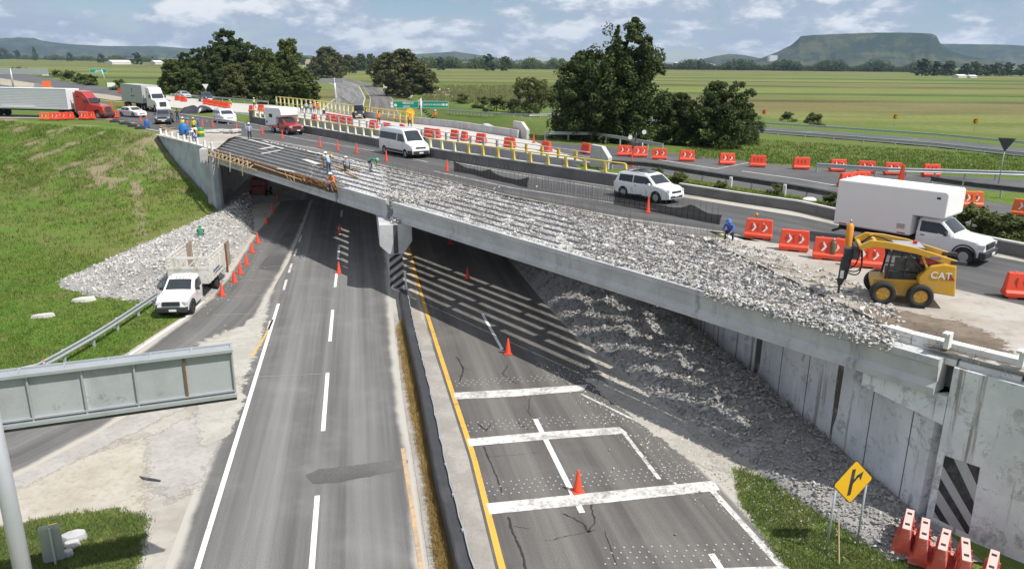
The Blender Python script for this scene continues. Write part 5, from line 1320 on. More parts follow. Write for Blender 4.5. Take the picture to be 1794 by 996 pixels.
# row behind, along the second road on the right
row = [(1094,273,'c'),(1121,275,'c'),(1155,279,'c'),(1203,282,'c'),(1273,288,'c'),(1327,292,'p'),(1403,296,'p'),(1467,300,'c'),(1517,303,'c'),(1563,306,'c'),(1630,309,'p')]
for i, (x, y, k) in enumerate(row):
    put(B0, k, G(x, y, ZD+.03), -.12+ .1*math.sin(i*2.1), '%s orange-red water barrier%s from the left along the far road edge' % (ORD[i], ' with white chevrons' if k == 'c' else ''), 'barrier', 'water barriers along the far road edge')
for x, y, k, rz, lb in [(1483,326,'c',.35,'leftmost barrier of the cluster of three on the far road'),(1507,324,'c',-.05,'rearmost barrier of the cluster of three on the far road'),(1509,333,'c',-.15,'front barrier of the cluster of three on the far road')]:
    put(B0, k, G(x, y, ZD+.03), rz, lb, 'barrier', 'barrier cluster on the far road')
put(B0, 'o', G(1699,362,ZD+.03), -.2, 'orange barrier with chevrons just right of the white cargo box', 'barrier', 'orange barriers by the grass verge'); put(B0, 'o', G(1794,378,ZD+.03), -.7, 'orange barrier cut by the right picture edge behind the truck', 'barrier', 'orange barriers by the grass verge')
for i, (x, y, k, rz) in enumerate([(1328,417,'c',-.42),(1390,438,'c',-.38),(1450,453,'c',-.36),(1517,467,'c',-.3),(1790,521,'p',-.25)]):
    o = put(B0, k, G(x, y, ZD+.03), rz, ['red barrier nearest the crouching blue worker','second red barrier from the crouching blue worker','red barrier behind the brown gas cylinder','red barrier half hidden by the loader arm','plain red barrier at the right picture edge, nearest the camera'][i], 'barrier', 'red barriers on the worn deck')
    if i == 0:
        b = MB(); b.lathe([(.07,0),(.07,.14),(.05,.18),(0,.19)], None, 10); l_ = b.build('warning_lamp', M('amber_lamp', (.8,.3,.03), .3)); l_.location = G(1322,414,ZD)+Vector((0,0,1.0)); tag(l_, 'small amber warning lamp on top of the barrier by the blue worker', 'lamp')
# on the second bridge deck
b2row = [(441,195),(458,194),(551,212),(577,211),(586,212.5),(595,214),(604,215.5),(613,217),(655,224),(678,229),(705,232),(750,239),(763,241),(797,243),(814,246),(843,250),(893,258),(957,265),(1027,269)]
for i, (x, y) in enumerate(b2row):
    put(B0, 'p', G(x, y, ZD+.03), hd+(.0 if 3 <= i <= 7 else .25*math.sin(i*1.7)), 'plain red water barrier on the second bridge, %s from the left' % (ORD[i] if i < 18 else 'the last'), 'barrier', 'red barriers on the second bridge deck')
lrow = [(79,210),(97,210),(110,209.5),(122,209),(148,209),(159,208.5),(187,207),(200,206.5)]
for i, (x, y) in enumerate(lrow): put(B0, 'c' if i else 'o', G(x, y, ZD+.03), -.1+.1*math.sin(i), '%s barrier from the left in front of the red truck' % ORD[i], 'barrier', 'red barriers at the edge of the left embankment')
frow = [(211,163),(219,164),(312,176),(322,178),(362,183),(371,184.5),(380,186),(389,187.5),(397,189)]
for i, (x, y) in enumerate(frow): put(B0, 'p', G(x, y, ZD+.03), -.35, '%s small red barrier from the left below the dark trees' % ORD[i], 'barrier', 'red barriers below the dark trees')
for i, (x, y) in enumerate([(1583,957),(1611,974),(1645,994),(1682,1012),(1728,1034)]):
    put(B0, 'w', G(x, y, .02), R_(58)+.16*math.sin(i*3), 'faded pink barrier below the hazard panel, %s from the left of five' % ORD[i], 'barrier', 'faded barriers stored at the wing wall')
def cone(root, band=False):
    b = MB(); b.box((0,0,.02), (.40,.40,.04)); b.build('base', m_bar, root, bevel=.01)
    b = MB(); b.lathe([(.16,.04),(.145,.07),(.045,.78),(.035,.80)], None, 14); b.build('cone_body', m_bar, root)
    b = MB(); b.lathe([(.075,.52),(.058,.66)] if not band else [(.115,.32),(.085,.48)], Matrix.Translation((0,0,0)), 14); bb_ = b.build('white_band', m_refl, root); bb_.scale = (1.06,1.06,1)
    if band:
        b = MB(); b.lathe([(.07,.58),(.05,.72)], None, 14); o = b.build('white_band', m_refl, root); o.scale = (1.06,1.06,1)
C0 = {'a': make(cone, 'traffic_cone'), 'b': make(cone, 'traffic_cone', True)}
low = [((1012,860),'orange cone standing on the widest white bar of the right road'),((890,619),'orange cone in the sun just below the bridge shadow edge'),((819,488),'orange cone in the shade of the right span'),((594,478),'orange cone at the shadow edge on the middle lane line'),((596,408),'orange cone in the shade on the middle lane line'),
 ((389,517),'cone nearest the rear wheel of the stake truck'),((411,494),'second cone behind the stake truck'),((421,479),'third cone behind the stake truck'),((432,463),'fourth cone behind the stake truck'),((442,442),'fifth cone behind the stake truck'),((452,425),'last sunlit cone beside the rubble pile'),((468,392),'shaded cone under the bridge nearest the rubble pile'),((478,372),'second shaded cone under the left span'),((487,352),'farthest shaded cone under the left span'),((605,345),'shaded cone far under the bridge on the middle lane'),((789,428),'dim cone deep in the shade right of the pier')]
for (p, lb) in low: put(C0, 'a', G(*p, .02), random.random(), lb, 'cone', 'orange cones on the lower road')
put(C0, 'b', G(80, 658, .02), .3, 'orange cone with two white bands on the grass behind the metal sign', 'cone', None)
up = [((495,243),'cone just left of the red camper pickup wheel'),((460,235),'pale cone behind the worker on the deck'),((561,258),'cone on the deck edge right of the camper pickup'),((592,263),'second cone right of the camper pickup'),((625,268),'third cone right of the camper pickup, left of the van'),((677,282),'cone in front of the van door'),((783,300),'cone at the start of the black netting'),((1135,372),'cone behind the netting in front of the white suv'),
 ((415,228),'cone near the white minivan front wheel'),((373,222),'cone left of the white minivan'),((355,221),'leaning cone behind the group of workers'),((247,213),'left one of two cones beside the grey pickup'),((258,215),'right one of two cones beside the grey pickup'),((196,186),'first cone behind the red truck nose'),((204,188),'second cone behind the red truck nose'),((216,190),'third cone behind the red truck nose'),((228,193),'cone above the white sedan roof'),((240,196),'cone between the white sedan and the white truck'),((935,250),'cone-like post beside the end block of the second bridge'),((780,208+14),'slender orange post on the second bridge parapet, left one'),((822,226),'slender orange post on the second bridge parapet, right one'),((1107,292),'small red cone by the inner guardrail')]
for (p, lb) in up: put(C0, 'a', G(*p, ZD+.03), random.random(), lb, 'cone', 'orange cones on the upper roads', None, 1.12).scale = (.8,.8,1.15)
b = MB(); b.box((0,0,.12), (1.9,.5,.22)); b.prism([(-.2,.2),(.2,.2),(.1,1.4),(-.05,1.4)], lambda x, z: Vector((x+.75,-.12,z)), lambda x, z: Vector((x+.75,.12,z))); o = b.build('broken_barrier', m_bar, bevel=.03); o.location = G(1558,322,ZD+.03); o.rotation_euler = (0,0,-.15); tag(o, 'broken red barrier base with one upright end behind the white box truck', 'barrier')

# ================================================================== GUARDRAILS
WB = [(0,-.155),(.045,-.13),(.045,-.085),(0,-.045),(0,.045),(.045,.085),(.045,.13),(0,.155)]
def guardrail(pts, label, side=1, h=.62, post=2.0, mat=None, pmat=None, double=False, name='guardrail', start=0):
    pts = [Vector(p) for p in pts]; L = sum((b_-a).length for a, b_ in zip(pts, pts[1:])); root = empty(name, pts[0], 0, label, 'guardrail'); O = pts[0]
    Pm = resample(pts, max(3, int(L/1.2)))
    for s in ((1,-1) if double else (side,)):
        b = MB(); rows = []
        for i, p in enumerate(Pm):
            d = (Pm[min(i+1, len(Pm)-1)]-Pm[max(i-1, 0)]).normalized(); nrm = Vector((d.y,-d.x,0)).normalized()*s
            rows.append([p-O+nrm*(.09+a)+Vector((0,0,h+z)) for a, z in WB])
        b.grid(rows, 0, False); o = b.build('beam', mat or m_galv, root, fix=False); sd = o.modifiers.new('solid', 'SOLIDIFY'); sd.thickness = .012
    n = max(2, min(95, int(L/post)+1))
    for p in resample(pts, n):
        b = MB(); b.box(p-O+Vector((0,0,h/2+.05)), (.1,.14,h+.16), rz=-.8); b.build('post', pmat or m_galv, root)
    return root
guardrail(PX([(-60,690),(60,668),(110,640),(180,598),(230,564),(275,533)], .0), 'galvanised guardrail curving through the grass to the stake truck', 1)
guardrail(PX([(1072,297),(1140,302),(1200,313),(1400,346),(1512,369)], ZD), 'dark double guardrail between the two upper roads, left of the cargo box', 1, mat=m_steeld, double=True)
guardrail(PX([(1630,330),(1690,340),(1794,352),(1900,366)], ZD), 'guardrail with a blunt end behind the white cargo box', 1, .7, mat=m_steeld)
guardrail(PX([(1430,302),(1560,311),(1640,313),(1794,318),(1900,320)], ZD), 'silver guardrail along the foot of the green slope on the right', 1, .6)
guardrail(Tl([(960,197),(1100,204),(1320,220),(1500,232),(1640,242),(1794,257),(2000,282)]), 'upper guardrail of the far ramp below the field', 1, .65, 4)
guardrail(Tl([(960,208),(1100,217),(1320,235),(1500,249),(1640,261),(1794,279),(2000,306)]), 'lower guardrail of the far ramp above the green slope', 1, .65, 4)
guardrail(Tl([(785,198),(860,204),(930,208),(965,207)]), 'guardrail in the grass behind the second bridge, right of the green signs', 1, .6, 3)
guardrail(PX([(955,245),(1040,246),(1100,256),(1160,268)], ZD), 'guardrail leading off the end block of the second bridge under the big tree', 1, .75, 2.5)
guardrail(PX([(315,206),(340,210),(400,218),(430,224)], ZD+.05), 'low worn guardrail in the median left of the near bridge parapet', 1, .45, 3, mat=m_light)
guardrail(Tl([(300,170),(400,178),(470,184)]), 'guardrail in front of the dark trees on the left', 1, .6, 4)
guardrail([(-42,214,.0),(-52,245,.0),(-65,290,0)], 'guardrail curving beside the far lower road on its left', 1, .6, 4)
# low concrete barrier with pale top along the near road's far edge
BP = PX([(1190,338),(1300,356),(1400,371),(1510,397),(1600,412),(1794,452),(2000,500)], ZD)
root = empty('road_barrier', BP[0], 0, 'low dark concrete barrier with a pale top rail behind the suv and box truck', 'barrier')
b = MB(); Pm = resample(BP, 60)
for p, q_ in zip(Pm, Pm[1:]): b.beam(p-BP[0]+Vector((0,0,.3)), q_-BP[0]+Vector((0,0,.3)), .22, .6)
b.build('wall', m_darkwall, root); b = MB()
for p, q_ in zip(Pm, Pm[1:]): b.beam(p-BP[0]+Vector((0,0,.63)), q_-BP[0]+Vector((0,0,.63)), .26, .08)
b.build('top_rail', m_light, root)
# delineator posts
for x, y, lb in [(1279,330,'white stub post with weeds, left of three in the median'),(1373,344,'white stub post in the middle of three in the median'),(1480,363,'white stub post beside the white bags'),(1735,405,'white stub post in the weeds right of the box truck')]:
    p = G(x, y, ZD); b = MB(); b.box((0,0,.4), (.26,.16,.8), taper=.85); o = b.build('delineator_post', m_paintw, bevel=.05); o.location = p; o.rotation_euler = (0,0,-.7); tag(o, lb, 'post', 'white stub posts in the median')
m_bag = M('white_sack', (.72,.72,.70), .8, 0, .1, 5, bump=.6)
def sack(px_, py_, z, sx, sy, sz, lb, mat=None, name='sack'):
    p = G(px_, py_, z); bm = bmesh.new(); bmesh.ops.create_icosphere(bm, subdivisions=3, radius=1)
    for v in bm.verts:
        n_ = 1+.18*nz(v.co.x*2+px_, v.co.y*2, 1.3, 2)+.08*nz(v.co.z*4, v.co.x*4, 1.3, 5); v.co = Vector((v.co.x*sx*n_, v.co.y*sy*n_, max(-.6, v.co.z)*sz*n_+sz*.6))
    me = bpy.data.meshes.new(name); bm.to_mesh(me); bm.free(); me.materials.append(mat or m_bag)
    for pl in me.polygons: pl.use_smooth = True
    o = bpy.data.objects.new(name, me); COL.objects.link(o); o.location = p; tag(o, lb, 'sack' if name == 'sack' else name)
sack(1506,369,ZD,.26,.26,.42,'white filled sack standing against the cargo box edge'); sack(1493,368,ZD,.24,.24,.38,'white filled sack, left of the pair by the cargo box'); sack(1418,354,ZD,.45,.3,.2,'crumpled white sack lying in the median weeds'); sack(1462,361,ZD,.5,.3,.14,'flat white sheet lying left of the two filled sacks')

# ================================================================== MEDIAN BARRIER OF THE LOWER ROAD
MC = PX([(843,1120),(810,996),(776,860),(745,700),(720,590),(707,520)], 0)
root = empty('median_barrier', MC[0], 0, 'long dark steel median barrier running to the striped pier', 'barrier'); O = MC[0]
Pm = resample(MC, 46)
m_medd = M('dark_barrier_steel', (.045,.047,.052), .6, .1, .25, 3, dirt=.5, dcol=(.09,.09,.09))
for s in (-1, 1):
    rows = []
    for i, p in enumerate(Pm):
        d = (Pm[min(i+1, len(Pm)-1)]-Pm[max(i-1, 0)]).normalized(); nrm = Vector((d.y,-d.x,0)).normalized()*s
        wob = .02*math.sin(i*2.3+s); rows.append([p-O+nrm*(.17+a+wob)+Vector((0,0,.44+z)) for a, z in WB])
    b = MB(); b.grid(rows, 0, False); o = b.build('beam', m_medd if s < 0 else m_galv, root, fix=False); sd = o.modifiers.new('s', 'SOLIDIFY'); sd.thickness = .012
rows = []
for i, p in enumerate(Pm):
    d = (Pm[min(i+1, len(Pm)-1)]-Pm[max(i-1, 0)]).normalized(); nrm = Vector((d.y,-d.x,0)).normalized()
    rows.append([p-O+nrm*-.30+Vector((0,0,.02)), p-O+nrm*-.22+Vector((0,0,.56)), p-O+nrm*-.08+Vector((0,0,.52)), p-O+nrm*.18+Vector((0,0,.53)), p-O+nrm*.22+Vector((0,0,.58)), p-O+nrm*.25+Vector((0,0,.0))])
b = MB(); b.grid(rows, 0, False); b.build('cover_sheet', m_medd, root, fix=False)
for i, p in enumerate(Pm[::3]):
    b = MB(); b.box(p-O+Vector((.19,0,.3)), (.08,.12,.62), rz=.2); b.build('post', m_galv, root)
p = G(1005,0) if False else None
# broken white post end of the barrier at the pier
b = MB(); q0 = G(700,520); b.beam(q0+Vector((.25,.6,1.5)), q0+Vector((.65,-.7,.1)), .09, .05); b.beam(q0+Vector((.3,.0,.7)), q0+Vector((.75,-.4,.0)), .3, .03); o = b.build('bent_post', m_paintw); tag(o, 'bent white strip hanging at the foot of the striped pier', 'post')

# ================================================================== SIGNS
m_signb = M('sign_back', (.33,.36,.36), .45, .4, .06, 2, dirt=.25, dcol=(.42,.44,.44)); m_pole = M('sign_pole', (.45,.47,.50), .4, .3, .06, 5); m_signy = M('sign_yellow', (.80,.46,.02), .45, 0, .04, 2); m_signg = M('sign_green', (.0,.26,.16), .45, 0, .05, 3)
def text(s_, size, Mw, mat, name, parent=None, align='CENTER'):
    cu = bpy.data.curves.new(name, 'FONT'); cu.body = s_; cu.size = size; cu.extrude = .004; cu.offset = size*.02; cu.align_x = align; ob = bpy.data.objects.new(name, cu); COL.objects.link(ob)
    bpy.context.view_layer.update(); me = bpy.data.meshes.new_from_object(ob.evaluated_get(bpy.context.evaluated_depsgraph_get())); bpy.data.objects.remove(ob)
    me.transform(Mw); me.materials.clear(); me.materials.append(mat); o = bpy.data.objects.new(name, me); COL.objects.link(o)
    if parent: o.parent = parent; KIDS.setdefault(parent.name, []).append(o)
    return o
# yellow merge sign
pa, pb = G(1448,968), G(1501,955); mid = (pa+pb)/2; root = empty('warning_sign', mid, 0, 'yellow diamond warning sign with a black side arrow on two grey posts', 'sign')
dx = (pb-pa).normalized(); fx = math.atan2(dx.y, dx.x); zt = Hgt(1498,804,mid); zb2 = Hgt(1492,881,mid); zc_ = (zt+zb2)/2; hh = (zt-zb2)/2*1.0
Ms = Matrix.Translation((0,0,zc_)) @ Matrix.Rotation(fx-.02, 4, 'Z')
def dia(r, y, c=.08):
    pts = []
    for k in range(4):
        a = math.pi/2*k; 
        for dd in (-c, c): t_ = a; px_ = r*math.cos(t_)*(1-c*.5)-math.sin(t_)*dd*r*.7; pz = r*math.sin(t_)*(1-c*.5)+math.cos(t_)*dd*r*.7; pts.append((px_, pz))
    return pts
for nm, r_, y0, y1, mt in (('sign_face_border', hh, -.035, -.01, m_sblack), ('sign_face', hh*.955, -.04, -.02, m_signy)):
    b = MB(); b.prism(dia(r_, 0), lambda x, z: Ms @ Vector((x, y0, z)), lambda x, z: Ms @ Vector((x, y1, z))); b.build(nm, mt, root)
def onface(poly, name='arrow_symbol'):
    b = MB(); b.prism([(x*hh, z*hh) for x, z in poly], lambda x, z: Ms @ Vector((x, -.046, z)), lambda x, z: Ms @ Vector((x, -.041, z))); b.build(name, m_sblack, root)
onface([(-.22,-.60),(-.05,-.58),(.03,.60),(-.14,.60)]); onface([(-.10,-.16),(.28,.24),(.20,.30),(-.02,.10)]); onface([(.10,.26),(.44,.42),(.36,.02),(.26,.20)])
for p, nm in ((pa, 1), (pb, 2)):
    q_ = p-mid; b = MB(); b.tube([q_+Vector((0,.02,-.05)), q_+Vector((0,.02,zc_-.02))], .032, 8); b.build('post', m_pole, root)
b = MB(); b.beam(G(1462,962)-mid+Vector((0,0,1.0)), G(1470,990)-mid+Vector((0,0,.05)), .03, .03); b.build('brace', m_wood, root)
# big sign seen from behind on the arm of a mast at the left
R1 = Vector((-6.85,17.26,0)); dl = Vector((-4.35,-1.75,0)).normalized(); root = empty('gantry_sign', R1, 0, 'large grey overhead sign seen from behind, held by a mast at the left edge', 'sign')
nb_ = Vector((dl.y,-dl.x,0)); nb_ = nb_ if nb_.y < 0 else -nb_; tilt = 0
zT, zBm = 7.12, 6.02; LL = 5.42
def gp(s, z, d): return dl*s+nb_*d+Vector((0,0,z))
def gbox(name, s0, s1, z0, z1, d0, d1, mat): 
    b = MB(); v = [gp(s, z, d) for z in (z0, z1) for s, d in ((s0,d0),(s1,d0),(s1,d1),(s0,d1))]; b.add(v, [(0,1,2,3),(4,5,6,7),(0,1,5,4),(1,2,6,5),(2,3,7,6),(3,0,4,7)]); return b.build(name, mat, root)
m_panel = concretemat('streaked_metal_sheet', (.37,.39,.395), (.31,.33,.335), (.50,.52,.53), .9)
for k in range(5): gbox('panel', k*LL/5+.012, (k+1)*LL/5-.012, zBm, zT, -.04, -.01, m_panel)
for k in range(6): gbox('upright', k*LL/5-.02, k*LL/5+.02, zBm-.03, zT+.02, -.01, .05, m_rust if k == 1 else m_galv)
gbox('top_beam', -.03, LL+.02, zT+.0, zT+.07, -.01, .12, m_galv); gbox('top_channel', -.03, LL+.3, zT-.02, zT+.03, -.34, -.05, m_galv); gbox('top_rail', -.03, LL+.3, zT+.02, zT+.07, -.40, -.36, m_galv)
gbox('lower_rail', -.02, LL+.02, zBm+.05, zBm+.085, -.01, .06, m_galv); gbox('bottom_beam', -.03, LL+1.4, zBm-.08, zBm+.0, -.02, .13, m_galv); gbox('bottom_channel', -.02, LL, zBm-.18, zBm-.085, -.05, .05, m_steeld)
for k in range(7): gbox('cross_tie', k*LL/6-.02, k*LL/6+.02, zT+.031, zT+.06, -.38, .0, m_galv)
mast = Vector((-11.38,15.04,0)); mo = mast-R1
b = MB(); b.tube([mo+Vector((0,0,0)), mo+Vector((0,0,8.2))], [.2,.16], 20); b.build('mast', m_pole, root); b = MB(); b.tube([mo+Vector((0,0,6.6)), gp(LL,6.6,-.15)], .12, 10); b.build('arm', m_pole, root)
# small grey sign from behind in the corner
p = G(97,988); root = empty('roadside_sign', p, 0, 'small rounded grey sign seen from behind on the grass corner', 'sign'); zt = Hgt(88,919,p); zb2 = Hgt(95,982,p)
Ms = Matrix.Rotation(.45, 4, 'Z')
b = MB(); b.prism([(-.27,zb2+.05),(-.22,zb2),(.22,zb2),(.27,zb2+.05),(.27,zt-.05),(.22,zt),(-.22,zt),(-.27,zt-.05)], lambda x, z: Ms @ Vector((x,.0,z)), lambda x, z: Ms @ Vector((x,.03,z))); b.build('sign_back', m_signb, root)
b = MB(); b.box(Ms @ Vector((.1,.04,zt-.03)), (.2,.03,.06), rz=.45); b.build('yellow_edge', m_signy, root); b = MB(); b.box((0.05,-.05,zt*.5), (.05,.05,zt*1.0-.1), rz=.45); b.build('post', m_pole, root)
o = sheet('flat_debris', PX([(243,833),(262,836),(282,840),(281,843),(262,841),(250,839)], .03), m_sblack, None); tag(o, 'dark strip of rubber lying on the dusty gore', 'debris')
# green destination signs beyond the bridges
def roadsign(px0, py0, px1, py1, base, label, lines, name='direction_sign', mat=None, poles=None, cat='sign'):
    pz = base; root = empty(name, pz, 0, label, cat); dist = math.hypot(pz.x, pz.y); az = math.atan2(pz.x, pz.y); zt = Hgt((px0+px1)/2, py0, pz); zb_ = Hgt((px0+px1)/2, py1, pz); w = (px1-px0)/FPX*math.hypot(dist, 6)
    rz = -az*.9; Ms = Matrix.Rotation(rz, 4, 'Z'); q0 = G(px0, 300, 0); a0 = math.atan2(q0.x, q0.y); off_ = (math.tan(math.atan2(*(G((px0+px1)/2, py1, 0).xy))-az))*dist
    b = MB(); b.box(Ms @ Vector((off_, -.0, (zt+zb_)/2-pz.z)), (w,.06,zt-zb_), rz=rz); f = b.build('sign_panel', mat or m_signg, root, bevel=.02)
    if lines:
        b = MB(); hz_ = (zt-zb_); cz = (zt+zb_)/2-pz.z
        for dz in (-1, 1): b.box(Ms @ Vector((off_, -.045, cz+dz*(hz_/2-.06))), (w-.1,.02,.05), rz=rz)
        for dx_ in (-1, 1): b.box(Ms @ Vector((off_+dx_*(w/2-.06), -.045, cz)), (.05,.02,hz_-.1), rz=rz)
        b.build('sign_border', m_refl, root)
        for tx, sz, ox, oz in lines: text(tx, sz, Matrix.Rotation(rz, 4, 'Z') @ Matrix.Translation((off_+ox, -.05, cz+oz)) @ Matrix.Rotation(math.pi/2, 4, 'X'), m_refl, 'sign_lettering', root)
        return root, Ms, off_, cz, w
    return root, Ms, off_, (zt+zb_)/2-pz.z, w
gb = G(738,214,2.5); gb = Vector((gb.x, gb.y, 2.5))
r_, Ms, o_, cz, w_ = roadsign(689, 177, 733, 190, gb, 'green road sign reading MEXICO and LEON on a central grey post', [('MEXICO',.55,.45,.12),('LEON',.5,.15,-.52)])
for dx_, dz in ((-w_/2-.12,.28),(-w_/2-.12,-.3),(-w_/2+.55,-.1)): b = MB(); b.lathe([(.28,-.01),(.28,.01)], Ms @ Matrix.Translation((o_+dx_,-.06,cz+dz)) @ Matrix.Rotation(math.pi/2, 4, 'X'), 12); b.build('route_shield', m_refl, r_)
b = MB(); b.tube([(0,.1,-2.5),(0,.1,cz+1.2)], .16, 10); b.build('post', m_pole, r_)
r_, Ms, o_, cz, w_ = roadsign(741, 177, 785, 190, gb+Vector((.1,0,0)), 'green road sign reading SANTA R MORALES, right of the central post', [('SANTA R MORALES',.42,-.45,-.14)])
for dx_ in (w_/2-.35, w_/2-.95): b = MB(); b.lathe([(.24,-.01),(.24,.01)], Ms @ Matrix.Translation((o_+dx_,-.06,cz)) @ Matrix.Rotation(math.pi/2, 4, 'X'), 12); b.build('route_shield', m_refl, r_)
gl = G(187,150,ZD)
r_, Ms, o_, cz, w_ = roadsign(161, 121, 184, 128, gl, 'small green road sign on a leaning pale pole at the left field', [('LEON',.7,0,-.25)]); b = MB(); b.tube([(0,0,0), Ms @ Vector((-.8,0,cz+.6))], .14, 8); b.tube([Ms @ Vector((-.8,0,cz)), Ms @ Vector((o_,0,cz))], .08, 6); b.build('post', m_pole, r_)
gl = G(24,160,ZD); r_, Ms, o_, cz, w_ = roadsign(-6, 120, 69, 130, gl, 'long pale overhead sign seen from behind at the far left', None, mat=m_signb); b = MB(); b.tube([(0,.15,0), (0,.15,cz+.6)], .2, 8); b.build('post', m_pole, r_)
gl = Vector((-42,183,0)); r_, Ms, o_, cz, w_ = roadsign(550, 137.5, 599, 145, gl, 'long grey overhead sign seen from behind beside the far lower road', None, mat=m_signb); b = MB(); b.tube([Ms @ Vector((0,.15,0)), Ms @ Vector((0,.15,cz+.6))], .2, 8); b.build('post', m_pole, r_)
# round and small signs
def smallsign(base, px_, py_, r, label, mat, shape='round', mat2=None, name='traffic_sign', sym=None):
    root = empty(name, base, 0, label, 'sign'); z = Hgt(px_, py_, base)-base.z; az = math.atan2(base.x, base.y); Ms = Matrix.Rotation(-az, 4, 'Z') @ Matrix.Translation((0,-.04,z)) @ Matrix.Rotation(math.pi/2, 4, 'X')
    b = MB()
    if shape == 'round': b.lathe([(r,-.015),(r,.015)], Ms, 20)
    elif shape == 'tri': b.prism([(0,-r),(r*.9,r*.6),(-r*.9,r*.6)], lambda x, y: Ms @ Vector((x,y,-.015)), lambda x, y: Ms @ Vector((x,y,.015)))
    else: b.prism([(-r,-r*.75),(r,-r*.75),(r,r*.75),(-r,r*.75)] if shape == 'box' else [(-r*.75,-r),(r*.75,-r),(r*.75,r),(-r*.75,r)], lambda x, y: Ms @ Vector((x,y,-.015)), lambda x, y: Ms @ Vector((x,y,.015)))
    b.build('sign_plate', mat, root)
    if sym == 'chev':
        b = MB(); b.prism([(.35*r,.7*r),(-.2*r,0),(.35*r,-.7*r),(-.15*r,-.7*r),(-.65*r,0),(-.15*r,.7*r)], lambda x, y: Ms @ Vector((x,y,.02)), lambda x, y: Ms @ Vector((x,y,.03))); b.build('chevron', m_sblack, root)
    b = MB(); b.tube([(0,.0,-.05),(0,.0,z+.1)], .04, 6); b.build('post', m_pole, root); return root
smallsign(G(151,206,ZD), 146, 178, .42, 'round pale sign on a thin pole in front of the red truck', m_signb)
smallsign(G(70,172,ZD), 70, 152, .75, 'round blue-grey sign seen from behind above the white trailer', m_signb); smallsign(G(83,158,ZD), 82, 147.5, 1.0, 'orange board sign above the white trailer', m_baro, 'box')
smallsign(G(1749,322,ZD), 1761, 251, .62, 'grey triangular sign seen from behind on a tall thin pole', m_steeld, 'tri')
smallsign(T(1566,221), 1566, 204, .62, 'yellow chevron sign in the field, left of two', m_signy, 'tall', sym='chev'); smallsign(T(1706,229), 1706, 212.5, .66, 'yellow chevron sign in the field, right of two', m_signy, 'tall', sym='chev'); smallsign(T(1337,213), 1337, 196, .5, 'orange chevron sign beside the big dark tree edge', m_baro, 'tall', sym='chev')
smallsign(G(362,172,ZD), 363, 151, .7, 'white triangular sign on a thin pole against the dark trees', m_refl, 'tri'); smallsign(G(719,216,ZD), 718, 198, .62, 'round yellow sign behind the flagman on the second bridge', m_signy, 'round')
smallsign(G(195,152,ZD), 195, 149.5, 1.0, 'wide white board at the field edge left of the white truck', m_refl, 'box'); smallsign(T(676,158), 676, 151, 1.1, 'small white board on the verge under the road trees', m_refl, 'box'); smallsign(T(80,132), 79, 129, 1.2, 'small cream board beside the far left road', m_light, 'box')

# ================================================================== SITE CLUTTER
def cylinder(px_, py_, col, h, r, lb):
    p = G(px_, py_, ZD); root = empty('gas_cylinder', p, .2, lb, 'gas cylinder'); b = MB(); b.lathe([(r*.9,0),(r,.05),(r,h*.86),(r*.6,h*.94),(r*.3,h*.97)], None, 16); b.build('body', M('cylinder_'+('orange' if 'tall' in lb else 'brown'), col, .5, 0, .1, 5, dirt=.3), root)
    b = MB(); b.lathe([(.045,h*.97),(.045,h*1.05),(.02,h*1.09)], None, 8); b.box((0,0,h*1.07), (.14,.03,.04)); b.build('valve', m_rim, root)
cylinder(1484,440,(.70,.30,.03),1.38,.16,'tall orange gas cylinder standing between the barriers'); cylinder(1457,456,(.14,.10,.06),.92,.13,'shorter brown gas cylinder left of the orange one')
b = MB(); b.lathe([(.28,0),(.3,.04),(.3,.9),(.27,.93)], None, 18)
for k in (.3,.6): b.lathe([(.315,k-.02),(.315,k+.02)], None, 18)
o = b.build('drum', M('blue_plastic', (.02,.12,.42), .4)); o.location = G(275,222,ZD) if False else G(258,224,ZD); tag(o, 'blue drum among the timber left of the wing wall', 'drum')
root = empty('drum', G(352,240,ZD), 0, 'green drum with a yellow band beside the workers', 'drum'); b = MB(); b.lathe([(.36,0),(.38,.04),(.38,1.0),(.34,1.05)], None, 18); b.build('body', M('green_plastic', (.03,.25,.08), .4), root); b = MB(); b.lathe([(.385,.35),(.385,.62)], None, 18); b.build('yellow_band', m_signy, root)
o = sack(323,237,ZD,.5,.45,.9,'blue tarpaulin bundle at the wing wall coping', M('blue_tarp', (.02,.16,.42), .6, bump=.5), 'tarpaulin')
# black tarp over a rack below the trees
b = MB(); P = []
p0 = G(322,199,ZD); ax_ = (G(357,199,ZD)-p0)
for i in range(13):
    row_ = []
    for j in range(9):
        s_, t_ = i/12, j/8; h = (1.25+.45*nz(s_*5, t_*2, 1, 6))*(1-abs(2*t_-1)**2.2)*(.8+.2*math.sin(9*s_))*(1 if .02 < s_ < .98 else .6)+.22*nz(s_*7, t_*6, 1, 3)*(1-abs(2*t_-1))
        row_.append(p0+ax_*s_+Vector((.5,.85,0))*(t_-.3)*3.4+Vector((0,0,max(0,h))))
    P.append(row_)
b.grid(P); o = b.build('tarpaulin', M('black_tarp', (.03,.032,.038), .35, 0, .4, 3), fix=False); tag(o, 'big black tarpaulin draped over a heap in the left median', 'tarpaulin')
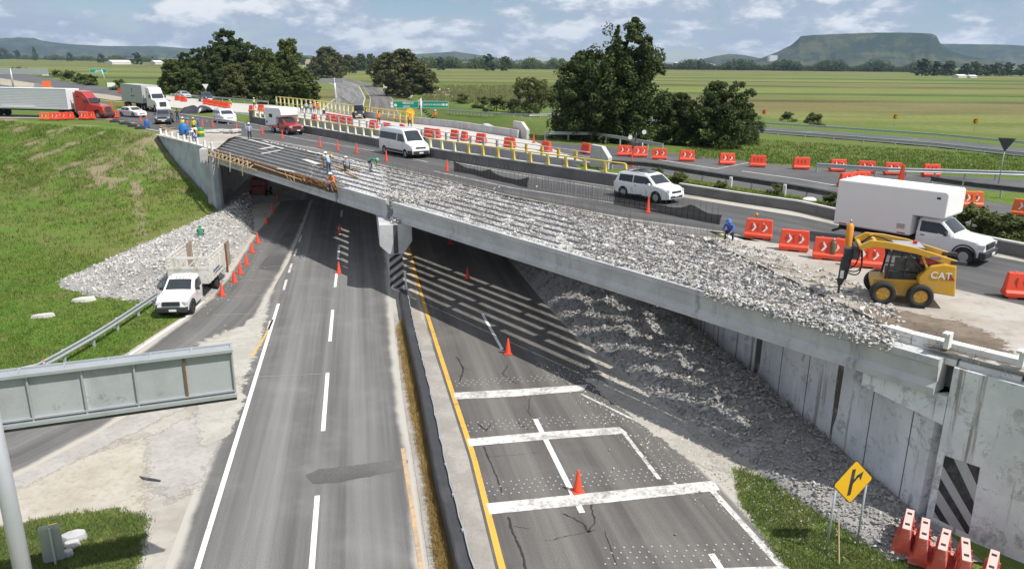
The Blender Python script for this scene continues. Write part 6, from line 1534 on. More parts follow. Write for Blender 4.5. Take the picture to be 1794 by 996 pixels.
# timber lying about
def plank(pts_a, pts_b, z, w, t_, lb, mat=None, name='plank'):
    a, b_ = G(*pts_a, z), G(*pts_b, z); mb = MB(); d = (b_-a); mb.beam(-d/2, d/2, w, t_); o = mb.build(name, mat or m_wood, bevel=.005); o.location = (a+b_)/2+Vector((0,0,t_/2)); tag(o, lb, name.replace('_', ' ')); return o
for a, b_, w, lb, mt in [((410,238),(495,261),.32,'longest pale board on the stripped girders, upper left',m_light),((455,262),(479,258),.35,'short pale board on the girders right of the standing worker',m_light),((458,270),(490,264),.2,'thin pale board below the short one on the girders',m_light),((540,266),(588,276),.3,'pale board on the girders behind the leaning worker',m_light),((533,280),(556,288),.5,'thick pale block left of the leaning worker',m_light),((582,290),(612,300),.22,'timber strip right of the leaning worker',m_wood),((595,292),(635,298),.2,'long timber strip behind the crouching grey worker',m_wood),((606,302),(628,312),.15,'thin timber strip crossing the white girders',m_wood),((486,296),(515,302),.22,'pale board along the formwork edge',m_light)]: plank(a, b_, 5.56, w, .07, lb, mt)
rp = random.Random(4)
for k in range(16):
    x = rp.uniform(262, 330); y = 213+(x-262)*.23+rp.uniform(0, 9); a = rp.uniform(-.4,.5); plank((x, y), (x+rp.uniform(8,17), y+rp.uniform(-1,4)), ZD+.05+.05*(k % 4), .16, .06, 'loose timber in the heap behind the wing wall coping', m_wood if k % 3 else m_steeld).__setitem__('group', 'timber heap behind the wing wall')
for k in range(7):
    x = rp.uniform(205, 240); y = 211+(x-205)*.2; plank((x, y), (x+rp.uniform(9,16), y+rp.uniform(1,5)), ZD+.06+.05*(k % 3), .2, .07, 'timber in the stack at the embankment edge below the white sedan', m_wood).__setitem__('group', 'timber stack at the embankment edge')
for k, (x, y) in enumerate([(205,216),(222,220),(238,224),(250,228)]): sack(x, y, ZD-.2, .9, .5, .35, 'dark plastic bundle at the bank edge, %s from the left' % ORD[k], M('black_tarp', (.03,.03,.03)), 'bundle')
b = MB(); p = G(394,233,ZD)
for k in range(14): b.box((rp.uniform(-1.6,1.6), rp.uniform(-.9,.9), .1+rp.random()*.25), (rp.uniform(.5,1.2), rp.uniform(.3,.8), rp.uniform(.12,.25)), rz=rp.random()*3)
o = b.build('slab_fragments', m_light, bevel=.02); o.location = p; tag(o, 'heap of pale slab fragments below the white minivan', 'rubble', None, 'stuff')
# formwork along the left edge
root = empty('formwork', UC(ukc(KL, 23.3), 23.3, 5).to_tuple(), 0, 'timber and rusty steel formwork along the near edge of the left span', 'formwork'); FO = Vector(root.location)
ua = ukc(KL, 23.3)-.3; ub = uc(G(574,326,5.5))[0]; um = ua+(ub-ua)*.42
def fb(name, segs, mat):
    b = MB()
    for (a, c_, w, h_) in segs: b.beam(a-FO, c_-FO, w, h_)
    return b.build(name, mat, root)
for k in range(11):
    u = ua+(um-ua)*(k+.2)/10.5; fb('bracket', [(UC(u, 23.75, 5.55), UC(u+.05, 22.75, 5.05), .07, .07), (UC(u, 22.8, 5.7), UC(u+.1, 22.75, 4.75), .07, .07)] if k % 3 else [(UC(u, 23.75, 5.55), UC(u+.05, 22.75, 5.15), .09, .09), (UC(u, 22.8, 6.0), UC(u+.15, 22.6, 4.3), .08, .08)], m_wood if k % 2 else M('weathered_timber', (.50,.42,.30), .8, 0, .2, 6))
fb('ledger', [(UC(ua, 22.8, 5.1), UC(um+1.5, 22.8, 5.1), .1, .09)], m_wood); fb('ledger', [(UC(ua, 22.95, 5.5), UC(um, 22.95, 5.5), .08, .07)], MATS['weathered_timber']); fb('ledger', [(UC(um+.5, 23.1, 5.45), UC(ub-5, 23.1, 5.3), .1, .05)], m_wood)
b = MB()
n_ = int((ub-ua)/.22)
for k in range(n_):
    u = ua+k*.22; r0 = rp.uniform(-.05,.05); b.tube([UC(u, 23.60, 5.5)-FO, UC(u+r0, 23.36, 5.62)-FO, UC(u+r0, 23.22+rp.uniform(-.05,.05), 5.05)-FO, UC(u, 23.4, 4.9)-FO], .018, 4)
for z_ in (5.2,5.4,5.55): b.tube([UC(ua, 23.3, z_)-FO, UC(ub, 23.3, z_)-FO], .016, 4)
b.build('reinforcement', m_rust, root)['kind'] = 'stuff'
b = MB()
for k in range(70):
    u = ub-rp.random()**1.2*9; c0 = rp.uniform(23.0,23.7); b.beam(UC(u, c0, 5.5+rp.uniform(-.3,.12))-FO, UC(u+rp.uniform(.5,1.6), c0+rp.uniform(-.5,.4), 5.5+rp.uniform(-.4,.12))-FO, .035, .025)
b.build('cut_bars', M('ochre_rust', (.36,.21,.08), .8, 0, .3, 7), root)['kind'] = 'stuff'
fb('edge_board', [(UC(ua+1, 23.68, 5.0), UC(ub, 23.68, 5.0), .12, .7)], m_rust)
# black netting on the far side of the rubble
t = NT('debris_netting'); tr = t.n('ShaderNodeBsdfTransparent'); df = t.n('ShaderNodeBsdfDiffuse'); df.inputs[0].default_value = (.02,.02,.022,1); mxs = t.n('ShaderNodeMixShader'); mxs.inputs[0].default_value = .8
t.l(tr.outputs[0], mxs.inputs[1]); t.l(df.outputs[0], mxs.inputs[2]); t.l(mxs.outputs[0], t.out.inputs['Surface']); m_net = t.m
for (pts, lb, hs) in [([(795,300),(830,306),(860,314),(905,324),(925,329)], 'dark sagging netting tied to the bars behind the left half of the rubble', (.85,.45,.75,.4,.75)), ([(1075,358),(1100,362),(1140,370),(1200,382),(1262,394)], 'dark sagging netting in front of the white suv', (.9,.9,.5,.85,.55))]:
    P = resample(PX(pts, ZD), 40); b = MB(); rows = []
    for i, p in enumerate(P):
        f = i/39*(len(hs)-1); k = min(int(f), len(hs)-2); h = hs[k]+(hs[k+1]-hs[k])*(f-k)-.16*abs(math.sin(f*math.pi)); rows.append([p+Vector((.04*math.sin(i*.9+j), 0, h*j/4)) for j in range(5)])
    b.grid(rows); root = empty('netting', P[0], 0, lb, 'netting'); b.v = [tuple(Vector(v)-P[0]) for v in b.v]; b.build('net', m_net, root, fix=False)
    b = MB()
    for p in P[::2]: b.tube([p-P[0]+Vector((0,.05,0)), p-P[0]+Vector((.03,.05,1.15))], .010, 4)
    b.build('upright_bars', m_rust if False else m_steeld, root)['kind'] = 'stuff'
b = MB(); 
for k, p in enumerate(resample(PX([(925,329),(1075,358)], ZD), 60)): b.tube([p, p+Vector((rp.gauss(0,.05), rp.gauss(0,.05), rp.uniform(.7,1.15)))], .010, 4)
o = b.build('upright_bars', m_steeld); tag(o, 'row of thin upright bars between the two nets', 'rebar', None, 'stuff')
# light tower
p = G(1113,262,ZD); root = empty('light_tower', p, .1, 'portable light tower in front of the big dark tree', 'light tower'); b = MB(); b.box((0,0,.45), (1.1,.8,.6)); b.build('generator', m_steeld, root, bevel=.04); zt = Hgt(1112,232,p)-ZD
b = MB(); b.tube([(0,0,.7),(0,0,zt)], .05, 6); b.beam((-.7,0,zt-.3), (.8,0,zt-.05), .05, .05); b.build('mast', m_steeld, root)
for x, z in ((-.62,zt-.45),(.75,zt+.05),(.1,zt-1.1),(.55,zt-1.15)): b = MB(); b.lathe([(0,-.12),(.2,.0),(.22,.08)], Matrix.Translation((x,-.1,z)) @ Matrix.Rotation(math.pi/2, 4, 'X'), 10); b.build('lamp_head', m_refl, root)
# ================================================================== FOLIAGE
def leafmat(name, a, b, c3):
    t = NT(name); v = t.attr('v'); c = t.mix(v, a, b); c = t.mix(t.ramp(v, .8, 1, 0, .8), c, c3)
    n = t.noise(t.coord('world'), .6, 3); c = t.mix(t.ramp(n, .35, .7, 0, .4), c, tuple(x*.6 for x in a))
    t.done(c, .75, 0, .2); tr = t.n('ShaderNodeBsdfTranslucent'); t.l(c, tr.inputs[0]); ms = t.n('ShaderNodeMixShader'); ms.inputs[0].default_value = .22
    t.l(t.b.outputs[0], ms.inputs[1]); t.l(tr.outputs[0], ms.inputs[2]); t.l(ms.outputs[0], t.out.inputs['Surface']); return t.m
lf_dark = leafmat('dark_foliage', (.034,.058,.018), (.095,.13,.040), (.17,.19,.065)); lf_mid = leafmat('mid_foliage', (.065,.10,.026), (.135,.165,.05), (.20,.20,.08)); lf_brn = leafmat('olive_foliage', (.08,.095,.03), (.155,.16,.06), (.22,.20,.10)); lf_lite = leafmat('light_foliage', (.085,.12,.035), (.16,.18,.06), (.21,.21,.09))
m_bark = M('bark', (.13,.10,.075), .9, 0, .3, 8)
def leaves(centres, rad, per, size, rs, squash=1., tall=1.):
    C = np.repeat(centres, per, 0); Rr = np.repeat(rad, per)
    n = len(C); d = rs.normal(size=(n, 3)); d /= np.linalg.norm(d, axis=1)[:, None]; r = rs.uniform(.35, 1, n)**.6
    p = C+d*(Rr*r)[:, None]*np.array([1, 1, squash*tall])
    nrm = d*.8+rs.normal(size=(n, 3))*.6+np.array([0, 0, .5]); nrm /= np.linalg.norm(nrm, axis=1)[:, None]
    t1 = np.cross(nrm, rs.normal(size=(n, 3))); t1 /= np.linalg.norm(t1, axis=1)[:, None]; t2 = np.cross(nrm, t1); s = (size*rs.uniform(.6, 1.4, n))[:, None]
    V = np.stack([p-t1*s, p-t2*s*.55, p+t1*s, p+t2*s*.55], 1).reshape(-1, 3); return V, n
def treemesh(name, H, Rx, kind, leafm, seed, ncl=110, per=110, lsize=.22, trunk=.22, th=None, spiky=0.):
    rs = np.random.RandomState(seed); th = th if th is not None else H*.18
    root = empty(name); cs = []; rd = []
    nl = max(3, int(ncl/16)); lobes = []
    for k in range(nl):
        a = rs.uniform(0, 2*math.pi); q = rs.uniform(.15, .75); zz = rs.uniform(.35, .95); lobes.append((math.cos(a)*q*Rx*(1.25-zz*.75), math.sin(a)*q*Rx*(1.25-zz*.75), th+(H-th)*zz*rs.uniform(.8,.95), rs.uniform(.22,.42)*Rx))
    lobes.append((0, 0, H*.86, Rx*.35)); lobes.append((0,0,H*.55,Rx*.55))
    for k in range(ncl):
        L = lobes[rs.randint(len(lobes))]; d = rs.normal(size=3); d /= np.linalg.norm(d); r = rs.uniform(.3, 1)**.5
        c = np.array([L[0], L[1], L[2]])+d*np.array([L[3], L[3], L[3]*(1.0+spiky)])*r*1.3; c[2] = max(th*.7+rs.uniform(0, .1*H), min(H*1.0, c[2])); cs.append(c); rd.append(rs.uniform(.05,.12)*Rx+.2)
    for k in range(int(ncl*.35)):      # skirt
        a = rs.uniform(0, 2*math.pi); q = rs.uniform(.3, .95); cs.append(np.array([math.cos(a)*q*Rx*.85, math.sin(a)*q*Rx*.85, rs.uniform(th*.5, H*.45)])); rd.append(rs.uniform(.08,.15)*Rx+.25)
    if spiky:
        for k in range(int(ncl*.3)):
            i = rs.randint(len(cs)); c = cs[i].copy()
            for q in range(4): cs.append(np.array([c[0]+rs.normal()*.1, c[1]+rs.normal()*.1, min(H*1.06, c[2]+q*.75*spiky)])); rd.append((.62-.1*q)*spiky)
    V, n = leaves(np.array(cs), np.array(rd), per, lsize, rs, .8, 1.3 if spiky else 1.)
    F = np.arange(n*4).reshape(-1, 4); v = np.repeat(np.clip(rs.uniform(0, 1, n)*.6+np.repeat(rs.uniform(0, .5, len(cs)), per), 0, 1), 4)
    npmesh('crown', V, F, leafm, root, {'v': v})
    b = MB(); b.tube([(0,0,-.3),(.05*H*.1,0,H*.3),(0,.1,H*.62)], [trunk*1.2,trunk,trunk*.35], 8)
    for k in range(min(9, nl+2)):
        L = lobes[k % len(lobes)]; z0 = H*rs.uniform(.12,.45); b.tube([(0,0,z0),(L[0]*.5,L[1]*.5,(z0+L[2])/2),(L[0],L[1],L[2])], [trunk*.5,trunk*.3,trunk*.1], 6)
    b.build('trunk', m_bark, root); return root
def setc(o, loc, s, rz, label, group=None, sz=None):
    o.location = loc; o.scale = (s, s, s if sz is None else sz); o.rotation_euler = (0,0,rz); tag(o, label, 'tree', group)
    return o
def spot(px_, py_, ground=None): return T(px_, py_) if ground is None else G(px_, py_, ground)
def htree(base, px_, py_top): return Hgt(px_, py_top, base)-base.z
# the big dark clump right of centre
bd = G(1095,262,4.6); hb = htree(bd, 1110, 40)
A1 = treemesh('broadleaf_tree', 16., 6.9, 0, lf_dark, 3, 300, 85, .20, .35, 1.6, spiky=.6); setc(A1, bd, hb/16.6, .4, 'tallest dark tree with pointed shoots behind the orange barriers')
A2 = treemesh('broadleaf_tree', 10., 5.6, 0, lf_dark, 5, 230, 80, .19, .3, .6)
b2_ = G(1030,255,4.8); setc(A2, b2_, htree(b2_, 1030, 92)/10.3, 1.0, 'dark bushy tree against the left side of the tallest tree')
c_ = copy_tree(A2); b3 = G(1258,268,4.5); setc(c_, b3, htree(b3, 1270, 146)/10.2, 2.3, 'dark round tree right of the tallest tree')
c_ = copy_tree(A2); b3 = G(1180,262,4.6); setc(c_, b3, htree(b3, 1180, 165)/10.2, 4.3, 'lower dark tree between the tallest and the round one')
c_ = copy_tree(A2); b3 = G(1300,258,4.3); setc(c_, b3, htree(b3, 1300, 192)/10.2, 5.1, 'low dark bush at the right edge of the dark clump')
c_ = copy_tree(A2); b3 = G(1000,250,4.6); setc(c_, b3, htree(b3, 1000, 170)/10.2, 3.1, 'low dark bush at the left edge of the dark clump')
A3 = treemesh('broadleaf_tree', 7., 5.0, 0, lf_lite, 8, 90, 110, .16, .2, 1.2); b3 = T(928,203); setc(A3, b3, htree(b3, 928, 137)/7.3, .2, 'pale green spreading tree left of the big dark tree')
# left clump
L1 = treemesh('broadleaf_tree', 15., 6.2, 0, lf_dark, 12, 270, 80, .27, .35, 1.2); L2 = treemesh('broadleaf_tree', 13., 6.0, 0, lf_mid, 14, 250, 75, .27, .3, .8); L3 = treemesh('broadleaf_tree', 12., 6., 0, lf_brn, 17, 220, 65, .29, .3, 1.4)
spec = [(L1,405,168,385,48,'tallest dark tree of the left clump'),(L1,362,168,352,80,'dark tree just left of the tallest one in the left clump'),(L1,440,172,440,72,'dark tree right of the tallest one in the left clump'),(L2,310,166,312,104,'olive tree at the left end of the left clump'),(L2,468,176,466,84,'mid green tree in the right half of the left clump'),(L2,505,180,500,68,'mid green tree with a loose top at the right end of the left clump'),(L2,535,186,525,118,'low tree at the right foot of the left clump'),(L2,345,172,340,120,'low bushy tree in front of the left clump'),(L3,415,176,415,112,'brownish tree in the middle front of the left clump'),(L1,383,172,383,95,'shadowy tree filling the middle of the left clump'),(L2,485,184,485,120,'bushy tree below the right half of the left clump'),(L1,330,160,330,90,'slim dark tree at the left shoulder of the clump'),(L2,292,160,290,128,'lowest tree at the far left of the clump')]
first = {}
for i, (pr, bx, by, tx, ty, lb) in enumerate(spec):
    o = pr if id(pr) not in first else copy_tree(pr); first[id(pr)] = 1; b_ = G(bx, by, ZD-.3); Hh = {id(L1): 15.6, id(L2): 13.5, id(L3): 12.5}[id(pr)]; h = htree(b_, tx, ty); setc(o, b_, h/Hh*(1.0 if h > 9 else 1.25), i*1.7, lb, None, h/Hh)
# trees by the far road
spec = [(L3,710,168,712,86,'large olive tree right of the far road'),(L3,678,152,690,92,'olive tree behind the large one right of the far road'),(L3,735,172,735,108,'smaller olive tree at the edge of the reed field'),(L3,575,140,578,82,'olive tree with a thin top left of the far road'),(L2,556,136,555,98,'low tree beside the pale ruin'),(L3,612,128,608,96,'tree in the row left of the far road, middle one'),(L2,632,124,630,94,'tree in the row left of the far road, near its bend'),(L2,650,122,648,94,'tree straight behind the bend of the far road'),(L3,592,132,594,92,'tree in the row left of the far road, nearest one'),(L2,672,130,672,96,'dark tree right behind the bend of the far road')]
for i, (pr, bx, by, tx, ty, lb) in enumerate(spec):
    o = copy_tree(pr); b_ = G(bx, by, 0); Hh = {id(L2): 13.5, id(L3): 12.5}[id(pr)]; h = htree(b_, tx, ty); setc(o, b_, h/Hh*(1.25 if i != 0 else 1.15), i*2.3, lb, None, h/Hh)
# trees standing alone in the middle distance
FT = treemesh('broadleaf_tree', 10., 5., 0, lf_mid, 31, 60, 60, .42, .25, .8); FD = treemesh('broadleaf_tree', 10., 4.6, 0, lf_dark, 33, 60, 60, .42, .25, .6)
rt = random.Random(9); g_ = [1615,1640,1660,1688,1705,1725,1745,1765,1790]
for i, x in enumerate(g_):
    o = FD if i == 0 else copy_tree(FD if i % 2 else FT); b_ = G(x, 133, 0); h = htree(b_, x, [104,108,107,112,108,114,110,110,112][i]); setc(o, b_, h/10.5, i*1.3, 'dark tree in the row at the right field edge, %s from the left' % ORD[i], 'tree row at the right field edge'); o.scale = (h/10*1.5, h/10*1.5, h/10.2)
for i, (x, yb, yt, lb) in enumerate([(62,106,82,'slim lone tree on the skyline at the far left'),(123,107,92,'small round tree at the left field edge'),(240,113,92,'tree beside the white shed'),(178,110,94,'tree left of the white shed'),(30,104,88,'tree at the far left road'),(8,104,84,'tree at the left picture edge'),(855,124,95,'dark pointed tree in the treeline behind the fields'),(887,124,99,'round tree in the treeline right of the pointed one'),(770,123,100,'tree in the treeline left of the pointed one')]):
    o = FT if i == 0 else copy_tree(FT if i % 2 else FD); b_ = G(x, yb, 0); h = htree(b_, x, yt); w = h/10*(.5 if i == 0 else 1.3); o.location = b_; o.scale = (w, w, h/10.3); tag(o, lb, 'tree')
# shrubs
SH = treemesh('shrub', 2.2, 1.6, 0, lf_lite, 41, 26, 60, .13, .05, .1)
shr = [(1190+0,330,.5,'weedy shrub beside the first stub post'),(1262,336,.35,'low weed between the first and second stub post'),(1360,342,.35,'weed at the second stub post'),(1470,364,.45,'weed beside the third stub post'),(1450,360,.3,'tiny weed left of the third stub post'),(1700,402,.6,'shrub in the median right of the box truck'),(1730,412,.55,'second shrub in the median right of the box truck'),(1770,420,.6,'third shrub in the median right of the box truck'),(1670,398,.5,'shrub just above the truck windshield'),(1150,315,.4,'weed at the guardrail behind the suv')]
for i, (x, y, s_, lb) in enumerate(shr): o = SH if i == 0 else copy_tree(SH); o.location = G(x, y, ZD); o.scale = (s_*1.3, s_*1.3, s_); o.rotation_euler = (0,0,i); tag(o, lb, 'shrub')
for i, (x, y, s_, lb) in enumerate([(1380,213,1.0,'dark shrub at the field edge right of the big trees'),(1425,220,1.2,'dark shrub beside the far ramp'),(810,182,1.2,'shrub right of the pale rocks'),(845,190,1.2,'second shrub right of the pale rocks'),(870,195,1.4,'third shrub right of the pale rocks, near the guardrail'),(900,198,1.2,'shrub below the pale green tree'),(100,134,1.2,'shrub on the bank left of the green sign'),(125,142,1.6,'tall shrub below the leaning pole'),(145,148,1.5,'shrub left of the green sign pole'),(160,150,1.4,'shrub at the foot of the green sign pole'),(210,158,1.2,'bright shrub right of the white board')]):
    o = copy_tree(SH); o.location = T(x, y); o.scale = (s_*1.4, s_*1.4, s_); o.rotation_euler = (0,0,i); tag(o, lb, 'shrub')
# far woods: one mass each
def belt(name, specs, leafm, label, seed, per=26):
    rs = np.random.RandomState(seed); cs = []; rd = []; 
    for (x0, y0, x1, y1, ht, n, depth) in specs:
        for k in range(n):
            f = rs.uniform(); p = G(x0+(x1-x0)*f, y0+(y1-y0)*f, 0); d = math.hypot(p.x, p.y); q = rs.uniform(0, depth)/d; p = p*(1+q)
            h = ht*rs.uniform(.55, 1.15)*(.8+.3*math.sin(f*37+seed)); r = h*.42
            for m_ in range(4): cs.append([p.x+rs.normal()*r*.6, p.y+rs.normal()*r*.6, h*rs.uniform(.15,.85)]); rd.append(r*rs.uniform(.5,.9))
    cs = np.array(cs); rd = np.array(rd); V, n = leaves(cs, rd, per, .9, rs); sz = np.repeat(rd, per)
    ctr = V.reshape(-1, 4, 3).mean(1, keepdims=True); V = (ctr+(V.reshape(-1, 4, 3)-ctr)*(sz[:, None, None]*.32)).reshape(-1, 3)
    o = npmesh(name, V, np.arange(n*4).reshape(-1, 4), leafm, None, {'v': np.repeat(rs.uniform(0, 1, n), 4)}); tag(o, label, 'woods', None, 'stuff')
belt('woods', [(-20,103,300,110,13,900,120),(530,114,780,119,15,600,120),(740,120,1010,122,15,800,120)], lf_mid, 'belt of mixed trees behind the left and middle fields', 51)
belt('woods', [(1150,122,1620,127,17,1300,160),(1600,129,1794,132,11,300,60)], lf_dark, 'dark belt of trees in front of the table mountain', 53)
belt('woods', [(-20,99,560,105,17,900,900),(700,108.5,1300,113,18,900,900),(1300,115,1794,119,13,500,600)], lf_mid, 'distant woods fading into the haze below the hills', 57, 20)
belt('hedge', [(20,120,110,135,3,50,8),(110,135,160,150,2.5,30,6)], lf_dark, 'low dark hedge along the far left road bank', 59)
# reeds: tall pale grass on the field behind the second bridge
def tufts(name, region_fn, n, hgt, mat, label, seed, zfn, w=.012, blades=6, spread=.12, kind='stuff', cat='grass'):
    rs = np.random.RandomState(seed); pts = []
    while len(pts) < n:
        p = region_fn(rs)
        if p is not None: pts.append((p[0], p[1], zfn(p[0], p[1])))
    P = np.repeat(np.array(pts), blades, 0); m_ = len(P); P[:, :2] += rs.normal(size=(m_, 2))*spread; h = (hgt*rs.uniform(.45, 1.2, m_))[:, None]; a = rs.uniform(0, 2*math.pi, m_); d = np.stack([np.cos(a), np.sin(a), np.zeros(m_)], 1); lean = rs.normal(size=(m_, 2))*.35
    tip = P+np.stack([lean[:, 0]*h[:, 0], lean[:, 1]*h[:, 0], h[:, 0]], 1); wv = d*w*rs.uniform(.6, 1.5, m_)[:, None]*(1)
    V = np.stack([P-wv, P+wv, tip], 1).reshape(-1, 3); o = npmesh(name, V, np.arange(m_*3).reshape(-1, 3), mat, None, {'v': np.repeat(np.clip(rs.uniform(0, 1, m_)*.6+np.repeat(rs.uniform(0, .45, n), blades), 0, 1), 3)}); tag(o, label, cat, None, kind)
gr_green = leafmat('grass_blades', (.075,.15,.022), (.16,.22,.045), (.28,.25,.10)); gr_dry = leafmat('dry_grass_blades', (.34,.23,.08), (.52,.38,.16), (.30,.26,.09)); gr_mix = leafmat('bank_grass_blades', (.095,.175,.026), (.19,.225,.055), (.33,.28,.14))
gr_dust = leafmat('dusty_grass_blades', (.11,.17,.045), (.20,.24,.08), (.33,.31,.17))
def pxreg(x0, y0, x1, y1, poly=None, zz=0., dens=None):
    def f(rs):
        px_ = rs.uniform(x0, x1); py_ = rs.uniform(y0, y1)
        p = G(px_, py_, zz)
        if poly and not inside((p.x, p.y), poly): return None
        return p
    return f
GRp = PX([(1283,818),(1310,822),(1400,860),(1500,905),(1600,950),(1720,1010),(1850,1120),(1450,1160),(1390,1010),(1345,950),(1300,885)])
tufts('grass', pxreg(1270,812,1800,1040,GRp), 4200, .13, gr_dust, 'short green grass beside the right road below the hazard panel', 61, lambda x, y: .01, .010, 7, .10)
GLp = PX([(-60,935),(60,912),(130,898),(215,893),(262,905),(250,960),(232,1040),(-60,1040)])
tufts('grass', pxreg(-60,890,275,1040,GLp), 3400, .13, gr_dust, 'short green grass on the corner around the small grey sign', 62, lambda x, y: .01, .010, 7, .10)
DRp = PX([(770,1010),(745,840),(714,690),(694,575),(706,560),(738,700),(768,850),(800,1010)])
tufts('grass', pxreg(690,555,805,1015,DRp), 2600, .22, gr_dry, 'dry golden grass growing along the median barrier', 63, lambda x, y: .02, .009, 7, .07)
def bankreg(rs):
    u = rs.uniform(-150, -45); c = rs.uniform(-12, ctop(u)-.3); p = UC(u, c); h = bank_h(p.x, p.y)
    if (h < .1 and (p.x > -29.5 or rs.uniform() < .3)) or (inside((p.x, p.y), LPc) and h < .6): return None
    if bare(p.x, p.y) > rs.uniform(.3, 1.0): return None
    if nz(p.x, p.y, .3, 7) < rs.uniform(-1, .5): return None
    q = 1.25 if h > 1 else .5
    return p if rs.uniform() < q else None
tufts('grass', bankreg, 20000, .34, gr_mix, 'rough green and straw coloured grass over the left embankment', 64, lambda x, y: max(0, bank_h(x, y))-.02, .028, 5, .22)
SLp = PX([(-40,400),(120,440),(250,470),(330,500),(360,520),(300,560),(215,622),(120,690),(0,700),(-60,600)])
tufts('grass', pxreg(-60,380,380,700,SLp), 7000, .16, gr_green, 'short grass on the flat verge left of the slip road', 65, lambda x, y: .0, .014, 5, .14)
def slopereg(rs):
    px_ = rs.uniform(1200, 1800); py_ = rs.uniform(232, 300); p = T(px_, py_)
    lim = 236+(px_-1320)*.065 if px_ > 1320 else 236
    return p if lim+8 < py_ < 284+(px_-1300)*.06 else None
tufts('grass', slopereg, 3500, .24, gr_mix, 'green grass on the slope below the far ramp', 66, up_h, .04, 5, .4)
def medreg(rs):
    f = rs.uniform(); a = resample(PX([(1120,312),(1200,326),(1400,356),(1512,380),(1600,398),(1794,436)], ZD), 30); k = int(f*29); p = a[k].lerp(a[min(29, k+1)], f*29-k); return p+Vector((.6,.75,0))*rs.normal()*.8
tufts('grass', medreg, 2600, .25, gr_mix, 'patchy dry weeds in the median strip between the two roads', 67, lambda x, y: ZD+.01, .02, 5, .15)
def reedreg(rs):
    px_ = rs.uniform(745, 1010); py_ = rs.uniform(150, 196); return G(px_, py_, 0)
tufts('reeds', reedreg, 9000, 1.0, leafmat('reed_blades', (.16,.18,.06), (.27,.27,.12), (.34,.30,.15)), 'tall pale green reeds in the field behind the second bridge', 68, lambda x, y: max(0, up_h(x, y)), .12, 4, .8, cat='reeds')

# ================================================================== FAR BUILDINGS AND ROCKS
m_far = M('far_white_wall', (.62,.60,.56), .8); m_froof = M('far_white_roof', (.74,.74,.74), .6)
def shed(px0, px1, pyb, pyt, label, name='shed', roof=m_froof, depth=14):
    a, b_ = G(px0, pyb, 0), G(px1, pyb, 0); z = Hgt((px0+px1)/2, pyt, (a+b_)/2); w = (b_-a).length; c0 = (a+b_)/2; root = empty(name, c0, math.atan2(b_.y-a.y, b_.x-a.x), label, 'building')
    b = MB(); b.box((0,depth/2,z*.3), (w,depth,z*.6)); b.build('wall', m_far, root); b = MB(); b.prism([(-.5,z*.6),(depth+.5,z*.6),(depth/2,z)], lambda y, zz: Vector((-w/2-.4,y,zz)), lambda y, zz: Vector((w/2+.4,y,zz))); b.build('roof', roof, root)
shed(197,230,113,105.5,'long white shed at the left field edge'); shed(272,286,113,106,'small white shed beside the left trees')
shed(1197,1255,119,109.5,'long white greenhouse behind the right treeline','greenhouse', m_froof, 60)
for i, (x, w_, yb, yt, lb) in enumerate([(1352,4,107.5,99.5,'white silo of the distant plant, leftmost'),(1362,9,108,103,'low white hall of the distant plant, left of the middle'),(1371,6,108,102,'white hall in the middle of the distant plant'),(1385,4,107.5,100,'white tower right of the middle of the distant plant'),(1391,5,108,103.5,'small white hall beside the tower of the distant plant'),(1405,8,108.5,104,'rightmost white hall of the distant plant')]):
    a, b_ = G(x-w_/2, 115.5, 0), G(x+w_/2, 115.5, 0); ctr = (a+b_)/2; z0 = Hgt(x, yb, ctr); z1 = Hgt(x, yt-2.2, ctr); b = MB(); b.box((0,0,(z1)/2), ((b_-a).length, 30, z1)); o = b.build('plant_building', m_froof, bevel=.3); o.location = ctr; tag(o, lb, 'building')
shed(1679,1694,136.5,130.5,'small pale house in front of the right tree row, left one','house', m_far, 8); shed(1700,1712,136.5,131.5,'small pale house in front of the right tree row, right one','house', m_froof, 8)
# pale ruin left of the far road
rb_ = G(545,122,0); root = empty('ruined_building', rb_, .2, 'pale pinkish ruined building behind the left tree clump', 'building'); b = MB(); zt = htree(rb_, 545, 104)
b.box((0,0,zt*.2), (20,10,zt*.4)); b.box((-2,0,zt*.4), (9,9,zt*.8)); b.build('wall', M('pinkish_stone', (.50,.40,.34), .9, 0, .25, 1, dirt=.4), root); b = MB(); b.box((-3,0,zt*.9), (5,5,zt*.2)); b.build('tower', MATS['pinkish_stone'], root)
P, sz = pts_deck(160, lambda: (tuple(G(rr.uniform(735,795), rr.uniform(172,188), .5)+Vector((0,0,rr.uniform(0,1.2)))), rr.uniform(.5,1.5)))
rubble('rock_pile', P, sz, MATS['pinkish_stone'], 'pile of pale pinkish boulders behind the green signs')
P, sz = pts_deck(110, lambda: (tuple(G(rr.uniform(716,790), rr.uniform(158,180), .3)+Vector((0,0,rr.uniform(0,.8)))), rr.uniform(.4,1.2)))
rubble('rock_pile', P, sz, MATS['pinkish_stone'], 'scattered pale boulders below the large olive tree')
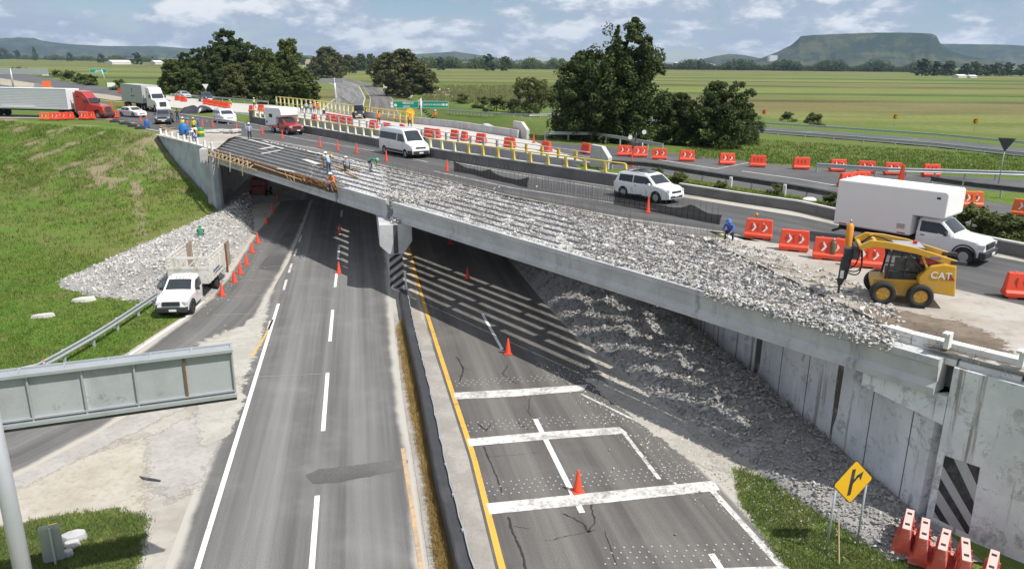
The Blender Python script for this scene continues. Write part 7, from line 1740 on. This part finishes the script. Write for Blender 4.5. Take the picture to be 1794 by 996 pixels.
# ================================================================== HILLS
def hill(name, dist, prof, depth, mat, seed, nzamp=.05, base_py=None):
    """prof: (px, py of the skyline); built as a ridge body with real depth at the given distance"""
    n = 160; xs_h = [prof[0][0]+(prof[-1][0]-prof[0][0])*i/(n-1) for i in range(n)]; rows = []
    for x in xs_h:
        y = interp(prof, x); q = G(x, 300, 0); az = math.atan2(q.x, q.y); p = Vector((math.sin(az)*dist, math.cos(az)*dist, 0)); h = max(0., Hgt(x, y, p)); row = []
        for k in range(25):
            t_ = k/24; # front foot -> plateau -> back
            if PROFMODE[0] == 'mesa': f = interp([(0,0),(.15,.18),(.30,.52),(.36,.66),(.40,.97),(.44,1),(.7,1),(.8,.6),(1,0)], t_)
            else: f = math.sin(math.pi*min(1, t_*1.15))**.9 if t_ < .87 else 0
            nn = 1+nzamp*nz(x*.06+t_*3, t_*7+x*.02, 1.2, seed)*(1 if .05 < t_ < .38 else .1); dd = (t_-.42)*depth; gul = 1+.28*nz(x*.045+t_*1.2, seed+t_*2, 1, 2)*(1 if .02 < t_ < .40 else 0)
            rr_ = (dist+dd*gul)/dist; row.append((p.x*rr_, p.y*rr_, h*f*nn*(1 if h > 1 else 0)-2))
        rows.append(row)
    b = MB(); b.grid(rows); o = b.build(name, mat, fix=False); o['kind'] = 'structure'
    if sum(pl.normal.z for pl in o.data.polygons) < 0: o.data.flip_normals()
    return o
t = NT('hill_scrub'); co = t.coord('world'); n1 = t.noise(co, .006, 7, .65); n2 = t.noise(co, .03, 6, .7); c = t.mix(t.ramp(n1, .42, .6), (.028,.046,.022), (.085,.090,.042)); c = t.mix(t.ramp(n2, .45, .7, 0, .6), c, (.02,.034,.018))
t.bump(n2, 1, 14); m_hill = t.done(c, .95, 0, .1)
PROFMODE = ['mesa']
hill('table_mountain', 4300, [(1296,108),(1310,103),(1340,90),(1362,78),(1372,68),(1376,62),(1400,60),(1450,58),(1500,56),(1560,56),(1595,58),(1603,62),(1610,74),(1630,88),(1660,97),(1700,103),(1730,107)], 1500, m_hill, 4)
hill('far_mesa', 6500, [(1560,108),(1600,76),(1650,76.5),(1720,77.5),(1780,81),(1830,88),(1900,100),(1950,110)], 1800, m_hill, 7)
PROFMODE = ['ridge']
hill('low_hill', 5200, [(1205,105),(1235,98),(1260,94),(1285,96),(1320,103),(1340,107)], 900, m_hill, 9); hill('low_hill', 6800, [(690,99),(730,95),(800,90),(840,96),(870,100)], 900, m_hill, 12)
hill('blue_mountains', 8200, [(-260,80),(-120,72),(-40,68),(0,68),(40,68),(75,66),(95,67),(115,73),(160,78),(220,81),(300,81),(340,84),(420,90),(560,97)], 2200, m_hill, 15)
# ================================================================== HAZE
b = MB(); b.box((0,3800,170), (19600,12400,342.6)); hz = b.build('haze', None or m_black, None); hz.data.materials.clear()
t = NT('haze_air'); t.t.nodes.remove(t.b); pv = t.n('ShaderNodeVolumePrincipled'); pv.inputs['Color'].default_value = (.50,.70,1.0,1); pv.inputs['Density'].default_value = 6.5e-5; pv.inputs['Anisotropy'].default_value = .2
t.l(pv.outputs[0], t.out.inputs['Volume']); hz.data.materials.append(t.m); tag(hz, None, None, None, 'stuff')
# ================================================================== PEOPLE
m_skin = M('skin', (.28,.15,.09), .6, 0, .05, 5)
def cloth(name, col): return M('cloth_'+name, col, .85, 0, .18, 7)
def mirror(d): return d
def person(label, loc, rz, pose, shirt, trousers, hat=None, vest=None, item=None):
    """one continuous body grown over a posed skeleton; joints in metres, facing +x"""
    J = {}
    def P(n, x, y, z, r): J[n] = (Vector((x, y, z)), r)
    if pose == 'stand':
        P('pel',0,0,.95,.15);P('wai',.0,0,1.12,.135);P('che',.01,0,1.35,.16);P('nec',.0,0,1.50,.06);P('hed',.03,0,1.64,.10);P('top',.02,0,1.72,.085)
        for s,n in ((1,'l'),(-1,'r')): P('hip'+n,0,.1*s,.88,.10);P('kne'+n,.04,.12*s,.48,.07);P('ank'+n,.0,.13*s,.09,.05);P('toe'+n,.16,.15*s,.05,.045);P('sho'+n,0,.20*s,1.42,.06);P('elb'+n,.02,.27*s,1.15,.045);P('wri'+n,.12,.25*s,.92,.035)
    elif pose == 'walk':
        P('pel',0,0,.93,.15);P('wai',.02,0,1.10,.135);P('che',.05,0,1.33,.16);P('nec',.06,0,1.48,.06);P('hed',.10,0,1.62,.10);P('top',.09,0,1.70,.085)
        for s,n in ((1,'l'),(-1,'r')): P('hip'+n,0,.1*s,.87,.10);P('kne'+n,.15*s+.05,.11*s,.48,.07);P('ank'+n,.28*s-.04,.11*s,.09,.05);P('toe'+n,.28*s+.12,.12*s,.05,.045);P('sho'+n,.05,.20*s,1.40,.06);P('elb'+n,.05-.14*s,.26*s,1.14,.045);P('wri'+n,.14-.12*s,.23*s,.93,.035)
    elif pose == 'reach':
        P('pel',0,0,.93,.15);P('wai',.06,0,1.09,.135);P('che',.20,0,1.29,.16);P('nec',.29,0,1.41,.06);P('hed',.37,0,1.52,.10);P('top',.38,0,1.60,.085)
        for s,n in ((1,'l'),(-1,'r')): P('hip'+n,0,.1*s,.87,.10);P('kne'+n,.07,.12*s,.48,.07);P('ank'+n,.0,.14*s,.09,.05);P('toe'+n,.16,.16*s,.05,.045);P('sho'+n,.22,.20*s,1.34,.06);P('elb'+n,.42,.22*s,1.14,.045);P('wri'+n,.60,.14*s,1.06,.035)
    elif pose == 'bend':
        P('pel',0,0,.86,.155);P('wai',.14,0,.98,.14);P('che',.38,0,1.03,.165);P('nec',.52,0,1.0,.06);P('hed',.63,0,.95,.10);P('top',.70,0,.97,.085)
        for s,n in ((1,'l'),(-1,'r')): P('hip'+n,-.01,.1*s,.82,.10);P('kne'+n,.12,.14*s,.46,.07);P('ank'+n,.0,.16*s,.09,.05);P('toe'+n,.16,.18*s,.05,.045);P('sho'+n,.44,.2*s,.98,.06);P('elb'+n,.50,.24*s,.70,.045);P('wri'+n,.58,.14*s,.46,.035)
    elif pose == 'crouch':
        P('pel',-.05,0,.36,.16);P('wai',.05,0,.52,.14);P('che',.20,0,.72,.165);P('nec',.30,0,.84,.06);P('hed',.38,0,.94,.10);P('top',.40,0,1.02,.085)
        for s,n in ((1,'l'),(-1,'r')): P('hip'+n,-.03,.12*s,.34,.10);P('kne'+n,.36,.20*s,.46,.075);P('ank'+n,.12,.18*s,.09,.05);P('toe'+n,.28,.2*s,.05,.045);P('sho'+n,.22,.2*s,.78,.06);P('elb'+n,.42,.24*s,.58,.045);P('wri'+n,.58,.12*s,.40,.035)
    else: # sit, legs hanging forward
        P('pel',-.0,0,.12,.16);P('wai',.01,0,.30,.14);P('che',.10,0,.54,.165);P('nec',.16,0,.68,.06);P('hed',.23,0,.80,.10);P('top',.23,0,.88,.085)
        for s,n in ((1,'l'),(-1,'r')): P('hip'+n,.03,.12*s,.10,.10);P('kne'+n,.42,.15*s,.10,.075);P('ank'+n,.44,.15*s,-.32,.05);P('toe'+n,.58,.16*s,-.38,.045);P('sho'+n,.11,.2*s,.61,.06);P('elb'+n,.24,.26*s,.38,.045);P('wri'+n,.44,.18*s,.26,.035)
    if item == 'up':
        J['elbr'] = (J['shor'][0]+Vector((.12,-.18,.02)), .045); J['wrir'] = (J['shor'][0]+Vector((.30,-.16,.22)), .035)
    E = [('pel','wai',1),('wai','che',1),('che','nec',0),('nec','hed',0),('hed','top',0)]
    for n in 'lr': E += [('pel','hip'+n,2),('hip'+n,'kne'+n,2),('kne'+n,'ank'+n,2),('ank'+n,'toe'+n,3),('che','sho'+n,1),('sho'+n,'elb'+n,1),('elb'+n,'wri'+n,0)]
    for n, s in (('l',1),('r',-1)):
        w = J['wri'+n][0]; d = (w-J['elb'+n][0]).normalized(); side = Vector((0,1,0))-d*d.y; side.normalize(); J['pal'+n] = (w+d*.06, .034); E.append(('wri'+n,'pal'+n,0))
    names = list(J); bm = bmesh.new(); vs = {n: bm.verts.new(J[n][0]) for n in names}
    for a, b_, _ in E: bm.edges.new((vs[a], vs[b_]))
    me = bpy.data.meshes.new('sk'); bm.verts.index_update(); bm.to_mesh(me); bm.free(); ob = bpy.data.objects.new('sk', me); COL.objects.link(ob)
    sk = ob.modifiers.new('s', 'SKIN'); sk.use_smooth_shade = True
    for i, n in enumerate(names): dd = me.skin_vertices[0].data[i]; dd.radius = (J[n][1], J[n][1]*(.78 if n in ('pel','wai','che') else 1)); dd.use_root = (n == 'pel')
    sb = ob.modifiers.new('b', 'SUBSURF'); sb.levels = 1
    bpy.context.view_layer.update(); m2 = bpy.data.meshes.new_from_object(ob.evaluated_get(bpy.context.evaluated_depsgraph_get())); bpy.data.objects.remove(ob)
    # fingers and thumb as short tapering chains rooted in the palm, nose: same mesh
    b = MB(); b.v = [tuple(v.co) for v in m2.vertices]; b.f = [list(p.vertices) for p in m2.polygons]; b.m = [0]*len(b.f); b.sm = [True]*len(b.f); nbody = len(b.f)
    for n in 'lr':
        w, p = J['wri'+n][0], J['pal'+n][0]; d = (p-w).normalized(); s = 1 if n == 'l' else -1; side = d.cross(Vector((0,0,1))); side = side.normalized() if side.length > .1 else Vector((0,1,0)); dn = d.cross(side).normalized()
        for k, L in enumerate((.065,.078,.073,.055)):
            q = p+side*(-.027+.018*k)+d*.01; b.tube([q, q+d*L*.55+dn*.006, q+d*L+dn*.022], [.0095,.009,.007], 5)
        q = w+d*.03+side*.03*s; b.tube([q, q+side*.03*s+d*.02, q+side*.035*s+d*.055], [.011,.010,.008], 5)
    h = J['hed'][0]; b.tube([h+Vector((.075,0,-.01)), h+Vector((.115,0,-.03))], [.022,.012], 5)
    for s in (-1,1): b.tube([h+Vector((0,.085*s,-.03)), h+Vector((.0,.10*s,.02))], [.022,.018], 5)
    o = b.build('person', [m_skin, shirt, trousers, m_black], fix=False)
    segs = [(J[a][0], J[b_][0], k, (J[a][1]+J[b_][1])/2) for a, b_, k in E]
    for pl in o.data.polygons:
        if pl.index >= nbody: pl.material_index = 0; continue
        c = pl.center; best = (9, 0)
        for a, b_, k, r in segs:
            ab = b_-a; t_ = max(0, min(1, (c-a).dot(ab)/ab.length_squared)); dd = (c-a-ab*t_).length-r
            if dd < best[0]: best = (dd, k)
        pl.material_index = best[1]
    for s in (-1,1):
        pass
    o.location = loc; o.rotation_euler = (0,0,rz); tag(o, label, 'person')
    if vest:
        V = []; F = []
        for pl in o.data.polygons[:nbody]:
            if pl.material_index == 1 and abs(pl.center.y) < .19 and (pl.center-J['che'][0]).length < .36 and (pl.center-J['elbl'][0]).length > .12 and (pl.center-J['elbr'][0]).length > .12:
                k = len(V); V += [tuple(o.data.vertices[i].co+o.data.vertices[i].normal*.012) for i in pl.vertices]; F.append(list(range(k, len(V))))
        if F: vb = MB(); vb.add(V, F, 0, True); vb.build('safety_vest', vest, o, fix=False)
    if hat:
        t_ = (J['top'][0]-J['hed'][0]).normalized(); Mx = Matrix.Translation(J['hed'][0]+t_*.035) @ t_.to_track_quat('Z', 'X').to_matrix().to_4x4()
        hb_ = MB(); hb_.lathe([(.165,.0),(.165,.012),(.128,.02),(.122,.07),(.085,.115),(0,.132)], Mx, 14); hb_.build('hard_hat', hat, o)
    else:
        t_ = (J['top'][0]-J['hed'][0]).normalized(); Mx = Matrix.Translation(J['hed'][0]+t_*.02-Vector((.018,0,0))) @ t_.to_track_quat('Z', 'X').to_matrix().to_4x4(); hb_ = MB(); hb_.lathe([(.105,-.03),(.112,.03),(.09,.09),(0,.118)], Mx, 12); hb_.build('hair', m_black, o)
    return o
c_or = cloth('orange', (.75,.20,.03)); c_ye = cloth('yellow', (.62,.66,.06)); c_bl = cloth('blue', (.03,.12,.45)); c_db = cloth('navy', (.03,.04,.08)); c_wh = cloth('white', (.62,.63,.65)); c_gy = cloth('grey', (.22,.22,.24)); c_gn = cloth('green', (.02,.20,.10)); c_lb = cloth('pale_blue', (.35,.42,.58)); c_je = cloth('denim', (.05,.08,.15)); c_br = cloth('brown', (.20,.13,.06))
h_w = M('white_helmet', (.78,.78,.76), .35); h_y = M('yellow_helmet', (.70,.55,.05), .35); h_g = M('green_helmet', (.10,.45,.25), .35); h_b = M('blue_helmet', (.03,.14,.5), .35)
def W_(px_, py_, z=ZD, **k): return G(px_, py_, z)
zt_ = 5.56
P_ = [
 ('worker in a pale shirt and dark trousers standing on the stripped girders', G(438,245,zt_), -1.2, 'stand', c_lb, c_db, h_w, None, None),
 ('worker in jeans and white helmet leaning forward on the girders', G(577,305,zt_), 2.4, 'reach', c_lb, c_je, h_w, None, None),
 ('worker in brown bending in front of the leaning one', G(566,295,zt_), .3, 'bend', c_br, c_br, h_y, c_ye, None),
 ('crouching grey worker between the timber strips', G(609,299,zt_), 2.0, 'crouch', c_gy, c_db, h_w, None, None),
 ('bending worker in green near the broken deck edge', G(648,301,zt_), -.2, 'bend', c_gn, c_gy, h_g, None, None),
 ('worker in an orange vest and white helmet sitting on the bridge edge', UC(uc(G(573,326,5.5))[0]-.35, 23.45, 5.45), 4.1, 'sit', c_or, c_db, h_w, c_or, None),
 ('worker in blue crouching on the rubble beside the red barriers', G(1279,420,5.75), -2.2, 'crouch', c_bl, c_db, h_b, None, None),
 ('worker in green seen from behind on the rubble by the stake truck', G(352,420,.75), 1.9, 'crouch', c_gn, c_gy, h_g, None, None),
 ('worker in orange standing under the yellow railing of the second bridge', G(664,219,ZD), -1.4, 'stand', c_or, c_db, None, c_or, None),
 ('flagman in a yellow jacket before the round yellow sign', G(718,222,ZD), -1.1, 'walk', c_ye, c_db, h_y, c_or, 'up'),
 ('worker in a yellow vest at the back of the wing wall group', G(341,234,ZD), -1.6, 'stand', c_ye, c_db, h_y, c_ye, None),
 ('worker in an orange vest at the left of the wing wall group', G(322,233,ZD), -.6, 'stand', c_or, c_je, h_w, c_ye, None),
 ('worker in red orange in the middle of the wing wall group', G(329,235,ZD), -2.2, 'stand', c_or, c_db, h_b, c_or, None),
 ('worker in an amber vest bending beside the green drum', G(340,241,ZD), -.8, 'bend', c_or, c_db, h_w, c_ye, None),
 ('worker in navy standing just behind the green drum', G(350,236,ZD), -2.6, 'stand', c_bl, c_db, h_b, None, None),
 ('bending worker in blue at the wing wall coping', G(326,243,ZD), .4, 'bend', c_bl, c_je, h_w, None, None),
 ('small crouching worker in violet blue at the coping posts', G(343,247,ZD), -2.0, 'crouch', c_lb, c_bl, h_w, None, None),
 ('man in dark clothes standing at the right side of the grey pickup', G(312,214,ZD), -1.5, 'stand', c_db, c_je, None, None, None),
 ('worker in a lime vest behind the leftmost second bridge barriers', G(446,190,ZD), -1.4, 'stand', c_bl, c_db, h_w, c_ye, None),
 ('worker in a lime vest alone on the second road left of the bridge', G(404,185,ZD), -1.4, 'crouch', c_ye, c_db, h_y, c_ye, None),
 ('worker in navy at the left of the group on the second bridge', G(529,199,ZD), -1.2, 'bend', c_db, c_db, h_w, None, None),
 ('worker with a pale jacket in the group on the second bridge', G(537,198,ZD), -1.9, 'stand', c_wh, c_db, h_b, None, None),
 ('worker in violet in the group on the second bridge', G(545,200,ZD), -1.0, 'stand', c_lb, c_db, h_w, None, None),
 ('worker in orange at the back of the group on the second bridge', G(551,197,ZD), -1.4, 'stand', c_or, c_db, h_y, c_or, None),
 ('worker in orange at the right of the group on the second bridge', G(558,200,ZD), -1.7, 'stand', c_or, c_gy, h_w, c_or, None),
 ('dark crouching worker at the right end of the group on the second bridge', G(568,203,ZD), -1.4, 'crouch', c_db, c_db, h_w, None, None),
 ('worker in orange behind the parapet of the second bridge, below the signs', G(763,214,ZD-.6), -1.4, 'stand', c_or, c_br, h_w, c_or, None)]
for a in P_: person(*a)
